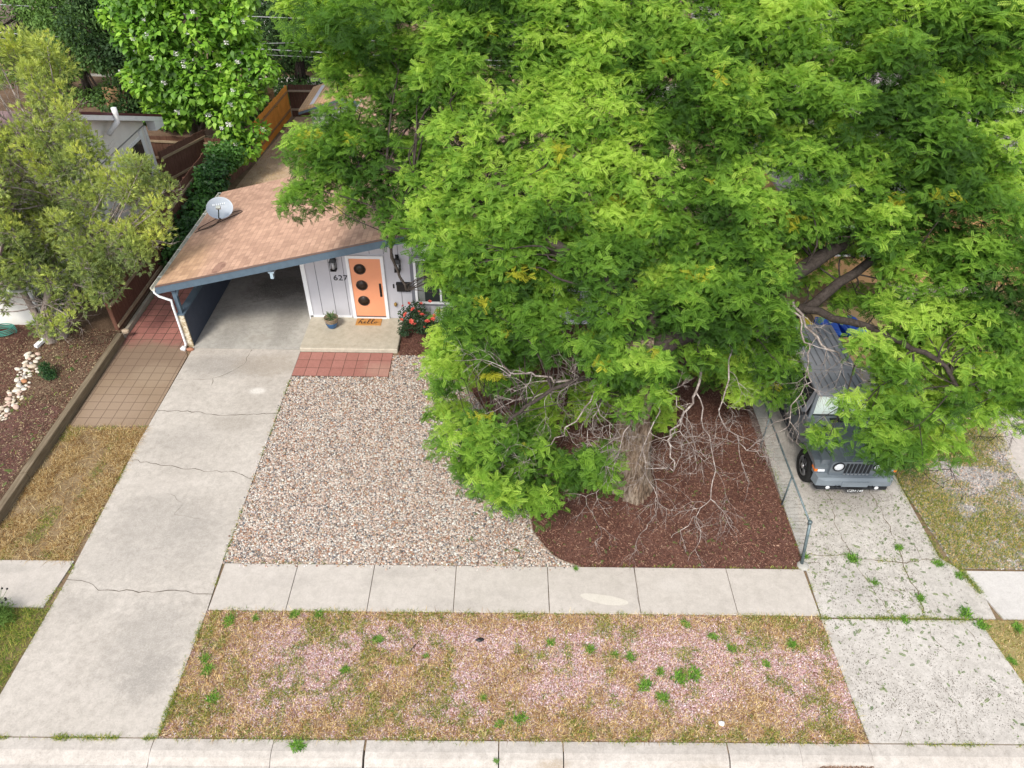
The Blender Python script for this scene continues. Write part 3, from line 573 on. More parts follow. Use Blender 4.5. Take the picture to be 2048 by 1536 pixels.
# window
WX0,WX1,WZ0,WZ1=-2.66,1.45,.66,2.2
grey=plain('dark_grey_trim',(.17,.175,.2),.6,.3,var=.05)
mb=H(); t=.1
mb.box(WX0-t,WX1+t,17.87,17.898,WZ1,WZ1+t); mb.box(WX0-t,WX1+t,17.87,17.898,WZ0-t*.6,WZ0); mb.box(WX0-t,WX0,17.87,17.898,WZ0,WZ1); mb.box(WX1,WX1+t,17.87,17.898,WZ0,WZ1)
win=hp(mb,'window',grey,'wide front window with white frames in a dark grey surround')
mb=H(); w=.07
mb.box(WX0+.002,WX1-.002,17.85,17.89,WZ1-w,WZ1-.002); mb.box(WX0+.002,WX1-.002,17.85,17.89,WZ0+.002,WZ0+w)
for x in (WX0+.002,-1.93,-1.27,-.45,.35,1.0,WX1-w-.002): mb.box(x,x+w*(.75 if WX0+.1<x<WX1-.2 else 1),17.848,17.888,WZ0+w,WZ1-w)
hp(mb,'window_frame',M['white'],par=win)
mb=H(); mb.box(WX0+.05,WX1-.05,17.884,17.8945,WZ0+.05,WZ1-.05); hp(mb,'pane',glassm,par=win)
mb=H()
for x0,x1 in ((WX0+.08,WX0+.28),(-1.2,-1.0)):
    mb=H(); n_=24; mb.loft([[(x0+(x1-x0)*k/n_,17.8815+.0018*math.sin(k*1.9),z) for k in range(n_+1)] for z in (WZ0+.08,WZ1-.09)],cap=False,closed=False); hp(mb,'curtain',plain('curtain_fabric',(.2,.21,.2),.9),par=win)
# lettering
def text(body,size,mat,name,parent,world,rx=math.pi/2,rz=0,depth=.004,font_scale_x=1,align='CENTER'):
    c=bpy.data.curves.new(name,'FONT'); c.body=body; c.size=size; c.extrude=depth; c.align_x=align; c.resolution_u=3
    o=bpy.data.objects.new('tmp',c); S.collection.objects.link(o); dg=bpy.context.evaluated_depsgraph_get()
    me=bpy.data.meshes.new_from_object(o.evaluated_get(dg)); bpy.data.objects.remove(o)
    me.materials.clear(); me.materials.append(mat); me.transform(Matrix.Diagonal((font_scale_x,1,1,1)))
    p=link(name,me,parent); p.location=Vector(world)-(Vector(parent.location) if parent else Vector()); p.rotation_euler=(rx,0,rz); return p
text('627',.25,M['black'],'house_number',house,(-4.80,17.888,1.42),font_scale_x=1.15)
mb=H(); mb.bbox(-3.3,-3.255,17.88,17.9,1.18,1.32,.006); hp(mb,'doorbell',M['black'])
mb=H(); mb.tube([(-3.27,17.9,.66),(-3.27,17.86,.66)],.02,8); mb.lathe((-3.27,17.84,.63),[(.02,-.06),(.045,-.03),(.05,.03),(.02,.07)],10); hp(mb,'hose_tap',plain('brass',(.35,.22,.06),.4,.5,.6))
# wall lamps
def wall_lamp(x,z,label):
    e=empty('wall_lamp',(x,17.895,z),label,'wall lamp','black lanterns beside the front door'); o=(x,17.895,z)
    mb=MB(o); mb.box(x-.05,x+.05,17.875,17.896,z+.02,z+.2); mb.tube([(x,17.88,z+.14),(x,17.83,z+.17),(x,17.80,z+.12)],.014,6)
    mb.loft([[(x+s*a,17.80+s*b,h) for a,b in ((-1,-1),(1,-1),(1,1),(-1,1))] for s,h in ((.095,z),(.055,z+.1),(.03,z+.13))]); mb.build('lamp_hood',M['black'],e)
    mb=MB(o)
    for sx in (-1,1):
        for sy in (-1,1): mb.box(x+sx*.075-.008,x+sx*.075+.008,17.8+sy*.075-.008,17.8+sy*.075+.008,z-.27,z)
    mb.box(x-.085,x+.085,17.715,17.885,z-.29,z-.27); mb.build('cage',M['black'],e)
    mb=MB(o); mb.lathe((x,17.8,z-.24),[(.045,0),(.045,.2)],10); mb.build('lamp_glass',plain('frosted_glass',(.5,.5,.5),.25),e)
wall_lamp(-4.93,2.1,'black cage lantern on the wall left of the orange door above the house number')
wall_lamp(-3.1,2.1,'black cage lantern right of the orange door, half covered by leaves')
# mailbox
e=empty('mailbox',(-3.0,17.8,1.2),'flat black mailbox on the wall between the door and the window','mailbox'); o=(-3.0,17.8,1.2)
mb=MB(o); mb.bbox(-3.18,-2.78,17.79,17.892,1.12,1.36,.01); mb.build('mailbox_body',M['black'],e)
mb=MB(o); mb.prismX([(17.77,1.355),(17.892,1.37),(17.892,1.395),(17.77,1.375)],-3.19,-2.77); mb.build('lid',M['black'],e)
# door mat with lettering made of strokes
e=empty('doormat',(-4.09,17.68,.12),'tan coir doormat with black handwritten hello before the orange door','doormat'); o=tuple(e.location)
mb=MB(o); mb.bbox(-4.47,-3.71,17.47,17.83,.121,.136,.006); mb.build('mat',patchy('coir',[(.36,.18,.055),(.52,.28,.09)],9,90,.004),e)
def stroke(mb,pts,w,z):
    P=[Vector((a,b)) for a,b in pts]; C=[]
    for i in range(len(P)-1):
        p0,p1,p2,p3=P[max(i-1,0)],P[i],P[i+1],P[min(i+2,len(P)-1)]
        for k in range(6):
            t=k/6; C.append(.5*((2*p1)+(p2-p0)*t+(2*p0-5*p1+4*p2-p3)*t*t+(3*p1-p0-3*p2+p3)*t**3))
    C.append(P[-1]); vs=[]
    for i,c in enumerate(C):
        d=(C[min(i+1,len(C)-1)]-C[max(i-1,0)]); d=d.normalized() if d.length else Vector((1,0))
        ww=w*(1.35 if d.y<-.4 else .75)/2; q=Vector((-d.y,d.x))*ww; zz=z+i*.00002
        vs+=[(c.x+q.x,c.y+q.y,zz),(c.x-q.x,c.y-q.y,zz)]
    mb.add(vs,[(2*i,2*i+1,2*i+3,2*i+2) for i in range(len(C)-1)])
mb=MB(o)
def L(dx,pts): return [(-4.40+(dx+a)*.062,17.545+b*.062) for a,b in pts]
stroke(mb,L(.2,[(1.5,3.2),(2.1,3.6),(1.7,3.95),(1.0,3.2),(.35,1.4),(.1,.2),(.5,1.2),(1.15,1.75),(1.45,1.2),(1.3,.45),(1.7,.1),(2.4,.5)]),.022,.1375)
stroke(mb,L(2.6,[(.0,.5),(.75,.9),(1.1,1.45),(.7,1.75),(.25,1.2),(.3,.45),(.9,.2),(1.7,.6)]),.022,.1378)
for q in (4.25,6.0): stroke(mb,L(q,[(.0,.6),(.9,1.8),(1.5,3.2),(1.3,3.9),(.8,3.3),(.4,1.6),(.35,.5),(.8,.1),(1.8,.8)]),.022,.138+q*.00005)
stroke(mb,L(7.8,[(.9,1.5),(.4,1.35),(.1,.8),(.4,.3),(1.0,.5),(1.25,1.2),(.8,1.5),(1.3,1.25),(2.0,1.35)]),.022,.1386)
mb.build('lettering',M['black'],e)
# leafy helper for small plants: strap leaves
def leafset(name,c,n,ln,wd,pal,par=None,spread=1.0,up=.6,mat='leaf',base=.03):
    a=RNG.uniform(0,6.28,n); t=RNG.uniform(.15,1,n)**.7*spread; L_=ln*RNG.uniform(.6,1.2,n); dx,dy=np.cos(a),np.sin(a)
    V=np.empty((n,6,3)); W_=wd*RNG.uniform(.7,1.2,n)
    for i,(u,s) in enumerate(((0,0),(.45,-1),(.45,1),(.8,-.7),(.8,.7),(1.0,0))):
        h=u*L_*np.cos(t)-.25*(u**2)*L_*t; r=u*L_*np.sin(t)
        V[:,i,0]=dx*(r+base*RNG.random(n)*0)-dy*s*W_/2; V[:,i,1]=dy*r+dx*s*W_/2; V[:,i,2]=h*up+.0
    b=6*np.arange(n); F=np.concatenate([np.stack([b,b+1,b+2],1),np.stack([b+1,b+3,b+2],1),np.stack([b+2,b+3,b+4],1),np.stack([b+3,b+5,b+4],1)])
    pal=np.array(pal); col=pal[RNG.integers(0,len(pal),n)]*RNG.uniform(.8,1.2,(n,1))
    me=npmesh(name,V.reshape(-1,3),F,M[mat],np.repeat(col,6,0)); return me
# flower pot
e=empty('flower_pot',(-5.13,17.38,.12),'round blue glazed pot with tan rim and green plant on the porch','flower pot'); o=tuple(e.location)
mb=MB(o); mb.lathe((-5.13,17.38,.12),[(.001,0),(.12,0),(.15,.04),(.185,.17),(.19,.2)],28); mb.build('pot',plain('blue_glaze',(.02,.09,.22),.2,.6,var=.3,sc=12),e)
mb=MB(o); mb.lathe((-5.13,17.38,.12),[(.19,.201),(.2,.26),(.205,.33),(.215,.34),(.195,.35),(.18,.31),(.001,.31)],28); mb.build('rim',plain('brown_glaze',(.25,.19,.13),.35,.4,var=.45,sc=18),e)
me=leafset('pot_plant',0,46,.28,.028,[(.08,.15,.06),(.12,.2,.08),(.2,.27,.14)],spread=1.35,up=1); link('pot_plant',me,e,(0,0,.31))
# rose bush
def leafcloud(name,blobs,n,ln,wd,pal,mat='leaf',origin=(0,0,0),shell=.55,flat=.6,updir=.6,heart=False,droop=0.3,yel=0):
    """single broad leaves (6 verts) spread through ellipsoids"""
    B=np.array(blobs); k=RNG.choice(len(B),n,p=B[:,3]**2/np.sum(B[:,3]**2)); d=RNG.normal(0,1,(n,3)); d/=np.linalg.norm(d,axis=1)[:,None]
    rr=shell+(1-shell)*RNG.random(n)**.6; c=B[k,:3]+d*(rr*B[k,3])[:,None]*np.array([1,1,flat])
    out=d*.55+RNG.normal(0,.45,(n,3)); out[:,2]-=droop; out/=np.linalg.norm(out,axis=1)[:,None]
    nrm=d*.4+np.array([0,0,updir])+RNG.normal(0,.3,(n,3)); nrm-=out*np.sum(nrm*out,1)[:,None]; nrm/=np.linalg.norm(nrm,axis=1)[:,None]
    s=np.cross(nrm,out); L_=ln*RNG.uniform(.55,1.25,n)[:,None]; W_=wd*RNG.uniform(.7,1.2,n)[:,None]
    V=np.empty((n,6,3))
    tb=((0,0,0),(.3,-1,.06),(.3,1,.06),(.72,-.6,.02),(.72,.6,.02),(1,0,-.12)) if heart else ((0,0,0),(.35,-.8,.03),(.35,.8,.03),(.72,-.7,.02),(.72,.7,.02),(1,0,-.05))
    for i,(u,v,w) in enumerate(tb): V[:,i]=c+out*L_*u+s*W_*v*.5+nrm*L_*w
    V-=np.array(origin); b=6*np.arange(n)
    F=np.concatenate([np.stack([b,b+1,b+2],1),np.stack([b+1,b+3,b+2],1),np.stack([b+2,b+3,b+4],1),np.stack([b+3,b+5,b+4],1)])
    pal=np.array(pal); f=vn(c[:,0]*1.0+c[:,2]*.7,c[:,1]+c[:,2]*.5,.8,41); ci=np.clip((f+RNG.normal(0,.16,n))*len(pal),0,len(pal)-.01).astype(int)
    col=pal[ci]*RNG.uniform(.8,1.2,(n,1)); return npmesh(name,V.reshape(-1,3),F,M[mat],np.repeat(col,6,0))
e=empty('rose_bush',(-2.55,17.25,0),'rose bush with coral red flowers beside the porch step','bush'); o=tuple(e.location)
RB=[(-2.85,17.35,.55,.3),(-2.45,17.25,.45,.36),(-2.15,17.15,.35,.3),(-2.6,17.5,.75,.25),(-2.95,17.05,.3,.2)]
link('bush_leaves',leafcloud('bush_leaves',RB,2600,.07,.045,[(.035,.07,.035),(.05,.1,.045),(.08,.15,.06)],origin=o,shell=.3,flat=1),e)
mb=MB(o)
for i in range(14): a=i*.45; mb.tube([(-2.5,17.25,0),(-2.5+.25*math.cos(a),17.25+.2*math.sin(a),.4),(-2.5+.5*math.cos(a),17.25+.3*math.sin(a),.7)],[.012,.009,.004],5)
mb.build('stems',plain('rose_stem',(.09,.1,.05),.8),e)
ros=plain('coral_rose',(.75,.16,.12),.6,.2,var=.25,sc=20); rg=random.Random(4)
fm=MB(); 
for k in range(3):
    for i in range(6): 
        a=i*1.047+k*.5; r=.018+.013*k; z=.03-.012*k
        fm.add([(0,0,z-.012),(r*math.cos(a-.6),r*math.sin(a-.6),z+.012),(r*1.5*math.cos(a),r*1.5*math.sin(a),z+.014),(r*math.cos(a+.6),r*math.sin(a+.6),z+.012)],[(0,1,2,3)])
ro=fm.build('rose_flower',ros,e); spots=[(-2.95,17.25,.98),(-2.8,17.4,.98),(-2.66,17.2,.9),(-2.5,17.2,.82),(-2.4,17.1,.78),(-2.2,17.5,.98),(-2.72,17.0,.62),(-2.6,16.95,.55),(-2.25,17.0,.62),(-2.1,17.05,.68),(-2.05,17.15,.72),(-2.35,16.95,.45),(-2.45,17.45,.95),(-2.0,16.95,.4),(-2.15,16.85,.28),(-3.0,17.1,.6),(-2.85,17.0,.85),(-1.95,17.35,.75)]
for i,s in enumerate(spots):
    q=ro if i==0 else ro.copy()
    if i: S.collection.objects.link(q)
    q.parent=e; q.location=Vector(s)-Vector(o); sc=rg.uniform(.8,1.5); q.scale=(sc,sc,sc); q.rotation_euler=(rg.uniform(-.9,.2),rg.uniform(-.5,.5),rg.uniform(0,6))
# yellow-green mound
e=empty('ground_shrub',(-1.95,16.62,0),'low yellow green mounded plant in the mulch beyond the rose bush','plant')
link('foliage',leafcloud('foliage',[(-1.95,16.62,.1,.3),(-1.7,16.5,.1,.25)],1500,.05,.02,[(.25,.32,.04),(.34,.42,.05),(.16,.24,.04)],origin=tuple(e.location),shell=.3,flat=.7),e)
# ---------------- satellite dish ----------------
e=empty('satellite_dish',(-8.75,20.35,rz(-8.75)+.09),'pale grey satellite dish on the left edge of the carport roof','satellite dish'); o=tuple(e.location)
dc=Vector((-8.62,19.85,rz(-8.7)+.52)); ax=Vector((.12,-.72,.68)).normalized(); sx=ax.cross(Vector((0,0,1))).normalized(); sy=sx.cross(ax); sy=-sy if sy.z<0 else sy
dishm=plain('dish_enamel',(.40,.455,.53),.4,.4,var=.03)
mb=MB(o); rings=[]
for r,h in ((.001,-.062),(.12,-.055),(.24,-.038),(.34,-.013),(.385,0),(.392,.0),(.388,-.012),(.24,-.05),(.001,-.075)):
    rings.append([dc+sx*(r*1.0*math.cos(a))+sy*(r*.86*math.sin(a))+ax*h for a in np.linspace(0,2*math.pi,40,endpoint=False)])
mb.loft(rings,0,False,True); dish=mb.build('dish',dishm,e)
m4=Matrix((( -sx.x,sy.x,ax.x,0),(-sx.y,sy.y,ax.y,0),(-sx.z,sy.z,ax.z,0),(0,0,0,1)))
if (-sx).cross(sy).dot(ax)<0: m4=Matrix(((sx.x,sy.x,ax.x,0),(sx.y,sy.y,ax.y,0),(sx.z,sy.z,ax.z,0),(0,0,0,1)))
pale=plain('dish_lettering',(.72,.77,.82),.5)
mb=MB(); rgt=Vector((m4[0][0],m4[1][0],m4[2][0]))
for i,w in enumerate([.05,.028,.028,.028,.03,.03,.028]):
    x=-.2+i*.058; mb.box(x,x+w,.1,.145 if i else .155,-.03,-.024)
lt=mb.build('lettering',pale,e); lt.matrix_local=Matrix.Translation(dc-Vector(o))@m4@Matrix.Rotation(R(8),4,'Z')
dk=plain('dark_green_metal',(.03,.045,.04),.6)
mb=MB(o); f=dc+ax*.42-sy*.12+rgt*.06
mb.tube([dc-sy*.34-ax*.02,dc-sy*.36+ax*.2,f-ax*.03],.02,6); mb.build('feed_arm',dk,e)
mb=MB(o); c=f; q=[c+sx*a+sy*b+ax*h for h in (-.06,.05) for a,b in ((-.06,-.045),(.06,-.045),(.06,.045),(-.06,.045))]
mb.loft([q[:4],q[4:]]); mb.build('receiver',plain('receiver_plastic',(.42,.45,.42),.5),e)
zb=rz(-8.75)+.09
mb=MB(o); mb.tube([(-8.75,20.3,zb),(-8.75,20.32,zb+.28),dc-ax*.07],.035,8); mb.box(-8.85,-8.65,20.2,20.4,zb-.02,zb+.015)
mb.tube([(-8.55,20.1,zb+.06),(-8.72,20.3,zb+.3)],.016,6); mb.tube([(-8.95,20.1,zb-.04),(-8.76,20.3,zb+.3)],.016,6); mb.build('mount',dk,e)
e=empty('dish_cable',(-8.7,19.7,rz(-8.7)+.1),'loose dark cable looping over the shingles below the satellite dish','cable'); o=tuple(e.location)
def onroof(pts,h=.012): return [(x,y,rz(x)+.09+h) for x,y in pts]
def smooth(pts,k=5):
    P=[Vector(p) for p in pts];C=[]
    for i in range(len(P)-1):
        p0,p1,p2,p3=P[max(i-1,0)],P[i],P[i+1],P[min(i+2,len(P)-1)]
        for j in range(k):
            t=j/k; C.append(.5*((2*p1)+(p2-p0)*t+(2*p0-5*p1+4*p2-p3)*t*t+(3*p1-p0-3*p2+p3)*t**3))
    return C+[P[-1]]
mb=MB(o)
mb.tube(smooth(onroof([(-8.75,20.2),(-8.3,20.3),(-8.1,20.15),(-8.5,19.9),(-8.9,19.6),(-9.2,19.45),(-9.35,19.35)])),.011,6)
mb.tube(smooth(onroof([(-8.75,20.15),(-9.0,19.95),(-9.25,19.7),(-9.28,19.5),(-9.0,19.45),(-8.8,19.6),(-8.75,19.9),(-8.6,20.1)])),.010,6)
mb.build('cable',plain('brown_cable',(.07,.05,.04),.7),e)
# ---------------- timber edging, fences ----------------
timb=wood('weathered_timber',(.13,.095,.06),(.27,.22,.15),28,1.4,'y',.35)
for (a,b,lb) in ((-99,0,0),):
    pass
def timber(x0,y0,x1,y1,w,z0,z1,label,m=timb):
    mb=MB((x0,y0,0)); d=Vector((x1-x0,y1-y0,0)).normalized(); n=Vector((-d.y,d.x,0))*w/2; c=.012; rings=[]
    for p in (Vector((x0,y0,0)),Vector((x1,y1,0))):
        rings.append([p-n+Vector((0,0,z0)),p+n+Vector((0,0,z0)),p+n+Vector((0,0,z1-c)),p+n*(1-c*2/w)+Vector((0,0,z1)),p-n*(1-c*2/w)+Vector((0,0,z1)),p-n+Vector((0,0,z1-c))])
    mb.loft(rings); o=mb.build('edging_timber',m,None,(x0,y0,0)); return tag(o,label,'timber','timbers edging the raised yard')
timber(-11.04,8.9,-11.06,11.28,.16,-.1,.235,'old timber edging the raised yard, nearest piece by the pavement')
timber(-11.06,11.3,-11.12,16.75,.16,-.1,.245,'long old timber edging the raised yard beside the side path pavers')
timber(-11.12,16.85,-11.15,20.2,.11,-.1,.14,'narrow pale sill timber at the foot of the brown fence',wood('pale_timber',(.3,.26,.2),(.45,.41,.34),28,1.4,'y',.4))
def fence(A,B,h,z0,name_label,c1,c2,rails='R',bw=.14,cat='fence',ragged=.02,group=None,gapseed=0,posts=2.4,railc=None,skip=()):
    """board fence from A to B; rails on the right ('R') or left side seen from A to B"""
    A=Vector((*A,0));B=Vector((*B,0)); d=(B-A); L_=d.length; d.normalize(); n=Vector((d.y,-d.x,0)) if rails=='R' else Vector((-d.y,d.x,0))
    e=empty('wooden_fence',(A.x,A.y,z0),name_label,cat,group); o=(A.x,A.y,z0)
    bm=wood('fence_board_%d'%gapseed,c1,c2,26,1.3,'z',.35); rm=wood('fence_rail_%d'%gapseed,*(railc or (c1,c2)),14,2,'z',.3); rg=random.Random(gapseed)
    mb=MB(o); s=0
    while s<L_-.02:
        w=min(bw-.008,L_-s); hh=h+rg.uniform(-ragged,ragged); off=rg.uniform(-.004,.004)
        if not any(a<s<b for a,b in skip):
            p=A+d*s+n*off; q=p+d*w; t=n*.018
            mb.loft([[p+Vector((0,0,z)),q+Vector((0,0,z)),q+t+Vector((0,0,z)),p+t+Vector((0,0,z))] for z in (z0,z0+hh)])
        s+=bw
    mb.build('boards',bm,e)
    for f in (.2,.78):
        mb=MB(o); p=A+n*.022; q=B+n*.022; t=n*.04; mb.loft([[p+Vector((0,0,z)),q+Vector((0,0,z)),q+t+Vector((0,0,z)),p+t+Vector((0,0,z))] for z in (z0+h*f,z0+h*f+.09)]); mb.build('rail',rm,e)
    k=int(L_/posts)+1
    for i in range(k+1):
        p=A+d*(L_*i/k)-n*.095; q=p+d*.09; t=n*.09; mb=MB(o); mb.loft([[p+Vector((0,0,z)),q+Vector((0,0,z)),q+t+Vector((0,0,z)),p+t+Vector((0,0,z))] for z in (z0,z0+h-.05)]); mb.build('post',bm,e)
    return e
BR1,BR2=(.10,.045,.03),(.2,.095,.065); TAN=((.3,.22,.14),(.45,.35,.24))
fence((-11.28,17.0),(-11.3,21.9),1.22,.02,'dark brown board fence with a pale rail behind the juniper tree',BR1,BR2,gapseed=1,railc=TAN,ragged=.03)
fence((-11.35,21.95),(-11.45,26.2),1.75,.0,'reddish brown board fence with pale rails standing above the ivy',BR1,(.24,.12,.085),gapseed=2,railc=TAN)
fence((-11.25,26.9),(-11.0,28.4),1.6,.0,'grey brown fence panel nearest to the back yard path',(.14,.08,.06),(.24,.15,.11),gapseed=3,railc=TAN)
fence((-10.98,28.45),(-10.75,30.1),1.45,.0,'weathered brown fence panel between the grey brown and orange panels',(.14,.08,.06),(.25,.15,.11),gapseed=4,railc=TAN)
fence((-10.7,30.15),(-10.5,34.9),1.45,.05,'bright orange new cedar fence in the far back yard',(.62,.22,.035),(.8,.36,.07),gapseed=5,railc=((.25,.13,.05),(.38,.22,.1)),rails='R')
fence((-10.45,35.0),(6,35.3),1.5,.0,'dark brown fence across the rear of the back yard',(.07,.04,.03),(.15,.08,.06),gapseed=6,railc=((.3,.24,.18),(.4,.33,.26)))
fence((-15.2,29.0),(-11.4,28.7),1.2,.1,'low dark fence in the neighbour yard beneath the catalpa tree',(.09,.045,.03),(.19,.1,.07),gapseed=7,railc=TAN)
fence((-19,34.5),(-11.2,34.8),1.3,.1,'tan fence far behind the catalpa trunk',(.3,.18,.09),(.45,.3,.16),gapseed=8)
fence((-13.3,26.6),(-12.4,28.9),1.5,.1,'short leaning fence length behind the beige house corner',(.12,.06,.045),(.22,.12,.09),gapseed=9,railc=TAN)
# compost crate in neighbour yard
e=empty('wooden_crate',(-12.6,29.4,.1),'plywood crate standing by the catalpa trunk in the neighbour yard','crate'); mb=MB(tuple(e.location))
mb.box(-13.0,-12.2,29.1,29.13,.1,1.0); mb.box(-13.0,-12.2,29.8,29.83,.1,1.0); mb.box(-13.0,-12.97,29.14,29.79,.1,1.0); mb.box(-12.23,-12.2,29.14,29.79,.1,1.0); mb.build('crate_panels',wood('plywood',(.28,.22,.15),(.4,.33,.24)),e)
mb=MB(tuple(e.location))
for x in (-13.03,-12.2): mb.box(x,x+.05,29.04,29.09,.1,1.05)
mb.build('corner_post',M['galv'] if 0 else wood('crate_post',(.14,.08,.05),(.2,.12,.08)),e)
# ---------------- shed in back yard ----------------
e=empty('garden_shed',(-7.4,32.4,0),'small grey shed with a tan shingle roof near the back fence','shed'); o=tuple(e.location)
mb=MB(o); mb.prismY([(-8.5,0),(-6.9,0),(-6.9,1.9+.24*1.6),(-8.5,1.9)],31.15,33.7); mb.build('wall',wallm,e)
mb=MB(o); mb.prismY([(-6.895,0),(-5.2,0),(-5.2,1.98),(-6.895,2.28)],31.2,33.7); mb.build('side_wall',plain('blue_grey_siding',(.19,.23,.26),.7),e)
mb=MB(o); mb.prismY([(-8.95,1.66),(-6.9,2.32),(-6.9,2.4),(-8.95,1.74)],30.9,34.0); mb.prismY([(-6.9,2.32),(-4.9,1.7),(-4.9,1.78),(-6.9,2.4)],30.9,34.0)
mb.build('roof',brick('tan_shingle',(.6,.39,.22),(.52,.33,.19),(.36,.22,.13),.31,.145,.5,.012,rot=True),e)
mb=MB(o); mb.prismY([(-8.95,1.56),(-6.9,2.22),(-6.9,2.315),(-8.95,1.655)],30.86,30.895); mb.prismY([(-6.9,2.22),(-4.9,1.6),(-4.9,1.695),(-6.9,2.315)],30.86,30.895); mb.build('fascia',M['slate'],e)
# concrete slab behind carport
mb=MB(); mb.prism([(-9.75,22.4),(-9.2,22.4),(-9.3,27.0),(-9.62,27.0)],-.1,.05); structure(mb.build('garden_path',concrete('grey_slab',(.36,.36,.34),(.45,.45,.42))))
# ---------------- neighbour house (left) ----------------
e=empty('neighbour_house',(-16,21,0),'beige gable ended house with a maroon roof behind the juniper','house'); o=tuple(e.location)
ry,rzz=18.9,5.55  # ridge
def nz(y): return 2.74+ (27.0-y)*.367 if y>20.2 else 2.74+(27.0-20.2)*.367-(20.2-y)*.6
mb=MB(o); mb.prismX([(17.2,.1),(26.3,.1),(26.3,nz(26.3)-.02),(20.2,nz(20.2)-.02),(17.2,nz(17.2)-.02)],-22,-13.42); mb.build('wall',M['stucco'],e)
mar=patchy('maroon_shingle',[(.16,.10,.11),(.26,.18,.19),(.34,.25,.26)],1.5,40,.01)
mb=MB(o); mb.prismX([(16.3,nz(16.3)),(20.2,nz(20.2)),(20.2,nz(20.2)+.1),(16.3,nz(16.3)+.1)],-22.3,-13.12); mb.prismX([(20.2,nz(20.2)),(27.2,nz(27.2)),(27.2,nz(27.2)+.1),(20.2,nz(20.2)+.1)],-22.3,-13.12); mb.build('roof',mar,e)
mb=MB(o); mb.prismX([(20.2,nz(20.2)-.12),(27.2,nz(27.2)-.12),(27.2,nz(27.2)+.045),(20.2,nz(20.2)+.045)],-13.115,-13.08); mb.prismX([(26.5,nz(27)-.3),(27.2,nz(27)-.36),(27.2,nz(27.2)-.125),(26.5,nz(26.5)-.125)],-13.4,-13.085); mb.build('fascia',M['white'],e)
mb=MB(o); mb.prismX([(20.2,nz(20.2)+.05),(27.2,nz(27.2)+.05),(27.2,nz(27.2)+.14),(20.2,nz(20.2)+.14)],-13.115,-13.07); mb.build('drip_edge',plain('maroon_metal',(.10,.025,.035),.5),e)
mb=MB(o); mb.box(-13.42,-13.4,17.2,26.3,2.70,2.735); mb.build('wall_band',plain('grey_line',(.25,.25,.24),.8),e)
mb=MB(o); mb.box(-13.42,-13.37,25.75,25.95,.2,2.68); mb.box(-13.42,-13.37,26.2,26.34,.1,2.68); mb.build('corner_board',M['white'],e)
mb=MB(o); mb.box(-13.42,-13.375,24.55,25.74,1.0,2.5); wn_=mb.build('window',M['white'],e); mb=MB(o); mb.box(-13.38,-13.368,24.75,25.7,1.08,2.42); mb.build('pane',glassm,wn_)
mb=MB(o); mb.tube([(-13.0,23.9,nz(23.9)+.3),(-13.0,23.9,nz(23.9)+.1),(-13.02,23.9,nz(23.9)-.15),(-13.25,23.5,nz(23.9)-.45)],.09,8); mb.build('downspout',M['white'],e)
mb=MB(o); mb.tube([(-13.3,16.2,2.0),(-13.25,16.3,1.9),(-13.35,17.0,1.5),(-13.4,17.05,.4),(-13.38,16.9,.25)],.05,6); mb.build('downspout',M['white'],e)
# downspout extension on ground
mb=MB((-13.15,16.3,.2)); p=Vector((-12.95,16.75,.34)); q=Vector((-13.2,16.08,.22)); dd=(q-p).normalized(); n=Vector((-dd.y,dd.x,0)).normalized()*.06
mb.loft([[c-n+Vector((0,0,-.04)),c+n+Vector((0,0,-.04)),c+n+Vector((0,0,.04)),c-n+Vector((0,0,.04))] for c in (p,q)]); tag(mb.build('downspout_extension',M['white'],None,(-13.15,16.3,.2)),'short white downspout extension on the mulch beside the juniper trunk','drain pipe')
# garden hose
mb=MB((-14.3,16.9,.2)); pts=[(-14.42+.3*(1-.0*k)*math.cos(k*.5)+.02*math.sin(k),16.75+.22*math.sin(k*.5),.2+.004*k) for k in range(52)]
mb.tube(smooth(pts,2),.014,6); tag(mb.build('garden_hose',plain('green_hose',(.05,.25,.2),.5),None,(-14.3,16.9,.2)),'coiled green garden hose on the brown mulch at the left edge','hose')
# ---------------- neighbour house (right), seen through the leaves ----------------
e=empty('right_house',(15,24,0),'tan house with grey pink roof glimpsed through the leaves at right','house'); o=tuple(e.location)
tan=plain('tan_wall_paint',(.55,.33,.16),.9,.15)
mb=MB(o); mb.prismY([(9.4,0),(20,0),(20,2.6),(14.7,3.9),(9.4,2.6)],20.5,30); mb.build('wall',tan,e)
mb=MB(o); 
for a,b in (((8.9,2.5),(14.7,3.93)),((20.5,2.5),(14.7,3.93))): mb.prismY([a,b,(b[0],b[1]+.1),(a[0],a[1]+.1)] if a[0]<b[0] else [b,a,(a[0],a[1]+.1),(b[0],b[1]+.1)],19.6,30.6)
mb.build('roof',brick('grey_pink_shingle',(.38,.33,.32),(.32,.28,.27),(.2,.17,.17),.31,.145,.5,.012,rot=True),e)
mb=MB(o); mb.box(10.5,12.2,20.46,20.497,1.0,2.1); w_=mb.build('window',M['white'],e); mb=MB(o); mb.box(10.58,12.12,20.45,20.459,1.08,2.02); mb.build('pane',glassm,w_)
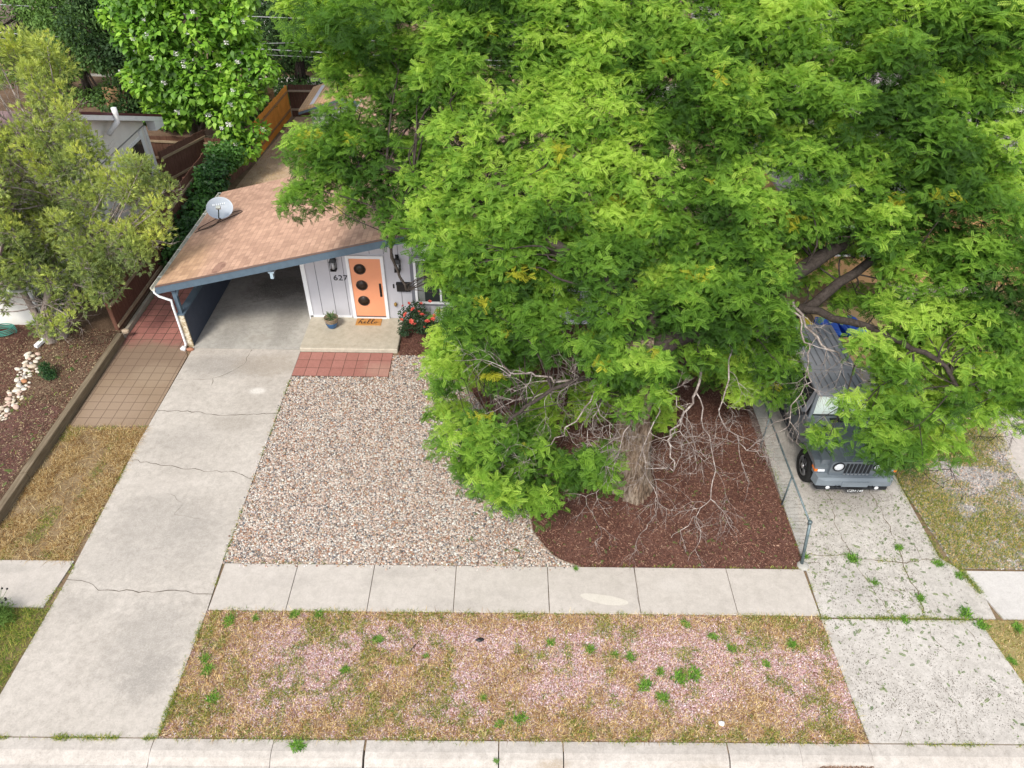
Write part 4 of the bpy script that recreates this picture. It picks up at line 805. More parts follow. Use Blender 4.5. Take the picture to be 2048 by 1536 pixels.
# ---------------- bins and cardboard ----------------
def bin_(x,y,rz_,body,lid,label):
    e=empty('wheelie_bin',(x,y,0),label,'trash bin','wheelie bins behind the parked vehicle',rz_)
    def rr(w,d,z,c=.05): 
        return [(-w+c,-d,z),(w-c,-d,z),(w,-d+c,z),(w,d-c,z),(w-c,d,z),(-w+c,d,z),(-w,d-c,z),(-w,-d+c,z)]
    mb=MB(); mb.loft([rr(.21,.24,.05),rr(.28,.32,.9),rr(.3,.34,.92),rr(.3,.34,.96)]); mb.build('bin_body',body,e)
    mb=MB(); mb.loft([rr(.31,.36,.962),rr(.31,.36,1.0),rr(.27,.32,1.05),rr(.2,.25,1.055)]); mb.box(-.2,-.02,-.22,.22,1.056,1.075); mb.box(.03,.2,-.22,.22,1.056,1.075); l=mb.build('bin_lid',lid,e)
    mb=MB(); mb.tube([(-.26,.38,.98),(-.26,.42,1.0),(.26,.42,1.0),(.26,.38,.98)],.018,8); mb.build('handle',body,e)
    for s in (-1,1): mb=MB(); mb.lathe((s*.24,.27,.11),[(.11,-.03),(.11,.03)],14,axis='x'); mb.build('wheel',M['black'],e)
blue=plain('blue_plastic',(.012,.12,.62),.4,.4,var=.06); yel=plain('yellow_plastic',(.85,.62,.02),.4,.4,var=.06); navy=plain('navy_plastic',(.015,.05,.22),.4)
bin_(8.42,16.55,R(8),navy,yel,'wheelie bin with a yellow lid behind the parked vehicle')
bin_(9.12,16.5,R(-6),blue,blue,'bright blue wheelie bin in the middle of the three bins')
bin_(9.82,16.6,R(10),blue,blue,'bright blue wheelie bin at the right of the three bins')
mb=MB((9.6,15.95,0)); mb.loft([[(8.98,15.9+a,z),(10.35,15.98+a,z),(10.35,16.0+a,z),(8.98,15.92+a,z)] for a,z in ((0,.0),(.08,.98))]); mb.box(8.99,10.34,15.86,15.88,.45,.47) if 0 else None
tag(mb.build('cardboard_sheet',plain('tan_cardboard',(.62,.40,.19),.85,.15,var=.08),None,(9.6,15.95,0)),'tall tan cardboard sheet leaning on the bins right of the vehicle','cardboard')
# ---------------- pipe rail fence with wire mesh ----------------
e=empty('chain_link_fence',(6.4,11,0),'grey pipe topped chain link fence between mulch bed and cracked driveway','fence'); o=tuple(e.location)
A=Vector((6.33,9.42,1.05)); Bq=Vector((6.43,14.6,1.05))
mb=MB(o); mb.tube([A,(6.36,11.5,1.06),Bq],.022,8); mb.build('top_rail',M['galv'],e)
mb=MB(o); mb.tube([(6.36,9.13,-.05),(6.34,9.3,.6),(6.325,9.42,1.09)],.034,10); mb.lathe((6.325,9.42,1.06),[(.045,-.03),(.045,.04),(.02,.06)],10); mb.build('post',M['galv'],e)
for y in (10.75,12.6,14.5): mb=MB(o); mb.tube([(6.42,y+.05,-.05),(6.37,y,1.04)],.02,8); mb.build('post',M['galv'],e)
mb=MB(o)
ys=np.arange(9.45,14.5,.075)
for y in ys:
    for s in (-1,1):
        a=Vector((6.42,y,.04)); b=Vector((6.36,y+s*1.0,1.04))
        if not 9.4<b.y<14.6:
            t=((9.4 if s<0 else 14.6)-y)/(s*1.0); b=a+(b-a)*t
        d=Vector((0,0,1)).cross((b-a).normalized())*.0011; k=Vector((.0011,0,0)); mb.loft([[a-k,a+d,a+k],[b-k,b+d,b+k]],cap=False)
mb.build('wire_mesh',plain('mesh_wire',(.35,.37,.36),.5,.4,.5),e)
mb=MB((6.38,9.12,0)); mb.lathe((6.38,9.12,0),[(.13,-.02),(.12,.03),(.07,.05)],10); tag(mb.build('concrete_footing',concrete('footing',(.4,.39,.36),(.5,.48,.45)),None,(6.38,9.12,0)),'lump of concrete at the foot of the end fence post','footing')
# metal lawn edging along the mulch arc
mb=MB(); vs=[];n=len(ARC[2:]); 
pts=smooth([(x,y,0) for x,y in ARC[2:]],4)
vs=[]
for p in pts: vs+=[(p.x-.006,p.y,-.02),(p.x-.006,p.y,.02),(p.x+.006,p.y+.004,.02),(p.x+.006,p.y+.004,-.02)]
mb.loft([vs[4*i:4*i+4] for i in range(len(pts))]); tag(mb.build('lawn_edging',plain('edging_strip',(.25,.2,.15),.8)),'thin curved edging strip between the gravel and the mulch','edging')
# overhead cables
cab=plain('cable_grey',(.42,.43,.45),.5)
def wire(xa,za,xb,zb,y,r,label):
    mb=MB((0,y,za)); P=[]; k=(zb-za)/(xb-xa)
    for i in range(31):
        x=-45+51*i/30; P.append((x,y,za+k*(x-xa)+.0006*(x+20)**2-.02))
    mb.tube(P,r,6); tag(mb.build('power_line',cab,None,(0,y,za)),label,'cable','cables above the rear fence')
wire(-23.7,3.3,-8.93,2.63,36,.02,'thick grey overhead cable nearest above the rear fence, passing behind the catalpa')
wire(-23.2,4.42,-10.55,4.05,36.3,.018,'grey overhead cable at the top left before the dark trees')
wire(-23.8,3.01,-8.65,2.35,36.1,.011,'thin grey overhead cable just below the thick one')
wire(-23.7,2.7,-9,3.1,35.9,.011,'faint thin cable crossing lowest behind the juniper top')
BL_MAIN="""8.68,18.46,10.89,0.66 10.86,18.81,10.89,0.57 -5.29,19.35,10.35,0.65 -4.45,19.15,10.1,0.57 -3.06,19.21,10.21,0.62 -2.27,20.03,10.33,0.5 -1.13,17.47,10.3,0.69 -0.48,17.56,10.42,0.51 0.28,17.6,10.26,0.68 1.54,17.76,10.27,0.58 2.17,17.58,10.37,0.68 3.15,17.48,10.37,0.73 3.76,18.25,10.51,0.72 4.75,17.96,10.3,0.57 5.48,17.78,10.67,0.53 6.54,17.55,10.36,0.51 7.66,17.98,10.53,0.55 8.35,17.91,10.42,0.6 8.73,17.46,10.44,0.62 10.39,18.46,10.69,0.73 10.77,17.58,10.52,0.6 -4.9,19.39,9.52,0.71 -3.45,18.88,9.63,0.68 -2.78,18.85,9.72,0.53 -1.83,17.84,9.57,0.65 -0.83,17.22,9.98,0.56 0.17,17.29,9.75,0.69 1.05,17.66,9.78,0.68 1.67,17.27,9.85,0.62 2.75,17.29,9.87,0.73 3.49,17.05,9.97,0.63 4.24,17.47,9.88,0.7 5.28,17.3,9.87,0.66 6.19,17.29,9.87,0.71 7.38,17.97,9.85,0.73 7.73,17.23,10.04,0.7 9.07,17.77,10,0.67 9.89,17.98,10.13,0.64 10.65,17.72,10.06,0.69 -4.14,18.02,9.02,0.67 -3.16,18.51,9.24,0.55 -2.53,18.32,9.24,0.54 -1.43,17.2,9.51,0.59 -0.34,16.76,9.36,0.72 0.2,16.87,9.43,0.6 1.13,16.81,9.26,0.5 2.27,17.26,9.54,0.58 3.17,17.2,9.16,0.6 4.07,16.87,9.39,0.53 4.99,17.49,9.32,0.74 5.87,17.51,9.43,0.5 6.38,17.15,9.41,0.53 7.42,16.78,9.35,0.6 8.37,17.61,9.48,0.59 9.44,17,9.33,0.56 10.22,16.98,9.54,0.58 11,16.85,9.58,0.61 -4.73,18.21,8.48,0.7 -3.91,17.61,8.5,0.73 -2.57,17.71,8.65,0.53 -1.45,16.73,8.86,0.61 -0.76,16.75,8.72,0.53 0.18,16.66,8.9,0.58 0.8,16.5,8.84,0.59 1.85,16.05,8.93,0.56 2.68,16.78,8.62,0.63 3.23,16.37,8.79,0.64 4.47,16.48,8.86,0.72 5.28,16.94,8.88,0.54 5.83,15.99,8.91,0.7 6.97,16.36,9.02,0.69 8.04,16.66,9.11,0.63 8.51,16.27,9.12,0.64 9.57,16.44,9.22,0.7 10.27,16.01,9.05,0.68 -3.98,17.59,7.98,0.73 -3.06,17.27,8.12,0.72 -2.46,17.21,7.9,0.54 -1.16,15.82,8.57,0.59 -0.61,16.28,8.46,0.68 0.67,16.11,8.49,0.57 1.43,16.48,8.23,0.59 1.93,15.61,8.37,0.65 3.08,15.93,8.2,0.65 3.75,15.77,8.43,0.68 4.72,15.91,8.61,0.59 5.85,16.37,8.49,0.66 6.13,15.56,8.47,0.53 7.6,16.51,8.45,0.62 7.9,15.45,8.47,0.68 9.12,16.62,8.49,0.66 10.11,16.66,8.52,0.66 11.08,16.3,8.61,0.58 -3.8,17.29,7.4,0.66 -2.61,17.2,7.28,0.62 -1.63,15.74,7.68,0.59 -0.99,15.41,8.06,0.51 0.26,15.79,7.74,0.5 0.91,15.49,7.64,0.6 1.72,15.33,8.09,0.54 2.63,15.95,7.78,0.53 3.29,15.27,8.05,0.57 4.09,15.06,8.03,0.73 5.2,15.54,7.67,0.66 5.89,14.97,7.87,0.66 6.91,15.69,7.79,0.54 7.5,15.44,8.2,0.52 8.5,15.21,7.82,0.57 9.63,15.84,7.99,0.67 10.3,15.8,8.03,0.73 -3.24,16.54,6.97,0.74 -2.18,15.96,7.02,0.51 -1.04,15.45,7.14,0.51 -0.49,15.08,7.5,0.51 0.36,14.85,7.42,0.51 1.09,14.51,7.27,0.62 2.09,14.58,7.48,0.57 2.94,15.42,7.2,0.64 3.96,14.64,7.65,0.63 4.72,14.86,7.41,0.65 6.51,15.36,7.33,0.55 6.94,14.67,7.64,0.69 8.14,14.71,7.65,0.52 8.87,15.1,7.64,0.64 9.9,15.38,7.58,0.51 10.51,14.97,7.61,0.52 -4.52,16.18,6.04,0.66 -3.46,15.71,6.23,0.7 -2.64,15.85,5.97,0.67 -1.88,15.56,6.18,0.53 -0.98,14.39,7.01,0.66 -0.04,14.93,6.87,0.63 1.63,14.92,6.75,0.73 2.67,14.53,6.99,0.59 3.41,14.77,7.02,0.7 4.45,14.69,7.03,0.54 5.44,14.96,6.75,0.69 6,14.99,6.82,0.61 6.97,14.79,6.85,0.73 7.78,14.42,6.74,0.52 8.47,14.08,7.17,0.74 9.17,14.45,6.95,0.71 10.07,14.39,7.18,0.55 -4.28,15.87,5.56,0.7 -2.93,15.14,5.69,0.53 -1.97,14.83,5.92,0.54 -1.42,14.31,6.04,0.55 -0.19,14.24,6.31,0.71 0.57,13.75,6.29,0.5 1.33,13.64,6.46,0.59 2.08,13.98,6.62,0.59 3.01,13.81,6.35,0.74 4.1,14.02,6.16,0.66 4.7,13.74,6.36,0.64 6.14,13.74,6.77,0.58 7.42,14.1,6.26,0.57 8.47,14.29,6.46,0.51 9.38,14.38,6.22,0.72 10.06,14.1,6.27,0.65 10.8,14.38,6.33,0.56 -4.54,14.86,5.37,0.54 -2.42,14.62,5.17,0.52 -1.52,13.67,5.69,0.59 -0.55,13.39,6.04,0.56 0.15,12.99,5.88,0.65 1.03,13.15,6.18,0.64 1.97,13.56,5.63,0.6 2.65,13.87,5.68,0.57 4.38,13.13,6.26,0.52 5.04,13.12,6.06,0.54 6.11,13.61,5.81,0.68 6.76,13.82,5.8,0.73 7.64,13.49,5.78,0.73 8.57,13.74,5.75,0.61 8.92,13.25,6.28,0.52 9.7,13.04,6.17,0.68 -2.34,13.98,5.01,0.33 -1.23,13.16,5.27,0.68 -0.53,13.05,5.38,0.59 0.33,12.8,5.42,0.67 1.4,13.23,4.98,0.51 2.28,12.68,5.46,0.52 3.07,13.26,5.35,0.72 3.8,13.04,5.52,0.67 4.76,12.73,5.55,0.58 9,13.46,5.27,0.63 9.33,12.39,5.62,0.58 10.94,13.42,5.6,0.59 -0.96,12.99,4.7,0.67 0.11,12.52,5.14,0.69 0.94,12.82,4.65,0.66 1.77,12.16,5.39,0.69 2.62,12.64,4.63,0.72 3.43,12.52,4.64,0.72 4.05,12.27,4.94,0.74 5.31,12.48,5.15,0.56 8.46,12.9,4.86,0.72 9.34,12.97,5.05,0.73 9.92,12.33,5.37,0.72 -0.85,11.45,4.67,0.42 -0.22,11.86,4.59,0.5 0.56,11.5,4.5,0.51 1.26,12.16,4.31,0.43 2.08,11.37,4.77,0.55 2.99,12.05,4.44,0.56 3.47,11.48,4.84,0.48 4.51,11.92,4.84,0.61 8.09,11.67,4.5,0.43 9.67,11.99,4.46,0.48 10.76,12.16,4.62,0.57 -0.46,11.3,4.26,0.56 0.25,11.85,3.86,0.53 0.87,11.13,4.19,0.45 2.01,11.85,3.78,0.44 2.45,11.84,4.04,0.51 3.25,11.93,4,0.5 4.44,11.7,4.19,0.42 7.11,11.11,4.28,0.41 8.68,11.92,3.71,0.54 9.3,11.88,3.76,0.42 10.02,11.46,4.32,0.4 -1.31,12.48,2.59,0.52 8.14,11.56,3.31,0.45 9.24,11.53,3.16,0.42 9.43,10.78,3.98,0.53 10.2,10.64,3.95,0.59 7.72,10.83,3.19,0.42 8.57,10.59,3.15,0.45 -0.86,10.17,2.53,0.58 -0.22,10,2.69,0.55 0.45,10.48,2.24,0.52 7.44,9.75,2.92,0.55 8.81,10.31,2.47,0.5 -0.46,10.14,1.72,0.53 0.13,9.77,1.75,0.47 1.11,9.93,1.84,0.52 1.94,9.84,2.2,0.4 0.36,9.67,1.49,0.42 -4.19,19.45,10.46,0.34 -3.72,19.83,10.45,0.25 -3.27,19.84,10.52,0.35 -2.69,19.72,10.55,0.3 -2.19,19.46,10.56,0.29 -1.66,18.01,10.59,0.27 -1.22,18.78,10.61,0.28 -0.72,18.79,10.6,0.25 0.28,18.06,10.57,0.32 1.35,18.68,10.67,0.3 2.37,18.39,10.62,0.29 3.32,18.44,10.7,0.31 4.31,18.66,10.6,0.25 4.65,18.06,10.7,0.32 6.6,17.89,10.76,0.35 9.48,17.89,10.89,0.34 10.89,18.5,10.69,0.28 -5.03,18.86,10.13,0.27 -4.34,18.98,10.06,0.29 -4.12,19.09,10.22,0.36 -3.49,18.94,10.22,0.25 -2.09,19.61,10.18,0.3 -1.48,18.41,10.31,0.34 -0.36,17.79,10.34,0.24 0.09,17.65,10.39,0.25 0.59,18.51,10.31,0.3 4.94,18.05,10.49,0.31 6.5,17.8,10.43,0.27 8.14,18.12,10.58,0.28 8.21,17.73,10.56,0.29 9.04,17.96,10.6,0.32 11.11,18.28,10.48,0.35 -3.77,19.38,9.85,0.27 -2.71,18.88,9.7,0.31 -2.05,19.28,9.82,0.35 -1.68,17.83,9.92,0.3 0.02,17.75,10.14,0.35 1.46,17.63,9.96,0.3 2.26,17.28,10.14,0.26 4.86,17.49,10.04,0.27 5.24,17.68,10.1,0.25 7.18,17.25,10.25,0.27 8.01,17.92,10.09,0.34 9.13,17.75,10.3,0.3 9.95,18.22,10.19,0.3 10.88,18.29,10.21,0.31 -4.42,18.51,9.53,0.28 -4.09,19.16,9.47,0.3 -3.7,19.23,9.5,0.31 -1.65,17.13,9.74,0.27 -1.39,17.12,9.76,0.29 -0.69,17.35,9.64,0.33 1.68,17.39,9.9,0.28 5.15,17.2,9.76,0.29 6.96,17.43,9.84,0.3 7.75,17.9,9.81,0.29 8.13,17.47,9.77,0.31 8.41,17.09,9.89,0.29 9.13,17.07,10.08,0.32 10,17.64,9.9,0.35 10.79,18,9.91,0.26 10.81,17.2,9.93,0.35 11.2,17.04,9.95,0.34 -5.45,18.67,9.04,0.28 -4.99,18.97,9.08,0.32 -4.31,18.6,9.09,0.27 -3.9,18.63,9.22,0.31 -0.61,17.55,9.46,0.33 0.78,17.43,9.39,0.31 2.89,17.04,9.49,0.27 3.31,16.72,9.61,0.26 6.5,17.62,9.44,0.28 7.66,16.95,9.55,0.27 8.7,16.89,9.6,0.33 9.92,16.76,9.81,0.28 11.26,17.28,9.67,0.3 -5.09,18.48,8.72,0.25 -3.56,18.52,8.87,0.33 -2.5,18.72,8.82,0.36 -0.19,17.36,9.15,0.27 0.65,17.28,9,0.32 1.61,17.12,9.22,0.3 2.02,16.57,9.32,0.25 2.6,16.99,9.29,0.27 4.2,16.92,9.23,0.27 4.74,17.28,9.19,0.32 6.2,16.96,9.13,0.32 6.65,17.05,9.1,0.3 8.74,16.71,9.44,0.26 10.8,16.79,9.39,0.35 11.44,16.94,9.26,0.25 -3.8,17.93,8.54,0.26 -2.14,17.99,8.61,0.3 -1.09,16.77,8.88,0.31 0.06,16.65,8.89,0.31 0.8,16.31,8.9,0.3 1.78,16.9,8.92,0.28 5.32,16.49,8.87,0.25 7.69,16.59,9.04,0.36 9.19,16.58,9.06,0.31 10.03,16.29,9.13,0.34 10.9,17.04,9.03,0.3 -4.49,17.83,8.19,0.31 -3.45,17.33,8.17,0.26 -0.77,16.76,8.51,0.36 2,16.24,8.76,0.33 2.6,16.28,8.59,0.28 3.16,16.85,8.62,0.33 5.05,16.56,8.63,0.28 7.07,16.3,8.7,0.35 8.15,16.46,8.54,0.31 9.91,16.26,8.73,0.35 -4.7,17.09,8.06,0.32 -4.19,17.44,7.88,0.26 -3.71,17.53,7.73,0.31 -2.16,17.64,7.76,0.32 -1.56,16.5,8.16,0.35 0.93,16.02,8.35,0.27 1.26,15.76,8.4,0.26 1.79,15.61,8.53,0.36 2.76,15.56,8.46,0.31 3.24,16.26,8.34,0.34 4.29,16.43,8.32,0.28 4.87,16.04,8.25,0.26 5.89,15.98,8.35,0.34 6.31,16.25,8.42,0.27 7.67,15.97,8.38,0.29 9.99,15.61,8.45,0.26 10.76,15.63,8.47,0.27 -3.82,16.78,7.53,0.25 -3.48,17.26,7.64,0.3 -1.62,15.76,7.98,0.26 -1.17,15.97,7.92,0.34 -0.75,15.67,7.99,0.27 0.19,15.75,8.12,0.28 0.61,15.75,7.93,0.35 1.09,15.87,8.02,0.33 1.62,15.68,8.13,0.31 2.32,16.04,7.91,0.34 2.65,16.06,7.95,0.33 3.11,16.02,8.06,0.28 6.93,15.44,8.31,0.35 7.28,15.52,8.18,0.35 9.48,16.01,8.18,0.29 10.07,15.23,8.26,0.28 10.85,15.63,8.22,0.26 -2.7,16.51,7.4,0.27 -1.51,15.8,7.69,0.35 -0.87,15.07,7.82,0.33 0.43,15.11,7.85,0.31 0.93,15.23,7.75,0.31 1.3,15.17,7.82,0.33 1.75,15.05,7.93,0.28 2.32,15.12,7.94,0.35 4.45,15.51,7.68,0.34 4.61,15.09,7.9,0.35 6.24,15.25,7.94,0.31 8.41,14.97,8,0.31 9.13,15.27,7.83,0.35 10.9,15.25,7.97,0.34 -1.95,16.69,7.03,0.28 0.68,15.39,7.4,0.26 1.1,14.91,7.62,0.34 4.19,15.36,7.46,0.33 5.06,15.04,7.56,0.36 6.11,15.44,7.34,0.3 6.19,14.76,7.65,0.28 7.76,15.64,7.46,0.28 8.09,15.57,7.36,0.3 9.52,15.46,7.53,0.29 11.33,15.26,7.53,0.31 -4,15.84,6.86,0.32 -3.73,15.77,6.65,0.3 -2.18,15.92,6.83,0.25 -1.65,15.23,6.87,0.24 0.47,14.34,7.3,0.33 1.08,14.96,7.18,0.28 2.42,15.13,7.14,0.24 2.92,14.55,7.24,0.29 3.29,15.27,6.98,0.31 5.08,14.69,7.36,0.24 6.69,15.03,7.19,0.33 7.86,15.09,7.24,0.25 8.48,15.23,7.04,0.28 10.47,14.93,7.28,0.35 -4.52,16.29,6.09,0.34 -3.86,15.89,6.26,0.3 -3.59,16.13,6.31,0.29 -2.87,15.69,6.29,0.33 -2.22,15.54,6.37,0.31 2.1,14.16,6.95,0.29 3.03,14.81,6.76,0.25 3.7,14.87,6.98,0.31 4.42,14.18,7.03,0.31 8.81,14.8,7.01,0.35 9.46,14.24,7.26,0.24 11.2,14.59,7.04,0.36 -4.08,15.73,5.99,0.28 -1.98,15.57,6.05,0.26 -1.33,14.43,6.5,0.29 -0.88,13.99,6.76,0.28 0.57,14.3,6.54,0.31 0.82,13.92,6.92,0.35 1.98,14.45,6.61,0.27 3.94,14.39,6.58,0.26 4.45,14.46,6.67,0.24 4.68,14.26,6.7,0.29 5.24,14.54,6.74,0.28 5.65,14.49,6.67,0.33 6.2,14.5,6.75,0.31 6.57,14.05,6.69,0.3 10.13,14.27,6.72,0.35 10.25,13.99,6.99,0.26 -3.97,15.32,5.65,0.27 -3.43,15.65,5.62,0.27 -2.19,15.02,5.8,0.3 -1.03,13.74,6.57,0.28 1.09,14.29,6.33,0.25 2.1,14.37,6.23,0.34 7.74,14.59,6.34,0.26 9.16,13.69,6.65,0.35 10.94,14.27,6.39,0.26 -4.74,15.31,5.38,0.24 -3.53,14.84,5.43,0.27 -3.04,15.19,5.46,0.33 -0.99,13.88,6.12,0.3 0.08,13.83,5.92,0.25 0.92,13.35,6.33,0.27 2.96,14.24,6,0.29 3.7,13.5,6.23,0.32 4.91,13.94,6.19,0.29 5.5,13.24,6.28,0.24 5.96,13.23,6.37,0.34 6.56,13.44,6.29,0.35 8.26,14.11,5.88,0.26 8.42,13.37,6.3,0.27 10.06,14.14,6.16,0.26 10.44,13.59,6.16,0.29 11.37,14.17,6.01,0.32 -3.46,14.78,5.2,0.33 -1.91,14.31,5.19,0.34 -0.2,13.17,6,0.25 0.3,13.03,6.08,0.34 1.19,13.48,5.81,0.27 1.62,13.04,5.89,0.29 2.09,13.28,5.93,0.32 2.89,13.25,5.88,0.3 6.85,13.74,5.83,0.26 7.51,13.01,6.15,0.26 8.52,13.77,5.64,0.29 9.95,13.88,5.8,0.25 11.19,13.6,6.04,0.28 -1.91,14.27,4.9,0.26 -0.82,13.11,5.57,0.35 -0.03,13.48,5.41,0.33 0.9,13.05,5.57,0.33 1.32,13.48,5.28,0.32 2.96,13.31,5.37,0.35 3.28,12.93,5.83,0.35 3.71,13.28,5.41,0.26 4.78,13.2,5.55,0.34 5.63,13.2,5.68,0.29 7.42,12.88,5.67,0.28 9.63,13.7,5.51,0.25 10.43,12.66,5.9,0.32 -1.25,13.14,5.21,0.27 -0.6,12.43,5.49,0.28 0.4,13.16,5.01,0.3 0.85,13.34,5.08,0.36 1.29,12.94,5.1,0.32 1.49,12.39,5.49,0.35 2.69,13.23,5.11,0.31 3.5,12.89,5.26,0.25 4.4,12.47,5.54,0.32 5.1,13.19,5.32,0.3 7.8,13.09,5.38,0.32 8.92,12.71,5.58,0.28 9.44,12.59,5.63,0.35 -0.84,12.42,5.23,0.34 0.91,12.72,4.97,0.36 1.73,12.09,5.23,0.33 3.4,12.47,4.97,0.24 3.78,12.73,5,0.29 4.7,12.67,5.18,0.24 5.36,13.02,4.87,0.3 9.01,12.53,5.12,0.28 11.01,13.1,5.05,0.36 -0.64,12.4,4.78,0.29 -0.21,12.29,4.75,0.31 0.21,12.85,4.52,0.33 2.06,12.74,4.49,0.27 3.75,11.95,5.15,0.31 4.4,12.06,5.11,0.34 5.32,12.21,5.03,0.32 8.81,11.96,5.26,0.24 11.02,12.52,4.92,0.32 0.56,11.97,4.54,0.29 2.78,12.12,4.31,0.35 3.31,12.41,4.35,0.36 4.08,12.09,4.57,0.35 5.11,12.2,4.54,0.27 5.29,11.61,4.79,0.32 7.75,12.33,4.42,0.27 8.74,11.9,4.64,0.33 9.46,12.09,4.46,0.36 9.54,11.78,4.8,0.26 0.37,11.5,4.25,0.36 2.47,11.41,4.47,0.33 3.79,11.35,4.62,0.36 4.38,11.35,4.43,0.32 4.97,11.85,4.33,0.33 9.29,11.97,4.16,0.33 9.64,12.12,4.26,0.29 0.51,11.74,3.68,0.27 0.95,11.38,4.07,0.32 3.72,11.61,3.85,0.3 8.1,11.92,3.74,0.33 10.14,11.5,4.2,0.25 -0.8,12.81,2.54,0.28 -0.34,11.84,3.29,0.33 4.01,11.06,4.01,0.27 7.64,11.3,3.72,0.34 8,11.22,3.89,0.28 8.6,11.24,3.89,0.33 10.09,10.82,4.16,0.29 7.72,10.68,3.94,0.29 9.14,10.93,3.69,0.25 -1.36,12.41,1.72,0.36 7.98,11.04,2.87,0.34 7.75,10.3,3.51,0.27 8.73,10.9,3.08,0.31 8.74,10.36,3.67,0.27 9.47,10.66,3.3,0.31 10.07,10.75,3.27,0.29 10.8,11.3,2.89,0.3 -1.4,11.45,2.06,0.3 -1.08,11.83,1.73,0.33 -0.44,10.35,2.93,0.26 7.82,10.35,3.26,0.24 9.31,10.61,2.98,0.25 0.19,10.37,2.41,0.33 0.67,10.63,2.21,0.34 6.51,10.43,2.54,0.32 0.61,9.79,2.69,0.24 1.99,10.12,2.28,0.31 8.52,10.4,2.17,0.3 -0.57,9.84,2.11,0.32 0.34,9.78,2.22,0.25 1.17,9.77,2.14,0.31 1.55,9.4,2.65,0.34 2.03,9.58,2.11,0.26 -0.34,9.08,2.43,0.3 0.03,8.92,2.28,0.3 0.78,9.11,1.9,0.34 -0.9,14.16,3.93,0.37 -0.04,14.28,3.76,0.37 0.55,14.31,3.45,0.43 -0.87,13.36,3.6,0.5 -0.41,13.21,3.88,0.42 0.43,14.12,3.2,0.36 -1.12,12.56,3.25,0.5 -0.83,13,3.25,0.45 0.03,13.26,3.22,0.39 0.82,13.42,2.92,0.5 -1.04,12.73,2.81,0.43 -0.23,12.43,3.04,0.47 0.32,12.47,3.06,0.44 -1.18,11.58,3.11,0.42 -0.49,12.26,2.53,0.38 0.08,11.41,3.24,0.5 4.01,12.72,3.22,0.35 4.52,12.94,3.18,0.36 4.95,12.33,3.45,0.28 4.59,13.05,2.23,0.29 5.16,13.06,2.29,0.4 4.95,13.12,1.95,0.3 5.33,12.6,2.26,0.29 4.9,12.6,3.84,0.29 5.78,13.12,3.38,0.38 5.91,12.65,3.83,0.39 4.98,12.76,3.36,0.33 5.3,12.89,3.36,0.33 5.76,12.65,3.49,0.34 6.07,12.37,3.53,0.38 4.94,12.18,3.09,0.33 5.54,12.14,3.31,0.34 6.22,12.84,2.74,0.37 5.59,12.75,2.5,0.3 5.68,11.83,3.23,0.31 6.29,12.28,2.84,0.33 5.48,12.5,1.91,0.35 5.68,12.29,2.34,0.38 6.3,12.24,2.08,0.39 1.53,10.69,4.47,0.31 1.96,10.76,4.5,0.29 1.75,10.41,4.33,0.28 2.24,11.13,3.94,0.22 2.45,10.5,4.33,0.27 2.86,10.52,4.28,0.27 1.98,11.19,3.39,0.23 2.35,10.69,3.72,0.24 2.73,10.41,4.12,0.29 3.31,11.23,3.44,0.3 3.41,11.56,2.54,0.18 3.5,12.1,1.71,0.19 3.76,12.18,1.58,0.22 3.64,12.09,1.27,0.22 0.85,12.09,2.16,0.35 1.51,12.85,1.71,0.25 1.93,12.1,2.08,0.34 0.63,12.71,0.99,0.32 1.02,11.98,1.53,0.35 1.82,12.19,1.59,0.29 2.21,12.41,1.48,0.31 9.32,11.66,4.58,0.42 10.2,12.09,4.18,0.42 9.39,11.35,4.28,0.47 9.86,11.17,4.46,0.42 9.28,10.92,3.93,0.44 10.31,11.3,3.49,0.37 9.73,11.05,3.19,0.42 10.4,11.03,3.46,0.42 10.38,10.97,2.68,0.45 6.13,14.23,4.94,0.31 6.65,14.17,5.07,0.31 7.32,14.07,5.03,0.26 6.67,14.43,4.55,0.32 7.18,14.65,4.32,0.26 7.66,14.24,4.6,0.25 8.38,14.39,4.59,0.26 6.87,14.1,3.9,0.28 7.43,14.26,4.04,0.26 8.88,14.45,4.02,0.32 7.57,13.64,3.8,0.26 8.43,14.02,3.5,0.26 7.28,13.01,3.74,0.17 2.11,10.88,4.18,0.27 2.02,10.95,3.6,0.31 2.23,10.44,4.24,0.32 2.86,10.46,4.35,0.31 2.37,10.84,3.43,0.25 6.82,10.52,3.42,0.25 7.05,10.51,3.06,0.27 7.39,10.23,3.28,0.2 7.71,10.75,2.34,0.21 7.61,10.25,2.76,0.25 8.01,10.61,2.03,0.2 7.95,10.24,1.93,0.2 8.22,12.77,4.75,0.3 7.82,12.28,4.5,0.32 9.15,12.97,4,0.32 9.61,12.81,4.27,0.27 8.4,12.55,4.05,0.35 9.46,12.95,3.65,0.3 8.47,12.39,3.62,0.31 8.78,12.27,3.49,0.33 2.13,10.77,3.94,0.23 1.87,10.37,3.7,0.19 2.45,10.57,3.49,0.18 2.93,10.04,3.95,0.22 2.31,10.26,3.3,0.19 2.61,10.34,3.41,0.22"""
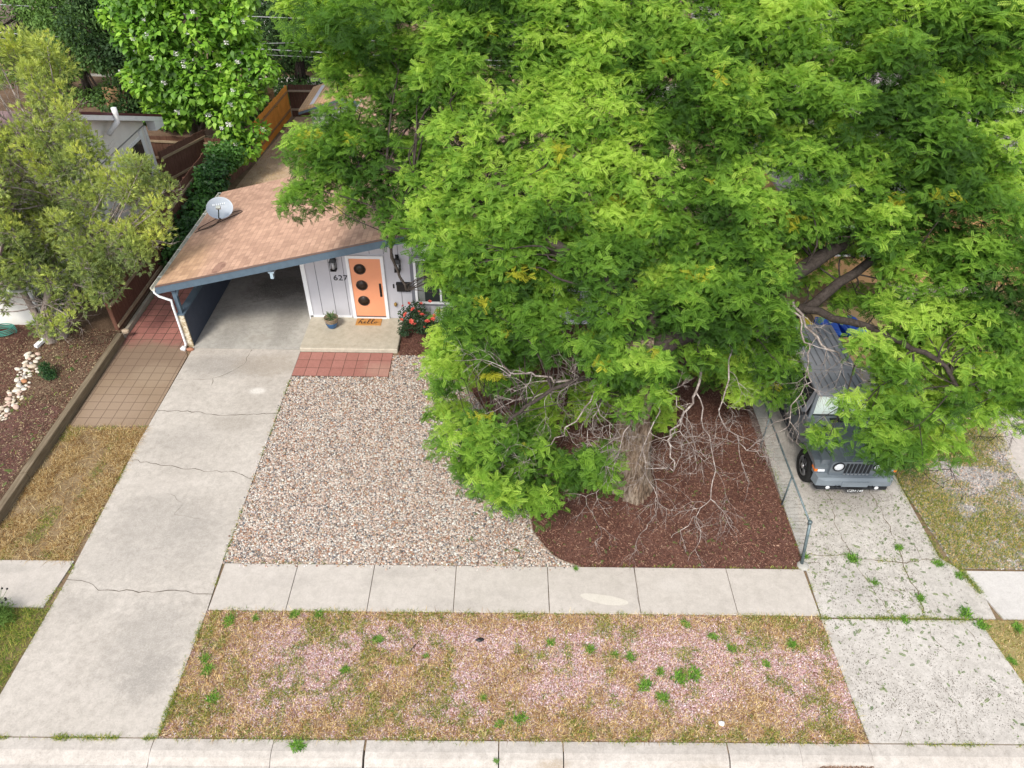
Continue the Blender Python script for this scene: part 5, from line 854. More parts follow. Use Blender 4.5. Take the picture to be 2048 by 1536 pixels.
BL_BACK="""-4.05,20.7,9.74,0.83 -2.93,20.7,9.59,0.61 -1.04,19.53,9.67,0.62 0.23,20.15,9.72,0.63 1.72,19.94,10.22,0.86 3.12,19.6,9.91,0.81 4.57,20.18,9.91,0.76 5.57,19.79,10.17,0.88 7.18,20.45,10.28,0.83 8.92,20.06,9.89,0.64 11.33,19.56,10.33,0.75 -4.88,20.4,9.12,0.67 -3.25,20.46,8.46,0.77 -2.2,20.51,8.72,0.82 -0.73,19.28,9.25,0.78 1.39,19.07,8.82,0.74 2.52,18.75,9.22,0.79 3.71,18.84,9.39,0.72 5.09,18.46,9.1,0.6 6.1,19.05,9.33,0.69 7.6,19.07,9.07,0.71 9.04,18.93,9.27,0.79 10.12,18.88,9.64,0.61 12.17,19.11,9.22,0.7 -4.09,19.45,8.25,0.72 -2.31,19.23,7.94,0.73 -1.38,18.79,8.1,0.73 0.4,18.07,8.3,0.74 1.65,18.42,8.47,0.78 2.99,18.64,8.11,0.76 4.72,18.44,8,0.8 5.98,17.98,8.52,0.63 7.4,18.22,8.62,0.64 8.25,18.63,8.65,0.76 9.97,18.03,8.25,0.7 11.04,18.24,8.47,0.87 -3.41,19.28,6.92,0.84 -2.19,18.91,7.34,0.7 -0.52,17.79,7.11,0.65 0.75,17.49,7.7,0.63 2.02,17.29,7.28,0.79 4.11,17.63,7.17,0.74 5.03,17.63,7.77,0.89 5.97,17.08,7.36,0.83 7.64,17.27,7.35,0.77 8.7,17.28,7.7,0.81 10.34,17.47,8.02,0.87 11.62,17.38,8.01,0.68 -3.54,17.58,6.05,0.76 -2.83,18.84,6.33,0.75 -1.35,16.93,6.87,0.83 0.61,16.85,6.77,0.72 1.63,17.06,6.77,0.64 3.38,17.63,6.79,0.75 4.35,16.64,6.85,0.65 5.29,16.64,7.02,0.75 7.41,17.43,6.96,0.7 8.79,16.78,6.85,0.61 10.09,17.05,6.92,0.6 11.08,16.75,7.18,0.6 -4.31,17.67,4.96,0.81 -3.56,17.59,4.77,0.8 -1.75,16.66,5.61,0.7 0.1,16.01,5.72,0.66 1.24,16.04,5.65,0.65 2.42,16.5,5.6,0.77 3.89,16.41,5.71,0.74 4.67,16.2,6.25,0.81 8.34,16.64,5.94,0.8 9.42,16.08,5.82,0.85 11.08,16.82,6.04,0.8 11.41,16.3,6.38,0.83 -2.48,16.81,4.24,0.68 -1.11,15.55,5.23,0.75 0.1,15.36,4.69,0.62 1.58,15.84,5.2,0.71 2.96,15.19,5.32,0.86 4.14,15.73,5.21,0.88 5.5,15.66,4.96,0.81 7.55,15.85,4.86,0.79 8.09,14.98,5.19,0.73 9.62,15.84,5.39,0.85 11.13,15.82,5.3,0.79 -0.27,14.84,3.86,0.84 1.21,14.89,3.76,0.68 2.11,14.83,4.62,0.65 3.83,14.98,4.36,0.62 5.01,15.17,4.22,0.79 9.18,15.36,4.28,0.82 10.74,14.9,4.03,0.61 11.48,14.9,4.69,0.64 -0.94,14.19,3.72,0.63 0.23,13.43,3.57,0.87 2.11,14.22,3.31,0.81 3.18,14.58,3.42,0.82 4.39,14.01,3.01,0.62 5.61,14.06,3.11,0.7 8.13,13.72,3.73,0.64 9.52,14.01,3.35,0.64 10.93,14.02,3.85,0.82 10.14,13.09,2.69,0.77 -2.79,15.46,6.31,0.9 9.62,15.57,6.17,0.9 7.45,19.08,9.46,0.9 6.12,18.93,6.83,0.9 6.23,19.13,6.69,0.9 -1.41,18.46,7.82,0.9 -1.31,16.66,9.33,0.9 7.97,15.94,7.13,0.9 8.77,16.91,6.82,0.9 7.66,16.95,8.02,0.9 10.65,15.36,9.18,0.9 8.35,16.02,5.77,0.9 0.52,17.84,7.55,0.9 5.33,18.53,6.4,0.9 3.74,19.49,7.94,0.9 1.88,20.01,7.5,0.9 -1.45,16.17,7.32,0.9 0.09,18.03,8.97,0.9 6.09,18.16,6.3,0.9 3.67,19.38,9.15,0.9 9.11,16.96,6.84,0.9 -3.47,15.63,8.89,0.9 1.35,19.06,6.94,0.9 4.03,18.89,7.06,0.9 10.26,15.79,6.15,0.9 7.75,15.72,5.56,0.9 0.06,18.56,9.12,0.9 7.85,16.09,7.22,0.9 3.03,19.61,6.33,0.9 2.13,19.33,8.78,0.9 9.39,16.22,8.44,0.9 4.06,19.16,7.47,0.9 3.55,18.62,5.55,0.9 -2.36,17.51,7.19,0.9 -0.89,19.14,6.54,0.9 -1.58,18.87,6.44,0.9 5.11,18.3,6.49,0.9 2.23,19.55,6.94,0.9 -4.17,15.83,6.08,0.9 0.69,18.01,5.72,0.9 7.4,17.26,8.57,0.9 9.52,15.95,8.84,0.9 9.89,15.73,8.85,0.9 2.41,20.17,6.79,0.9 1.62,19.77,8.82,0.9 7.86,17.25,9.17,0.9 4.06,19.83,7.36,0.9 6.73,18.15,6.15,0.9 7.74,18.18,5.6,0.9 7.84,15.96,6.13,0.9 1.54,18.18,8.19,0.9 -3.17,16.8,8.71,0.9 -1.12,19.07,7.52,0.9 6.64,17.64,7.57,0.9 9.42,15.97,7.54,0.9 4.52,18.84,6.11,0.9 -2.35,17.4,6.23,0.9 9.51,15.49,7.69,0.9 -1.02,17.1,5.89,0.9 1.98,20.16,5.92,0.9"""
BL_CED="""-12.76,19.65,7.21,0.34 -12.48,19.99,7.14,0.34 -11.82,19.54,7.15,0.32 -13.12,19.42,6.99,0.36 -12.81,19.66,6.96,0.28 -12.18,19.74,6.97,0.32 -11.8,19.79,6.68,0.35 -13.73,19.55,6.48,0.32 -12.1,18.95,6.73,0.34 -12.14,19.56,6.55,0.27 -13.98,19.22,6,0.26 -11.91,18.73,6.31,0.29 -11.54,19.04,6.25,0.24 -14.24,18.98,5.66,0.3 -13.65,18.73,5.84,0.29 -12.51,18.88,5.8,0.26 -12.19,19.18,5.86,0.27 -11.25,18.39,5.9,0.3 -14.09,18.71,5.4,0.3 -13.68,18.84,5.2,0.31 -12.77,18.65,5.38,0.28 -12.07,18.36,5.5,0.24 -11.9,18.98,5.41,0.35 -11.25,18.43,5.41,0.35 -13.8,17.98,5.33,0.27 -13.34,18.19,5.28,0.35 -12.97,18.17,5.15,0.26 -12.35,18.05,5.14,0.31 -11.88,18.19,5.16,0.33 -11.79,18.67,4.89,0.28 -11.1,18.58,5.07,0.32 -13.91,18.25,4.67,0.28 -13.49,18.43,4.68,0.29 -12.82,17.91,4.84,0.24 -12.2,18.02,4.79,0.35 -11.56,17.93,4.71,0.35 -11.11,17.97,4.91,0.34 -10.93,18.49,4.68,0.25 -10.02,18.22,4.72,0.29 -9.54,17.85,4.78,0.3 -14.02,17.56,4.45,0.26 -13.82,18.14,4.39,0.28 -13.19,17.71,4.37,0.35 -12.86,18.41,4.14,0.28 -11.93,17.86,4.46,0.29 -11.56,18.24,4.38,0.35 -11,18.02,4.24,0.33 -10.43,17.76,4.37,0.34 -10.08,18.37,4.12,0.3 -9.47,18.17,4.43,0.34 -13.7,17.33,4.16,0.31 -13.33,17.27,4.15,0.29 -12.88,17.7,4.12,0.26 -12.64,18.16,3.62,0.34 -12.19,18.21,3.64,0.27 -11.41,17.66,4,0.31 -10.8,17.77,4.03,0.24 -9.9,17.54,4.27,0.33 -10.03,18.25,3.8,0.31 -9.21,18.08,4.04,0.35 -14.47,17.73,3.57,0.35 -14.37,17.99,3.24,0.34 -13.66,17.84,3.37,0.31 -13.16,17.82,3.33,0.29 -12.56,17.96,3.41,0.35 -11.53,17.59,3.51,0.26 -11.17,17.73,3.67,0.35 -9.1,17.18,3.92,0.26 -14.48,17.77,2.89,0.29 -13.92,17.73,2.82,0.31 -13.32,17.41,3.1,0.33 -12.46,17.41,3.17,0.32 -11.65,16.93,3.56,0.34 -11.29,17.5,3.34,0.32 -10.79,17.29,3.16,0.28 -10.09,16.97,3.3,0.27 -10.1,17.79,3.1,0.25 -9.33,17.54,3.24,0.27 -14.26,16.91,3.04,0.34 -13.6,16.71,2.88,0.28 -13.79,17.51,2.72,0.29 -12.89,17.02,2.76,0.35 -12.42,17.22,2.84,0.32 -11.4,16.76,2.96,0.28 -11.02,16.95,2.79,0.33 -10.63,16.95,2.8,0.35 -9.86,16.78,2.93,0.36 -9.41,17.11,3.06,0.29 -14.03,16.46,2.63,0.28 -13.66,16.92,2.49,0.24 -13.37,16.99,2.27,0.26 -12.95,17.4,2.26,0.25 -12.45,17.41,2.26,0.32 -11.16,16.5,2.56,0.29 -11.05,16.87,2.4,0.34 -10.47,17.1,2.2,0.26 -9.75,16.74,2.71,0.31 -14.44,17.18,1.63,0.3 -13.34,16.23,2.21,0.33 -12.98,16.74,1.91,0.28 -12.29,16.55,2.12,0.32 -12.15,17.06,2.04,0.31 -11.22,16.59,2.16,0.27 -10.8,16.75,1.92,0.35 -14.33,16.58,1.73,0.34 -13.97,16.54,1.44,0.27 -12.53,16.94,1.19,0.27 -11.76,16.71,1.31,0.27 -10.92,16.39,1.85,0.31 -14.1,15.98,1.47,0.32 -12.52,15.67,1.23,0.19 -12.61,16.33,0.92,0.21 -11.61,15.65,1.44,0.2 -12.88,16.34,0.6,0.23 -11.98,15.62,1.16,0.17"""
BL_CED2="""-12.54,20.09,6.61,0.34 -14.18,20.47,6.17,0.3 -12.65,19.56,6.41,0.28 -12.61,19.71,5.68,0.35 -14.08,19.15,4.88,0.33 -12.92,19.06,4.88,0.28 -12.73,19.72,4.71,0.29 -13.81,18.7,4.23,0.32 -12.42,18.51,4.58,0.39 -12.05,18.85,4.36,0.31 -14.28,18.41,3.76,0.34 -12.9,18.05,3.61,0.41 -12.49,18.26,3.46,0.29 -11.73,19.04,3.53,0.34 -10.69,18.93,3.54,0.34 -14.35,18.67,2.91,0.31 -12.85,18.08,2.73,0.33 -11.89,17.94,2.77,0.34 -11.12,18.4,2.6,0.31 -10.07,17.75,2.98,0.38 -14.8,17.71,1.97,0.32 -13.99,18.07,2.21,0.3 -12.67,17.57,2.28,0.36 -11.72,17.66,2.44,0.38 -11.06,18.25,2.2,0.35 -14.49,17.93,1.6,0.37 -13.66,17.84,1.52,0.32 -12.09,17.13,1.6,0.36 -11.28,17.37,1.95,0.41 -13.03,17.51,0.9,0.4"""
BL_CAT="""-10.33,30.05,8.41,0.53 -14.47,30.32,7.68,0.5 -13.52,30.06,7.88,0.57 -12.86,30.48,7.84,0.64 -11.57,29.71,8.06,0.54 -10.67,29.53,7.94,0.71 -10.23,30.45,8.01,0.58 -14.22,30.17,7.1,0.57 -13.38,30.36,7.51,0.56 -12.41,29.96,7.38,0.5 -11.35,30.26,7.49,0.7 -10.55,30.41,7.41,0.55 -9.67,29.42,7.39,0.6 -14.34,29.61,6.81,0.53 -13.42,29.81,6.6,0.57 -12.69,29.28,6.89,0.6 -12.12,29.75,6.61,0.71 -11.05,29.47,6.71,0.69 -10.11,29.83,6.86,0.67 -14.39,30.04,6.32,0.71 -13.36,29.42,6.31,0.67 -11.96,29.26,6.42,0.55 -11.61,29.77,6.42,0.7 -11.08,29.96,5.99,0.63 -9.83,29.39,6.41,0.61 -14.88,29.81,5.66,0.69 -13.66,29.4,5.58,0.72 -12.8,29.27,5.83,0.56 -11.97,29.2,5.64,0.66 -11.2,29.76,5.37,0.5 -10.19,29,5.64,0.71 -14.14,28.93,4.97,0.7 -13.13,28.97,5.13,0.69 -12.66,29.46,5.07,0.5 -11.51,28.87,5.1,0.56 -10.83,29.75,4.88,0.6 -10.23,29.82,5.06,0.69 -13.85,29.14,4.38,0.72 -12.93,28.87,4.29,0.7 -12.37,29.04,4.24,0.56 -11.45,29.33,4.49,0.54 -10.38,29.3,4.57,0.71 -9.84,29.35,4.45,0.66 -14.61,29.31,3.51,0.6 -13.84,29.21,3.95,0.7 -12.64,29.01,3.67,0.61 -11.91,28.7,3.87,0.68 -11.02,29.12,3.99,0.5 -10.36,29.03,4.03,0.62 -9.54,29.05,3.88,0.65 -14.09,28.72,3.38,0.58 -13.35,28.99,3.21,0.63 -12.29,28.64,3.17,0.73 -11.46,28.96,3.23,0.69 -10.69,28.5,3.25,0.7 -9.86,28.61,3.05,0.4 -14.11,29.1,2.22,0.56 -13.47,29.1,2.08,0.7 -12.37,28.98,2.64,0.67 -11.51,28.47,2.43,0.6 -10.45,28.28,2.89,0.64 -11.07,28.21,1.89,0.5 -10,28.46,1.81,0.4 -10.74,28.15,1.16,0.74"""
BL_CAT2="""-12.66,30.82,7.38,0.91 -11.59,30.88,7.3,0.84 -10.42,30.54,7.34,0.77 -13.96,31.31,6.17,0.89 -12.83,30.98,6.47,0.93 -10.96,31.02,6.06,0.96 -13.59,30.7,5.45,0.75 -11.86,30.63,5.16,0.67 -14.38,31.24,4.24,0.68 -13.48,30.6,4.25,0.74 -11.48,31.16,4.41,0.96 -14.39,31.39,3.12,0.85 -13.06,31.43,2.81,0.78 -11.33,31.36,2.67,0.78 -13.8,30.78,1.82,0.82 -11.75,30.57,1.83,0.7 -11.46,30.78,1.06,0.84"""
# ---------------- parked off-road vehicle ----------------
paint,nt,b=newmat('slate_metallic_paint'); setp(b,.32,.5,.25); b.inputs['Base Color'].default_value=(.15,.175,.20,1); b.inputs['Coat Weight'].default_value=.5
hard=plain('hardtop_paint',(.25,.26,.29),.45,.3,0,var=.06); ribm=plain('roof_groove_paint',(.12,.125,.14),.5,.3)
blk=plain('black_plastic',(.018,.02,.024),.6,.3); tyrem=plain('tyre_rubber',(.02,.02,.02),.85,.2,var=.2,sc=30)
alloy=plain('alloy',(.55,.55,.56),.3,.5,.8); lampm=plain('headlamp_glass',(.75,.77,.8),.15,.6); amber=plain('amber_lens',(.75,.18,.02),.3)
CX=7.98; e=empty('off_road_vehicle',(CX,13.3,0),'dark slate grey boxy off road vehicle parked nose out on the cracked driveway','car'); o=(0+CX,13.3,0)
def V_(): return MB(o)
def vb(mb,name,m,par=None,label=None):
    q=mb.build(name,m,par or e)
    if label: q['label']=label
    return q
def ringx(w,y,z0,z1,c=.05,n=3):
    P=[]
    for sx,sz,a0 in ((1,1,0),(-1,1,90),(-1,-1,180),(1,-1,270)):
        for k in range(n+1):
            a=R(a0+90*k/n); P.append((CX+sx*(w-c)+c*math.cos(a),y,(z1-c if sz>0 else z0+c)+c*math.sin(a)))
    return P
# tub
mb=V_(); mb.loft([ringx(.76,12.35,.45,1.16),ringx(.79,12.7,.45,1.16),ringx(.79,15.4,.45,1.16),ringx(.75,15.5,.5,1.12)]); body=vb(mb,'body',paint)
mb=V_(); mb.box(CX-.6,CX+.6,11.3,15.4,.3,.46); vb(mb,'chassis',blk)
# hood: tapered with crowned centre
mb=V_(); rings=[]
for y,w,z in ((11.12,.56,1.13),(11.25,.59,1.165),(11.8,.65,1.19),(12.2,.7,1.2),(12.5,.73,1.205)):
    rings.append([(CX+w*t,y,z-.25 if abs(t)==1.0001 else z-.05*abs(t)**3+ (0.028 if abs(t)<.55 else 0)) for t in (-1,-.97,-.85,-.6,-.54,0,.54,.6,.85,.97,1)]+[(CX+w,y,z-.3),(CX-w,y,z-.3)])
mb.loft(rings,0,True,False); vb(mb,'hood',paint)
mb=V_(); mb.box(CX-.28,CX+.28,12.28,12.42,1.215,1.24); 
for x in (-.5,.42): mb.box(CX+x,CX+x+.08,12.0,12.2,1.17,1.19)
vb(mb,'cowl_vent',blk)
# grille
mb=V_(); mb.loft([ringx(.62,11.08,.68,1.14,.09),ringx(.63,11.2,.66,1.155,.09)]); gr=vb(mb,'grille',paint)
mb=V_()
for i in range(7): x=CX+(i-3)*.087; mb.bbox(x-.028,x+.028,11.068,11.079,.79,1.09,.01)
vb(mb,'grille_slot',blk,gr)
mb=V_()
for i in range(7): x=CX+(i-3)*.087; mb.box(x-.024,x+.024,11.066,11.079,.735,.765)
vb(mb,'grille_inset',alloy,gr)
for s in (-1,1):
    mb=V_(); mb.lathe((CX+s*.45,11.07,.99),[(.13,.01),(.135,-.01),(.115,-.02),(.11,.0)],24,axis='y'); h=vb(mb,'headlight',blk)
    mb=V_(); mb.lathe((CX+s*.45,11.07,.99),[(.001,-.03),(.07,-.022),(.105,-.005),(.108,.005)],24,axis='y'); vb(mb,'headlight_lens',lampm,h)
    # fender flares
    mb=V_(); x0,x1=sorted((CX+s*.56,CX+s*.93)); mb.prismX([(11.14,.72),(11.14,.90),(11.3,.98),(12.0,.98),(12.4,.72),(12.3,.68),(11.98,.86),(11.32,.86),(11.24,.7)],x0,x1); vb(mb,'fender',paint)
    mb=V_(); x0,x1=sorted((CX+s*.58,CX+s*.8)); mb.box(x0,x1,11.2,12.3,.9,1.08); vb(mb,'inner_fender',paint)
    mb=V_(); x0,x1=sorted((CX+s*.70,CX+s*.86)); mb.bbox(x0,x1,11.115,11.145,.79,.84,.008); vb(mb,'daytime_lamp',lampm)
    mb=V_(); x0,x1=sorted((CX+s*.865,CX+s*.935)); mb.bbox(x0,x1,11.12,11.3,.79,.85,.008); vb(mb,'turn_signal',amber)
    mb=V_(); x0,x1=sorted((CX+s*.76,CX+s*.93)); mb.prismX([(14.0,.68),(14.15,.88),(14.3,.93),(14.9,.93),(15.1,.85),(15.2,.68),(15.1,.66),(15.0,.8),(14.85,.86),(14.35,.86),(14.2,.8),(14.1,.66)],x0,x1); vb(mb,'fender',paint)
    for y in (11.68,14.62):
        xc=CX+s*.79
        mb=V_(); mb.lathe((xc,y,.395),[(.24,-.12),(.35,-.125),(.385,-.1),(.395,-.05),(.395,.05),(.385,.1),(.35,.125),(.24,.12)],36,axis='x',cap=False); w=vb(mb,'wheel',tyrem)
        mb=V_(); mb.lathe((xc+s*.1,y,.395),[(.24,-.02*s),(.245,.012*s),(.22,.0),(.06,-.005*s),(.05,.02*s),(.001,.022*s)][:3],30,axis='x',cap=False)
        for k in range(5):
            a=k*2*math.pi/5+.3; ca,sa=math.cos(a),math.sin(a)
            for off in (-.035,.035):
                p=[(xc+s*.105,y+ca*r-sa*(off+w_),.395+sa*r+ca*(off+w_)) for r,w_ in ((.04,-.012),(.04,.012),(.23,.016),(.23,-.016))]
                mb.add(p+[(q[0]-s*.03,q[1],q[2]) for q in p],[(0,1,2,3),(3,2,1,0),(0,1,5,4),(1,2,6,5),(2,3,7,6),(3,0,4,7)])
        mb.lathe((xc+s*.11,y,.395),[(.065,-.03),(.06,.0),(.001,.002)],16,axis='x'); vb(mb,'rim',alloy,w)
        mb=V_(); mb.lathe((xc+s*.05,y,.395),[(.235,-.01),(.235,.0)],24,axis='x'); vb(mb,'brake_disc',blk,w)
    # mirrors
    mb=V_(); x0,x1=sorted((CX+s*.88,CX+s*1.05)); mb.bbox(x0,x1,12.62,12.72,1.13,1.3,.03); x0,x1=sorted((CX+s*.76,CX+s*.9)); mb.box(x0,x1,12.64,12.7,1.14,1.18); vb(mb,'mirror',blk)
    # doors
    for y0,y1 in ((12.75,13.68),(13.72,14.45)):
        mb=V_(); x0,x1=sorted((CX+s*.788,CX+s*.803)); mb.bbox(x0,x1,y0,y1,.52,1.13,.01); d=vb(mb,'door',paint)
        mb=V_(); x0,x1=sorted((CX+s*.803,CX+s*.83)); mb.box(x0,x1,y1-.22,y1-.06,.98,1.01); vb(mb,'handle',blk,d)
    # side glass and pillars
    mb=V_(); 
    for y0,y1 in ((12.83,13.66),(13.74,14.42),(14.5,15.32)): 
        mb.add([(CX+s*.765,y0,1.16),(CX+s*.765,y1,1.16),(CX+s*.64,y1,1.72),(CX+s*.64,y0,1.72)],[(0,1,2,3)])
    vb(mb,'side_window',glassm)
    for y0,y1 in ((12.7,12.83),(13.66,13.74),(14.42,14.5),(15.32,15.42)):
        mb=V_(); q=[(CX+s*.77,y0,1.15),(CX+s*.77,y1,1.15),(CX+s*.645,y1,1.74),(CX+s*.645,y0,1.74)]; mb.add(q+[(a-s*.04,b_,c) for a,b_,c in q],[(0,1,2,3),(4,5,6,7),(0,1,5,4),(1,2,6,5),(2,3,7,6),(3,0,4,7)]); vb(mb,'pillar',hard)
    mb=V_(); mb.tube([(CX+s*.87,12.5,.42),(CX+s*.87,14.1,.42)],.05,8); vb(mb,'side_step',blk)
# roof: three panels with ribs
def roofpanel(y0,y1,name,x0=-.64,x1=.64,zt=1.82):
    mb=V_(); mb.loft([[(CX+x0,y,1.735),(CX+x1,y,1.735),(CX+x1,y,zt-.03),(CX+x1-.04,y,zt),(CX+x0+.04,y,zt),(CX+x0,y,zt-.03)] for y in (y0,y1)]); p=vb(mb,name,hard)
    return p
r1=roofpanel(12.66,13.52,'roof_panel'); r2=roofpanel(13.535,15.42,'roof_panel')
mb=V_(); 
for x in np.linspace(-.48,.48,7): 
    if abs(x)>.05: mb.bbox(CX+x-.012,CX+x+.012,12.82,13.4,1.82,1.832,.004)
mb.box(CX-.006,CX+.006,12.66,13.52,1.8,1.822); vb(mb,'roof_rib',ribm,r1)
mb=V_()
for x in np.linspace(-.5,.5,7): mb.bbox(CX+x-.012,CX+x+.012,13.68,15.25,1.82,1.832,.004)
vb(mb,'roof_rib',ribm,r2)
# windscreen frame, glass, sunshade, wipers
mb=V_()
for q in ([(-.74,12.5,1.15),(-.66,12.5,1.15),(-.57,12.68,1.74),(-.65,12.68,1.74)],[(.66,12.5,1.15),(.74,12.5,1.15),(.65,12.68,1.74),(.57,12.68,1.74)],[(-.65,12.66,1.70),(.65,12.66,1.70),(.65,12.69,1.80),(-.65,12.69,1.80)],[(-.74,12.5,1.15),(.74,12.5,1.15),(.73,12.52,1.2),(-.73,12.52,1.2)]):
    q=[(CX+a,b_,c) for a,b_,c in q]; mb.add(q+[(a,b_+.05,c) for a,b_,c in q],[(0,1,2,3),(7,6,5,4),(0,1,5,4),(1,2,6,5),(2,3,7,6),(3,0,4,7)])
fr=vb(mb,'windscreen_frame',paint)
gl,nt,b=newmat('clear_glass'); tr=nd(nt,'ShaderNodeBsdfTransparent'); gs=nd(nt,'ShaderNodeBsdfGlossy'); gs.inputs['Roughness'].default_value=.03; fz=nd(nt,'ShaderNodeFresnel'); mx=nd(nt,'ShaderNodeMixShader')
tr.inputs[0].default_value=(.9,.95,.93,1); nt.links.new(fz.outputs[0],mx.inputs[0]); nt.links.new(tr.outputs[0],mx.inputs[1]); nt.links.new(gs.outputs[0],mx.inputs[2]); nt.links.new(mx.outputs[0],nt.nodes['Material Output'].inputs[0])
mb=V_(); mb.add([(CX-.67,12.53,1.19),(CX+.67,12.53,1.19),(CX+.58,12.685,1.71),(CX-.58,12.685,1.71)],[(0,1,2,3)]); vb(mb,'windscreen',gl)
shade=plain('silver_sunshade',(.85,.88,.87),.5,.3,0,var=.06,sc=14)
for a,b2 in ((-.62,-.06),(.06,.62)):
    mb=V_(); mb.add([(CX+a,12.565,1.23),(CX+b2,12.565,1.23),(CX+b2*.9,12.70,1.68),(CX+a*.9,12.70,1.68)],[(0,1,2,3)]); vb(mb,'sunshade',shade)
mb=V_(); mb.box(CX-.74,CX+.74,12.6,15.3,1.0,1.17); vb(mb,'interior',blk)
mb=V_(); 
for a in (-.45,.15): mb.tube([(CX+a,12.47,1.18),(CX+a+.45,12.5,1.2)],.01,5)
vb(mb,'wiper',blk)
# bumper
mb=V_(); 
def rb(y,w,z0,z1): return [(CX-w,y,z0),(CX+w,y,z0),(CX+w,y,z1),(CX-w,y,z1)]
mb.loft([rb(10.98,.72,.42,.60),rb(10.95,.74,.50,.66),rb(11.0,.86,.46,.71),rb(11.2,.9,.46,.72)][1:]); mb.box(CX-.3,CX+.3,10.93,10.97,.49,.64); bu=vb(mb,'bumper',plain('bumper_grey',(.18,.21,.24),.5,.35))
mb=V_(); mb.loft([rb(10.99,.8,.34,.43),rb(11.15,.82,.3,.44)]); vb(mb,'bumper_valance',blk,bu)
for s in (-1,1):
    mb=V_(); mb.lathe((CX+s*.56,10.985,.40),[(.001,-.012),(.045,-.008),(.05,.01)],14,axis='y'); vb(mb,'fog_lamp',lampm,bu)
    mb=V_(); mb.tube([(CX+s*.42,10.96,.5),(CX+s*.42,10.88,.51),(CX+s*.34,10.88,.51),(CX+s*.34,10.96,.5)],.018,6); vb(mb,'tow_hook',blk,bu)
mb=V_(); mb.bbox(CX-.1,CX+.22,10.925,10.94,.31,.43,.004) ; pl=vb(mb,'licence_plate',M['black'],bu)
t_=text('CZH·149',.095,M['white'],'plate_lettering',None,(CX+.06,10.921,.335),depth=.001); t_.parent=pl; t_.location=(.06,10.921-13.3,.335)
# ---------------- trees ----------------
def parse(s): return [tuple(float(v) for v in t.split(',')) for t in s.split()]
bark,nt,b=newmat('rough_bark'); setp(b,.95,.1); P=pos(nt); mp=nd(nt,'ShaderNodeMapping'); mp.inputs['Scale'].default_value=(1,1,.16); nt.links.new(P,mp.inputs[0])
n1=noise(nt,mp.outputs[0],16,8,.75,.6); n2=noise(nt,P,3,4)
c=ramp(nt,n1,[(.34,(.04,.03,.022)),(.46,(.17,.125,.09)),(.56,(.31,.25,.19)),(.7,(.45,.385,.32))]); c=mix(nt,.5,c,ramp(nt,n2,[(.35,(.75,.6,.5)),(.6,(1,1,1))]),'MULTIPLY')
nt.links.new(c,b.inputs['Base Color']); bump(nt,b,n1,.03,.9)
limbm,nt,b=newmat('limb_bark'); setp(b,.95,.1); P=pos(nt); n1=noise(nt,P,14,6,.75,.5)
nt.links.new(ramp(nt,n1,[(.35,(.03,.024,.02)),(.6,(.07,.057,.05)),(.75,(.12,.10,.09))]),b.inputs['Base Color']); bump(nt,b,n1,.02,.8)
deadm,nt,b=newmat('dead_twig'); setp(b,.9,.1); P=pos(nt); n1=noise(nt,P,7,5,.8)
nt.links.new(ramp(nt,n1,[(.33,(.13,.10,.09)),(.48,(.23,.19,.17)),(.57,(.38,.33,.3)),(.68,(.58,.53,.48))]),b.inputs['Base Color'])
def fronds(C,D,N,L_,col,pairs=6,lw=.13,ll=.34,name='crown',mat='leaf',origin=(0,0,0)):
    """pinnate leaves: C base, D axis, N normal, L length, col colour (all per frond)"""
    n=len(C); S_=np.cross(N,D); ts=[];T=[]
    for i in range(pairs):
        t=.12+.83*i/(pairs-1); l=ll*(1-.45*abs(t-.45)*1.3)
        for s in (-1,1): T.append((t,s,l))
    k=len(T); V=np.empty((n,k*4,3),np.float32); L1=L_[:,None]
    for j,(t,s,l) in enumerate(T):
        b=C+D*L1*t-N*L1*(.16*t*t); tip=D*.62+S_*s*.78-N*.22; tip=tip/np.linalg.norm(tip,axis=1)[:,None]; q=np.cross(N,tip)
        V[:,4*j]=b; V[:,4*j+1]=b+tip*L1*l*.5+q*L1*lw*.5; V[:,4*j+2]=b+tip*L1*l-N*L1*.03; V[:,4*j+3]=b+tip*L1*l*.5-q*L1*lw*.5
    V-=np.array(origin,np.float32)
    F=np.arange(n*k*4,dtype=np.int32).reshape(-1,4); return npmesh(name,V.reshape(-1,3),F,M[mat],np.repeat(col,k*4,0))
def norm(a): return a/np.maximum(np.linalg.norm(a,axis=1),1e-6)[:,None]
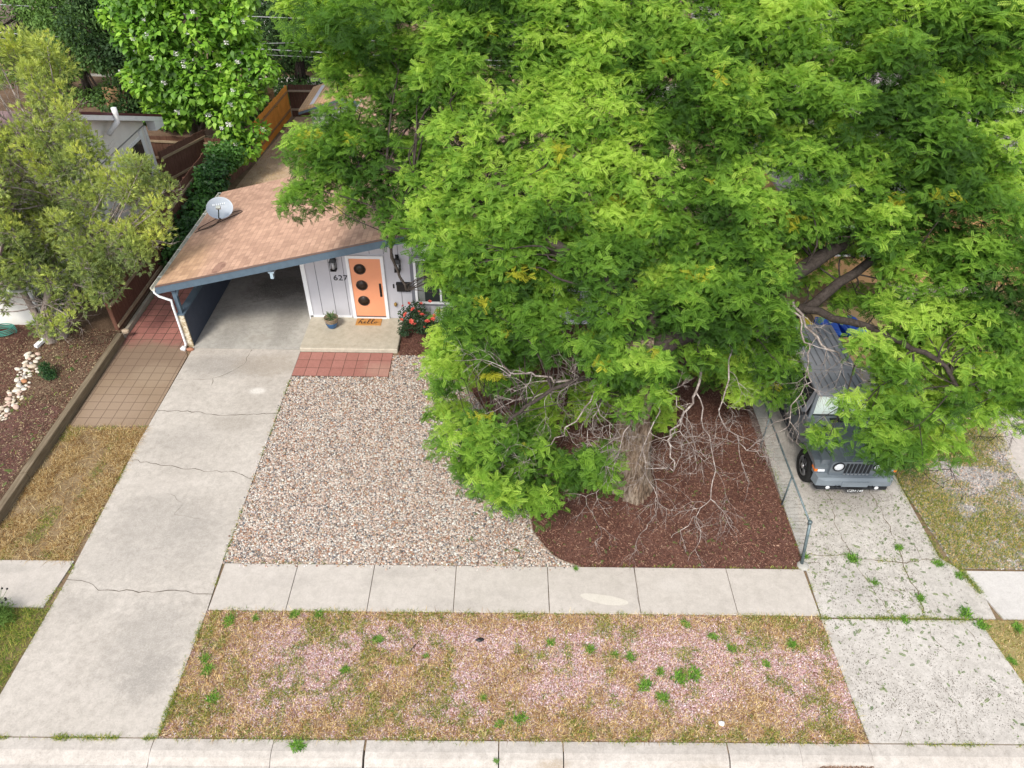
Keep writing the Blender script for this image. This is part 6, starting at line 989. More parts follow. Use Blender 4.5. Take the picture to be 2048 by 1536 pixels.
def sprays(blobs,dens,per=6,flat=.55,size=.2,seed=0,top=.35):
    """sprays of fronds over the outer shell of each ellipsoid"""
    B=np.array(blobs); cnt=np.maximum(4,(B[:,3]**2*dens).astype(int)); k=np.repeat(np.arange(len(B)),cnt); n=len(k)
    d=RNG.normal(0,1,(n,3)); d[:,2]=d[:,2]*.9+top; d=norm(d); rr=.55+.5*RNG.random(n)**.7
    c=B[k,:3]+d*(rr*B[k,3])[:,None]*np.array([1,1,flat])
    ax=d*np.array([1,1,.25])+RNG.normal(0,.45,(n,3))*np.array([1,1,.4]); ax[:,2]-=.05; ax=norm(ax)
    nr=np.array([0,-.15,1.0])+d*.75+RNG.normal(0,.28,(n,3)); nr=norm(nr-ax*np.sum(nr*ax,1)[:,None]); sd_=np.cross(nr,ax)
    # colour per spray
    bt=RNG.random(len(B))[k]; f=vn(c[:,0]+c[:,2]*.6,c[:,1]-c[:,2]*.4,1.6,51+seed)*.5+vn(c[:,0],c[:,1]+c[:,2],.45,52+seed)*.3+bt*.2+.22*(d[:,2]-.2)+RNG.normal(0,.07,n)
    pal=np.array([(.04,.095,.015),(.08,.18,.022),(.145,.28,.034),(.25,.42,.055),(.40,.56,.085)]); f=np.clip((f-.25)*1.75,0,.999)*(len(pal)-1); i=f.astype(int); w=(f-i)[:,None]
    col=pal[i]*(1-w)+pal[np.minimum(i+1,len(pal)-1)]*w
    yl=(vn(c[:,0]*1.3,c[:,1]*1.3+c[:,2]*1.7,.6,77+seed)>.93)&(d[:,2]>0.2); col[yl]=np.array([.5,.5,.05])*RNG.uniform(.7,1.1,(yl.sum(),1))
    Cs,Ds,Ns,Ls,Co=[],[],[],[],[]
    for j in range(per):
        t=RNG.uniform(-.3,.5,(n,1)); ang=j*2*math.pi/per+RNG.normal(0,.35,n); D=norm(ax*np.cos(ang)[:,None]+sd_*np.sin(ang)[:,None]+nr*RNG.uniform(-.45,.35,(n,1)))
        N=norm(nr+RNG.normal(0,.3,(n,3))); N=norm(N-D*np.sum(N*D,1)[:,None])
        Cs.append(c+ax*t*.3); Ds.append(D); Ns.append(N); Ls.append(size*RNG.uniform(.7,1.25,n)); Co.append(col*RNG.uniform(.85,1.15,(n,1)))
    return np.concatenate(Cs),np.concatenate(Ds),np.concatenate(Ns),np.concatenate(Ls),np.concatenate(Co)
TO=(3.03,11.25,0)
tree=empty('honey_locust_tree',TO,'huge locust tree with feathery bright green leaves and bare lower twigs','tree')
bm_=parse(BL_MAIN); bb_=parse(BL_BACK)
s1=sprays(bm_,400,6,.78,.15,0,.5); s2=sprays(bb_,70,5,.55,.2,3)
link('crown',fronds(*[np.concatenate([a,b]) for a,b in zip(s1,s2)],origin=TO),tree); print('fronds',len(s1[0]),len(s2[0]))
# trunk with ridged bark
mb=MB(TO); rings=[]; NS=90; th=np.linspace(0,2*math.pi,NS,endpoint=False); path=smooth([(3.03,11.25,-.08),(2.99,11.25,.6),(2.86,11.27,1.7),(2.72,11.3,2.8),(2.62,11.32,3.7),(2.6,11.35,4.3)],12)
for p in path:
    z=p.z; r=.335+.11*math.exp(-max(z,0)*2.6)-.01*z; wob=.06*math.exp(-z*1.5)
    rid=(np.abs(vn(th*7.5+z*.5+vn(th*2,np.full(NS,z),.5,6)*2,np.full(NS,z*1.15),1.0,61)-.5)*2); rid2=vn(th*26,np.full(NS,z*4),1.0,62)
    # make noise periodic by blending the seam
    k=np.clip((th-5.6)/.68,0,1); rid=rid*(1-k)+rid[0]*k; rid2=rid2*(1-k)+rid2[0]*k
    rr=r*(1+wob*np.sin(th*4+1)+.05*np.sin(th*2+z))+.12*rid**.8+.03*rid2-.05
    rings.append([(p.x+q*math.cos(a),p.y+q*math.sin(a),p.z) for a,q in zip(th,rr)])
mb.loft(rings,0,True,True); mb.build('trunk',bark,tree)
LIMBS=[([(2.62,11.35,3.9),(2.2,11.7,4.8),(1.4,12.3,5.4),(-.13,13.5,5.9),(-2.0,14.8,6.1),(-3.8,15.6,5.8)],.24),
([(2.65,11.35,3.9),(3.9,11.9,4.1),(5.6,12.7,4.7),(7.5,14.0,5.1),(9.2,15,5.6),(11,16.5,6.2)],.26),
([(2.65,11.3,3.8),(4.4,12.1,3.7),(6.34,12.8,4.0),(8.05,13.5,4.9),(9.4,13.0,4.8),(10.9,12.3,4.3)],.17),
([(2.6,11.4,4.1),(2.5,12.6,4.9),(2.2,14.0,5.5),(1.7,15.8,6.3),(.8,17.6,7.4)],.22),
([(2.65,11.4,4.1),(3.4,12.5,4.7),(4.4,14,5.1),(5.1,16.2,6.5),(5.5,18.2,8.0)],.2),
([(2.6,11.25,3.6),(1.9,10.9,3.7),(1.2,10.4,3.9),(.3,10.2,3.3),(-.3,10.1,2.4),(.2,9.9,1.6)],.06),
([(6.3,12.8,4.1),(7.6,11.8,4.2),(8.6,10.9,4.0),(9.2,10.5,3.2)],.09),
([(-2.0,14.8,6.0),(-2.6,14.4,4.8),(-2.3,14.0,3.6)],.06)]
nodes=[]
for pts,r in LIMBS:
    Pp=smooth(pts,6); n=len(Pp); rg=random.Random(int(r*1000)); Pp=[p+Vector((rg.uniform(-.04,.04),rg.uniform(-.04,.04),rg.uniform(-.04,.04))) for p in Pp]
    rad=[max(.03,r*(1-.78*i/n)) for i in range(n)]; mb=MB(TO); mb.tube(Pp,rad,12); mb.build('limb',limbm,tree); nodes+=[(p,q) for p,q in zip(Pp,rad)]
# branches from limbs to each leaf mass
mb=MB(TO); rg=random.Random(8)
for i,(x,y,z,r) in enumerate(bm_+bb_):
    if i%2 and r<.4: continue
    c=Vector((x,y,z)); q=min(nodes,key=lambda k:(k[0]-c).length+ (1.5 if k[0].z>z else 0)); a=q[0]; d=(c-a); 
    if d.length>4 or (z>8 and c.x<0): continue
    m1=a+d*.35+Vector((rg.uniform(-.3,.3),rg.uniform(-.3,.3),.12*d.length)); m2=a+d*.72+Vector((rg.uniform(-.2,.2),rg.uniform(-.2,.2),.1*d.length))
    r0=min(q[1]*.4,.014+.007*d.length); mb.tube(smooth([a,m1,m2,c],4),[r0*(1-.07*k) for k in range(13)],5)
    for k in range(2):
        e2=c+Vector((rg.uniform(-1,1),rg.uniform(-1,1),rg.uniform(-.3,.4)))*r; mb.tube([m2,(m2+e2)/2+Vector((0,0,.05)),e2],[.012,.009,.004],4)
mb.build('branches',limbm,tree)
# bare grey branches
def twigs(mb,p,d,ln,r,depth,rg,grav=-.12):
    n=max(4,int(ln/.10)); P=[p.copy()];dirs=[]; step=ln/n
    for i in range(n):
        d=(d+Vector((rg.gauss(0,.22),rg.gauss(0,.22),rg.gauss(0,.2)+grav*.5))).normalized(); P.append(P[-1]+d*step); dirs.append(d.copy())
    mb.tube(P,[r*(1-.75*i/n) for i in range(n+1)],5 if r>.012 else 4,cap=False)
    if depth>0:
        for k in range(rg.randint(3,5)):
            i=rg.randint(n//4,n-1); side=dirs[i].cross(Vector((rg.gauss(0,1),rg.gauss(0,1),rg.gauss(0,1)))).normalized()
            twigs(mb,P[i],(dirs[i]*.6+side*.8).normalized(),ln*rg.uniform(.35,.65),r*.55,depth-1,rg,grav)
DEAD=[[(2.55,11.3,3.8),(2.13,11.2,3.75),(1.78,10.8,3.7),(1.0,10.5,3.9),(.39,10.4,4.14),(-.08,10.2,4.25)],
[(1.9,10.9,3.75),(1.63,10.6,3.1),(1.03,10.2,2.58),(.53,10.0,2.35),(.04,9.8,2.41)],
[(2.7,11.1,3.6),(2.55,10.5,3.2),(2.36,10.0,2.94),(2.1,9.6,2.23),(1.68,9.4,1.86)],
[(4.0,11.9,4.0),(3.95,11.1,3.4),(3.68,10.7,2.84),(3.34,10.4,2.42),(3.54,10.2,1.95),(3.43,10.1,1.86),(2.88,10.0,2.03)],
[(3.9,11.0,3.25),(4.15,10.7,2.5),(4.32,9.9,1.79),(4.1,9.6,1.05),(3.52,9.4,.55)],
[(5.6,12.7,4.6),(5.95,12.0,4.4),(6.17,11.6,3.86),(6.34,11.4,3.23),(6.08,11.2,2.43),(6.42,11.0,1.74)],
[(6.0,12.6,4.4),(6.61,12.0,3.75),(7.16,11.6,3.48),(7.55,11.4,3.19)],
[(4.6,12.2,4.0),(4.7,11.6,3.3),(4.5,10.9,2.6),(5.0,10.5,2.2),(5.5,10.4,1.9)],
[(2.5,11.2,3.7),(2.0,10.7,3.3),(1.7,10.4,2.6),(1.9,10.2,2.0)],
[(2.9,11.1,3.7),(3.1,10.6,3.2),(2.8,10.1,2.4),(3.1,9.9,1.5),(3.2,9.7,.9)],
[(2.2,11.1,3.7),(1.3,10.9,3.4),(.4,10.6,3.3),(-.4,10.3,3.1)],
[(2.9,11.0,3.6),(3.5,10.6,3.2),(3.6,10.4,2.6),(4.0,10.3,2.2)],[(2.4,11.1,3.7),(1.8,10.6,3.3),(2.3,10.2,2.7),(1.6,10.1,2.3)],
[(9.0,10.9,3.9),(9.26,10.6,2.9),(9.39,10.3,1.9),(9.3,10.2,1.3)],[(10.3,11.4,3.6),(10.1,11.0,2.7),(10.3,11.0,2.0)]]
rg=random.Random(21)
for i,pts in enumerate(DEAD):
    mb=MB(TO); Pp=smooth(pts,5); n=len(Pp); r=[.035,.018,.015,.03,.016,.022,.03,.02,.014,.016,.015,.014,.014,.014,.013][i]; Pp=[p+Vector((rg.gauss(0,.035),rg.gauss(0,.035),rg.gauss(0,.035))) for p in Pp]
    mb.tube(Pp,[r*(1-.7*k/n) for k in range(n)],7)
    for k in range(9 if i<13 else 6):
        j=rg.randint(n//5,n-1); d=(Pp[min(j+1,n-1)]-Pp[max(j-1,0)]).normalized(); side=d.cross(Vector((rg.gauss(0,1),rg.gauss(0,1),rg.gauss(0,1)))).normalized()
        twigs(mb,Pp[j],(d*.4+side).normalized(),rg.uniform(.4,1.3),.009,2,rg,-.1)
    mb.build('dead_branch',deadm if i<13 else limbm,tree)
# ---- juniper ----
JO=(-12.95,16.5,.16); jt=empty('juniper_tree',JO,'ragged olive green juniper with grey bare twigs at the left edge','tree')
cb=parse(BL_CED); cb2=parse(BL_CED2)+[(-13.6,17.2,4.2,.5),(-13.4,17.0,3.3,.5),(-13.9,16.9,2.6,.45),(-13.9,17.6,5.0,.5),(-13.2,16.9,4.9,.4),(-14.1,16.8,3.6,.45),(-14.4,16.6,2.2,.4),(-13.5,16.8,2.2,.4),(-12.9,16.8,3.2,.4),(-12.8,16.6,2.6,.4),(-13.2,17,3.9,.45),(-12.7,16.5,3.6,.35),(-13.0,16.5,4.4,.35),(-12.6,16.5,4.9,.3)]
def sprigs(blobs,dens,ln,wd,pal,name,origin,k=9,flat=1.15,mat='jleaf',seed=0,open_=.55):
    B=np.array(blobs); cnt=np.maximum(5,(B[:,3]**2*dens).astype(int)); q=np.repeat(np.arange(len(B)),cnt); n=len(q)
    d=norm(RNG.normal(0,1,(n,3))); c=B[q,:3]+d*(B[q,3]*(.35+.75*RNG.random(n)))[:,None]*np.array([1,1,flat]); ax=norm(d*.7+np.array([0,-.1,.45])+RNG.normal(0,.35,(n,3)))
    u=norm(np.cross(ax,np.array([.3,.2,1.0]))); v=np.cross(ax,u); V=np.empty((n,k*3,3),np.float32)
    for j in range(k):
        a=RNG.uniform(0,6.28,n); sp=RNG.uniform(.1,open_,n); dd=norm(ax+(u*np.cos(a)[:,None]+v*np.sin(a)[:,None])*sp[:,None]); l=ln*RNG.uniform(.6,1.2,(n,1)); s=norm(np.cross(dd,RNG.normal(0,1,(n,3))))*wd*.5; b=c+ax*(ln*.5*RNG.random((n,1)))
        V[:,3*j]=b+dd*l*.35-s;V[:,3*j+1]=b+dd*l*.35+s;V[:,3*j+2]=b+dd*l
    f=vn(c[:,0]+c[:,2]*.5,c[:,1]+c[:,2]*.5,.7,91+seed)*.6+RNG.random(n)*.25+.15*d[:,2]+.1; pal=np.array(pal); i=np.clip(f*len(pal),0,len(pal)-1).astype(int); col=pal[i]*RNG.uniform(.8,1.2,(n,1))
    V-=np.array(origin,np.float32); F=np.arange(n*k*3,dtype=np.int32).reshape(-1,3); return npmesh(name,V.reshape(-1,3),F,M[mat],np.repeat(col,k*3,0))
JP=[(.17,.21,.10),(.24,.31,.11),(.35,.42,.125),(.46,.52,.13),(.57,.59,.14)]
me=sprigs(cb+cb2,1350,.14,.022,JP,'foliage',JO,11); link('crown',me,jt)
jb=wood('juniper_bark',(.16,.12,.1),(.38,.32,.28),40,3,'z',.3)
mb=MB(JO)
for pts,r in (([(-12.95,16.4,.05),(-13.0,16.6,.7),(-12.7,17.2,1.8),(-12.4,18.2,3.6),(-12.6,19.4,6.3)],.17),([(-12.75,16.6,.05),(-12.5,16.9,.8),(-11.9,17.3,1.9),(-11.2,17.8,3.0)],.14),([(-13.1,16.5,.05),(-13.4,16.9,.9),(-13.9,17.4,2.3),(-14.2,18.0,4)],.12)):
    Pp=smooth(pts,6); mb.tube(Pp,[max(.03,r*(1.25 if k==0 else 1)*(1-.75*k/len(Pp))) for k in range(len(Pp))],12)
mb.build('trunk',jb,jt)
mb=MB(JO); jn=[Vector(p) for p in ((-12.9,16.8,1.2),(-12.7,17.2,1.8),(-12.5,17.8,2.8),(-12.4,18.2,3.6),(-12.5,18.9,5),(-11.9,17.3,1.9),(-11.4,17.6,2.6),(-13.6,17.2,1.8),(-14.0,17.7,3))]; rg=random.Random(31)
for (x,y,z,r) in cb+cb2:
    c=Vector((x,y,z)); a=min(jn,key=lambda k:(k-c).length+(1 if k.z>z else 0)); d=c-a; m1=a+d*.5+Vector((rg.gauss(0,.15),rg.gauss(0,.15),-.08*d.length)); mb.tube(smooth([a,m1,c],4),[.028-.0022*k for k in range(9)],5)
    for k in range(6): twigs(mb,a+d*rg.uniform(.4,1.05),norm(np.array([[rg.gauss(d.x,.6),rg.gauss(d.y-.4,.6),rg.gauss(d.z,.6)]]))[0] if 0 else Vector((rg.gauss(d.x,.6),rg.gauss(d.y-.4,.6),rg.gauss(d.z,.6))).normalized(),rg.uniform(.35,.75),.008,1,rg,.05)
for p in ((-13.0,17.8,5.2),(-13.4,18.2,4.6),(-13.2,18.6,5.8),(-13.6,17.6,3.9)): 
    for k in range(6): twigs(mb,Vector(p),Vector((rg.uniform(-1,-.2),rg.uniform(-.8,.2),rg.uniform(-.1,.9))).normalized(),rg.uniform(.7,1.3),.014,2,rg,.02)
mb.build('bare_twigs',deadm,jt)
# ---- catalpa ----
KO=(-13.5,30.7,0); kt=empty('catalpa_tree',KO,'large leaved bright green catalpa with white blossom clusters behind the fence','tree')
kb=parse(BL_CAT); kb2=parse(BL_CAT2)
link('crown',leafcloud('crown',kb,13000,.27,.20,[(.08,.185,.022),(.13,.28,.03),(.20,.39,.042),(.30,.50,.06)],'cleaf',KO,.6,.75,.8,True,.35),kt)
link('crown',leafcloud('crown',kb2,4000,.26,.2,[(.05,.12,.02),(.09,.2,.025),(.13,.26,.03)],'cleaf',KO,.5,.8,.8,True,.35),kt)
kbk=plain('catalpa_bark',(.2,.16,.125),.9,.1,var=.35,sc=7,bm=.02,bsc=25)
mb=MB(KO)
for pts,r in (([(-13.5,30.7,-.1),(-13.55,30.7,1.2),(-13.5,30.5,2.6),(-13.2,30.2,5),(-13.4,30,7.5)],.26),([(-13.45,30.65,.5),(-12.8,30.4,1.5),(-12.0,30,2.6),(-11.4,29.6,3.4)],.13),([(-13.5,30.5,2.4),(-14.6,30.2,3.6),(-15.4,30,5)],.12),([(-13.3,30.3,4),(-12.2,30,5),(-11.8,29.7,6.4)],.1)):
    Pp=smooth(pts,6); mb.tube(Pp,[max(.03,r*(1-.7*k/len(Pp))) for k in range(len(Pp))],12)
mb.build('trunk',kbk,kt)
rg=random.Random(12); fm=MB()
for i in range(26):
    u=rg.uniform(0,6.28); r=rg.uniform(0,.13); z=rg.uniform(-.02,.16)*(1-r*3); c=Vector((r*math.cos(u),r*math.sin(u),z)); a=Vector((rg.gauss(0,1),rg.gauss(0,1),rg.gauss(0,1))).normalized()*.034; b2=a.cross(Vector((rg.gauss(0,1),rg.gauss(0,1),1))).normalized()*.03
    fm.add([c-a,c-b2,c+a,c+b2],[(0,1,2,3)])
fl=fm.build('blossom',M['petal'],kt); cand=[b for b in kb]; rg.shuffle(cand)
for i,bq in enumerate((cand*2)[:72]):
    x,y,z,r=bq; q=fl if i==0 else fl.copy()
    if i: S.collection.objects.link(q)
    q.parent=kt; a=rg.uniform(-2.6,-.4); q.location=(x-KO[0]+r*math.cos(a)*.85,y-KO[1]+r*math.sin(a)*.85,z+r*.75*rg.uniform(.1,.75)); s=rg.uniform(.6,1.15); q.scale=(s,s,s)
# ---- ivy on fence ----
IV=[]
rg=random.Random(3)
for i in range(34):
    t=i/33; y=20.6+t*8.2; IV.append((-10.95+rg.uniform(-.2,.2)+(.15 if t<.5 else -.1),y,(.45+1.0*min(1,t*1.6))*rg.uniform(.6,1.15),rg.uniform(.35,.55)))
IO=(-11,24.5,0); e=empty('ivy_hedge',IO,'dense dark green vine spilling over the fence beside the carport roof','vine')
link('foliage',leafcloud('foliage',IV,11000,.13,.11,[(.025,.075,.02),(.04,.11,.025),(.06,.16,.03),(.09,.21,.04)],'cleaf',IO,.6,.95,.7,True,.3),e)
# ---- trees and shrubs further back ----
def far_tree(x,y,h,r,pal,label,n=15000,cat='tree',leaf=.17,base=.06,nb=26):
    e=empty('background_tree',(x,y,0),label,cat,'trees beyond the rear fence'); o=(x,y,0); rg=random.Random(int(x*10+y)); bl=[]
    for i in range(nb):
        u=rg.uniform(0,6.28); v=rg.random(); z=h*(base+(1-base)*v); q=r*math.sin(math.pi*min(.97,.18+.8*v))*rg.uniform(.3,.85); bl.append((x+q*math.cos(u),y+q*math.sin(u)*.8,z-.6,r*rg.uniform(.3,.5)))
    link('crown',leafcloud('crown',bl,n,leaf,leaf*.6,pal,'bleaf',o,.55,.8,.6,False,.3),e)
    mb=MB(o); mb.tube([(x,y,-.1),(x+.1,y,h*.3),(x,y,h*.8)],[r*.08,r*.06,r*.02],9)
    for i,b_ in enumerate(bl): mb.tube([(x,y,h*.3+b_[2]*.25),((x+b_[0])/2,(y+b_[1])/2,b_[2]*.8),b_[:3]],[.07,.05,.02],5)
    mb.build('trunk',limbm,e)
DG=[(.028,.06,.02),(.048,.10,.028),(.075,.145,.038)]; MG=[(.06,.12,.025),(.10,.19,.04),(.15,.26,.06)]; LG=[(.07,.13,.025),(.1,.19,.035),(.15,.25,.05)]
for x,y,h,r,p,lb in ((-25,40,7.5,3.2,MG,'mid green tree at the far top left corner'),(-20.8,36.5,7.6,2.6,MG,'mid green tree between the far left tree and the dark one'),(-17.6,34,6.2,2.2,DG,'dark green tree directly behind the beige house'),(-15.2,33.2,4.6,1.7,DG,'low dark tree left of the catalpa trunk'),
  (-21.5,43.5,8,3.2,MG,'mid green tree rising behind the beige house and the dark tree'),(-10.6,38.2,6.5,2.6,DG,'dark tree just beyond the rear fence behind the catalpa edge'),(-12.4,43,8.0,3.0,DG,'dark tree behind the catalpa crown'),(-7.9,42.5,7.0,2.8,DG,'dark tree above the rear fence in the gap right of the catalpa'),(-1.5,43,8,3.4,MG,'green tree behind the left part of the locust crown'),(6,44,8.5,3.6,MG,'green tree behind the middle of the locust crown'),(14,43,8.5,3.8,DG,'dark tree behind the right part of the locust crown'),(22,42,8,3.6,MG,'green tree at the far top right'),(-31,42,8,3.4,DG,'dark tree beyond the left edge')):
    far_tree(x,y,h,r,p,lb)
far_tree(-11.3,33.2,2.6,.9,LG,'thin yellow green sapling behind the orange fence',1500,'tree',.13,.3,8)
far_tree(-8.1,34.3,2.3,.6,LG,'small light green bush before the dark rear fence',700,'bush',.11,.35,6)
# pale buildings beyond the alley
for x0,x1,y0,z1,lb,c in ((-34,-22,47,3.2,'pale pink walled building far behind the left trees',(.5,.4,.34)),(-18,-8.5,49,3.0,'white walled low building far behind the catalpa',(.62,.62,.62)),(-4,8,48,3.2,'beige low building far behind the locust crown',(.55,.48,.4)),(13,26,48,3.2,'grey low building at the far top right',(.5,.48,.48))):
    e=empty('far_building',(x0,y0,0),lb,'building'); mb=MB((x0,y0,0)); mb.box(x0,x1,y0,y0+8,0,z1); mb.build('wall',plain('far_wall',c,.9,.1),e)
    mb=MB((x0,y0,0)); mb.prismX([(y0-.5,z1),(y0+4,z1+1.2),(y0+8.5,z1),(y0+8.5,z1+.1),(y0+4,z1+1.3),(y0-.5,z1+.1)],x0-.4,x1+.4); mb.build('roof',plain('far_roof',(.4,.34,.31),.9,.1,var=.2,sc=2),e)
    for k in range(3): 
        xx=x0+1.5+k*3; mb=MB((x0,y0,0)); mb.box(xx,xx+1.1,y0-.04,y0-.003,1,2.2); w=mb.build('window',M['white'],e); mb=MB((x0,y0,0)); mb.box(xx+.08,xx+1.02,y0-.055,y0-.042,1.08,2.12); mb.build('pane',glassm,w)
# ---------------- small plants and loose things ----------------
e=empty('small_shrub',(-12.28,14.9,.16),'small dark green shrub on the raised yard between the stones and the timber','shrub')
link('foliage',leafcloud('foliage',[(-12.28,14.9,.33,.2),(-12.15,14.8,.25,.16),(-12.33,14.95,.45,.14)],1300,.05,.03,[(.03,.075,.03),(.05,.12,.04),(.08,.17,.05)],origin=(-12.28,14.9,.16),shell=.2,flat=1),e)
sm=[plain('creek_stone_%s'%n,c,.75,.3,var=.25,sc=22) for n,c in (('buff',(.5,.42,.32)),('pink',(.5,.36,.29)),('grey',(.36,.34,.32)),('cream',(.62,.56,.47)),('rust',(.42,.2,.1)))]
rg=random.Random(77); base=[]
for k,mm in enumerate(sm):
    mb=MB(); rr=[]; n=12
    for h,rad in ((-.45,.5),(-.2,.88),(.1,1.0),(.38,.82),(.55,.45),(.6,.02)):
        rr.append([(rad*(1+rg.uniform(-.07,.07))*math.cos(2*math.pi*i/n)*1.25,rad*(1+rg.uniform(-.07,.07))*math.sin(2*math.pi*i/n)*.85,h) for i in range(n)])
    mb.loft(rr,0,True,True); me=mb.build('creek_stone',mm); base.append(me)
for q in base: q.hide_render=False
CR=smooth([(-13.12,15.75,0),(-13.02,15.2,0),(-12.85,14.7,0),(-12.72,14.2,0),(-12.66,13.6,0),(-12.66,13.1,0),(-12.8,12.6,0)],8); used=[False]*5; placed=[]
tries=0
while len(placed)<92 and tries<6000:
    tries+=1; j=rg.randint(0,len(CR)-1); s=rg.uniform(.04,.105)*(1.25 if j<8 else .85); x=CR[j].x+rg.gauss(0,.11); y=CR[j].y+rg.uniform(-.08,.08)
    if any((x-a)**2+(y-b)**2<((s+c)*.74)**2 for a,b,c in placed): continue
    placed.append((x,y,s)); k=rg.choices(range(5),[3,2,2,4,.4])[0]
    q=base[k] if not used[k] else base[k].copy()
    if used[k]: S.collection.objects.link(q)
    used[k]=True; q.location=(x,y,.165+s*.2); q.scale=(s,s,s*rg.uniform(.7,1)); q.rotation_euler=(rg.uniform(-.2,.2),rg.uniform(-.2,.2),rg.uniform(0,6.28))
    tag(q,'rounded '+('buff','pinkish','grey','cream','rust coloured')[k]+' river stone in the dry stone row beside the brown mulch','stone','%s stones of the dry stone row'%('buff','pinkish','grey','cream','rust')[k])
for k in range(5):
    if not used[k]: bpy.data.objects.remove(base[k])
# weed tufts on the verge
tm=[blades('weed_tuft',RNG.normal(0,.05,n),RNG.normal(0,.045,n),0,.06,.012,np.array([srgb(*c) for c in ((72,115,42),(95,140,50),(120,160,60))]),M['grass'],1.0) for n in (120,90,140)]
W_=[(-2.36,7.32,1),(-2.87,6.71,.9),(1.7,7.16,.9),(2.65,6.47,1.25),(2.97,6.72,.9),(3.32,6.62,1.3),(3.61,6.67,1.3),(2.44,7.01,1),(2.17,7.06,.7),(3.62,7.72,.9),(2.94,6.24,1.1),(-5.13,6.15,1.1),(-3.42,5.35,1.2),(.36,5.82,1.2),(-3.58,7.86,.9),(-4.06,7.84,1),(-5.39,6.69,1.2),(-5.5,6.9,.9),(-5.3,7.7,1.2),(-4.8,7.75,.8),(.95,7.3,.8),(5.0,6.9,.8),(4.4,7.2,.9),(5.6,7.3,1),(4.1,7.45,.9),(-1.4,7.0,.6),(-.3,6.2,.6),(.0,5.75,.8),(9.3,8.0,1.4),(9.5,7.75,1.1),(10.2,7.7,1),(8.0,7.85,1),(7.5,9.3,1.3),(9.7,7.0,.8),(-.05,5.12,.5),(1.55,8.98,.5),(9.3,9.2,1.0),(7.75,8.7,.8),(8.55,8.35,.9),(8.62,9.6,.9),(9.6,8.9,1.0),(6.5,9.35,.7)]
for i,(x,y,s) in enumerate(W_):
    q=link('weed_tuft',tm[i%3],None,(x,y,.0 if y<8 and x<6.3 else .012)); q.rotation_euler.z=i*1.3; q.scale=(s,s,s)
    lb=('bushy green weed tuft in the joints and edges of the cracked driveway' if x>6.3 else 'small green weed tuft where the kerb strip meets the pavement' if y>7.6 else 'green weed tuft at the left end of the kerb strip near the driveway' if x<-4.5
        else 'small green weed tuft along the kerb at the street side' if y<5.95 else 'dark green weed tuft among the pink chips right of the middle' if x>1.5 else 'single green weed tuft on the left middle of the pink chips')
    tag(q,lb,'weed',lb.split(' weed tuft')[0]+' weed tufts'+lb.split('weed tuft')[1])
# tall gone-to-seed plant at left
e=empty('seed_head_plant',(-9.75,7.75,0),'feathery green plant with dark seed heads beside the left pavement end','plant'); o=tuple(e.location); rg=random.Random(6); mb=MB(o); mh=MB(o)
for i in range(26):
    a=rg.uniform(0,6.28); l=rg.uniform(.35,.75); t=(-9.75+math.cos(a)*l*.5+.05,7.75+math.sin(a)*l*.45,l); mb.tube([(-9.75+.08*math.cos(a),7.75+.08*math.sin(a),0),(-9.75+.25*math.cos(a)*l,7.75+.25*math.sin(a)*l,l*.6),t],[.006,.004,.003],4)
    if i%2==0: mh.lathe(t,[(.004,-.01),(.02,0),(.018,.02),(.004,.03)],7)
mb.build('stems',plain('green_stem',(.10,.16,.05),.8),e); mh.build('seed_heads',M['black'],e)
link('foliage',leafcloud('foliage',[(-9.75,7.75,.15,.28),(-9.6,7.65,.12,.2),(-9.95,7.8,.12,.22)],2600,.06,.012,[(.08,.15,.03),(.12,.21,.04),(.16,.26,.06)],'grass',o,.2,.9),e)
# fallen locust leaflets
def litter(P,n,L_,dens=None,z=.02):
    x,y=scatter(P,n,dens); n=len(x); a=RNG.uniform(0,6.28,n); D=np.stack([np.cos(a),np.sin(a),np.zeros(n)],1); N=norm(np.stack([RNG.normal(0,.12,n),RNG.normal(0,.12,n),np.ones(n)],1)); D=norm(D-N*np.sum(D*N,1)[:,None])
    return np.stack([x,y,np.full(n,z)],1),D,N,L_*RNG.uniform(.5,1.2,n),np.array([(.09,.17,.04),(.13,.22,.05),(.17,.24,.07)])[RNG.integers(0,3,n)]
RD=[(6.45,5.5),(9.8,5.5),(9.5,7.9),(9.4,11.5),(6.5,11.5)]
parts=[litter(RD,800,.11,lambda x,y:.1+.9*vn(x,y,.9,5)**2*1.6),litter([(6.5,7),(9.4,7),(9.4,11),(6.6,11)],200,.11),litter(MUL,2600,.09,lambda x,y:np.where((y<13),.6,.1),.0),litter([(-1,9.1),(1.2,9.1),(.2,12.5),(-1.5,12.5)],50,.13,None,.03),litter([(-13,9.2),(-11.3,9.2),(-11.3,16.5),(-13.2,16)],70,.16,None,.19)]
me=fronds(*[np.concatenate(a) for a in zip(*parts)],name='fallen_leaves',mat='grass'); stuff('fallen_leaves',me,'green feathery fallen leaflets scattered over the right driveway and mulch','fallen leaves')
x,y=scatter(RD,14000,lambda x,y:np.clip((vn(x,y,.7,6)*.6+vn(x,y,.2,7)*.4-.25)*1.8,.03,1)); stuff('driveway_debris',chips('driveway_debris',x,y,.013,.016,.006,np.array([(.07,.05,.035),(.12,.09,.06),(.05,.04,.03)]),M['chip'],.3),'dark pods and twig bits scattered over the cracked driveway','debris')
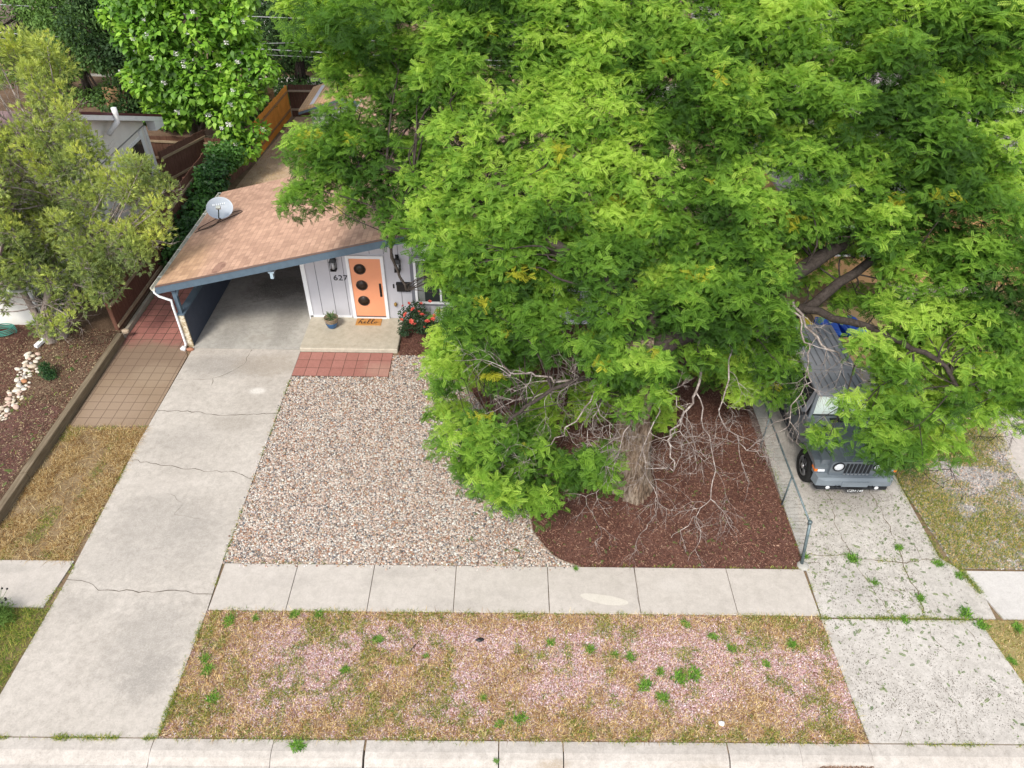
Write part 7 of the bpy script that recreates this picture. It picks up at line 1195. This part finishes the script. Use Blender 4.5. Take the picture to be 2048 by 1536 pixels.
x,y=scatter([(4.9,4.8),(6.33,4.8),(6.36,5.42),(5.9,5.4),(5.5,5.12)],5000,lambda x,y:np.clip(1.2-((x-5.85)**2/.35+(y-5.05)**2/.05),0,1)); stuff('gutter_debris',chips('gutter_debris',x,y,-.08,.03,.012,np.array([(.25,.16,.11),(.16,.1,.07),(.38,.27,.2)]),M['chip'],.4),'heap of brown chips washed into the gutter at lower right','debris')
# single loose things
mb=MB((3.9,5.78,0)); mb.loft([[(3.9+r*math.cos(a)*(1+.2*math.sin(3*a)),5.78+.8*r*math.sin(a),z) for a in np.linspace(0,6.28,9)[:-1]] for r,z in ((.05,-.01),(.06,.02),(.03,.045))],0,True); tag(mb.build('white_rock',M['white'],None,(3.9,5.78,0)),'small white rock on the pink chips near the kerb','rock')
mb=MB((-.4,7.34,0)); mb.loft([[(-.4+r*math.cos(a)*(1+.35*math.sin(2*a+1)),7.34+.7*r*math.sin(a),z) for a in np.linspace(0,6.28,9)[:-1]] for r,z in ((.06,-.01),(.07,.015),(.03,.04))],0,True); tag(mb.build('dark_scrap',M['black'],None,(-.4,7.34,0)),'small black scrap lying on the kerb strip below the pavement','scrap')
mb=MB((-1.6,7.2,0)); mb.tube([(-1.72,7.08,.01),(-1.63,7.2,.03),(-1.56,7.3,.015)],[.008,.01,.006],6); tag(mb.build('fallen_stick',limbm,None,(-1.6,7.2,0)),'short dark stick on the pink chips','stick')
mb=MB((-9.1,16.2,0)); mb.loft([[(-9.0+r*math.cos(a),16.3+.6*r*math.sin(a),z) for a in np.linspace(0,6.28,11)[:-1]] for r,z in ((.1,.0),(.11,.05),(.05,.08))],0,True); tag(mb.build('red_rock',plain('red_stone',(.33,.15,.09),.9),None,(-9.1,16.2,0)),'reddish rock at the foot of the carport half wall','rock')
mb=MB((-10.98,17.05,.1)); mb.loft([[(-11.0+r*math.cos(a),16.85+.7*r*math.sin(a),z) for a in np.linspace(0,6.28,11)[:-1]] for r,z in ((.1,.2),(.11,.27),(.05,.31))],0,True); tag(mb.build('pale_rock',plain('pale_stone',(.45,.35,.25),.9),None,(-10.98,17.05,.1)),'pale rock at the joint of the edging timbers by the fence','rock')
print('objects',len(bpy.data.objects))
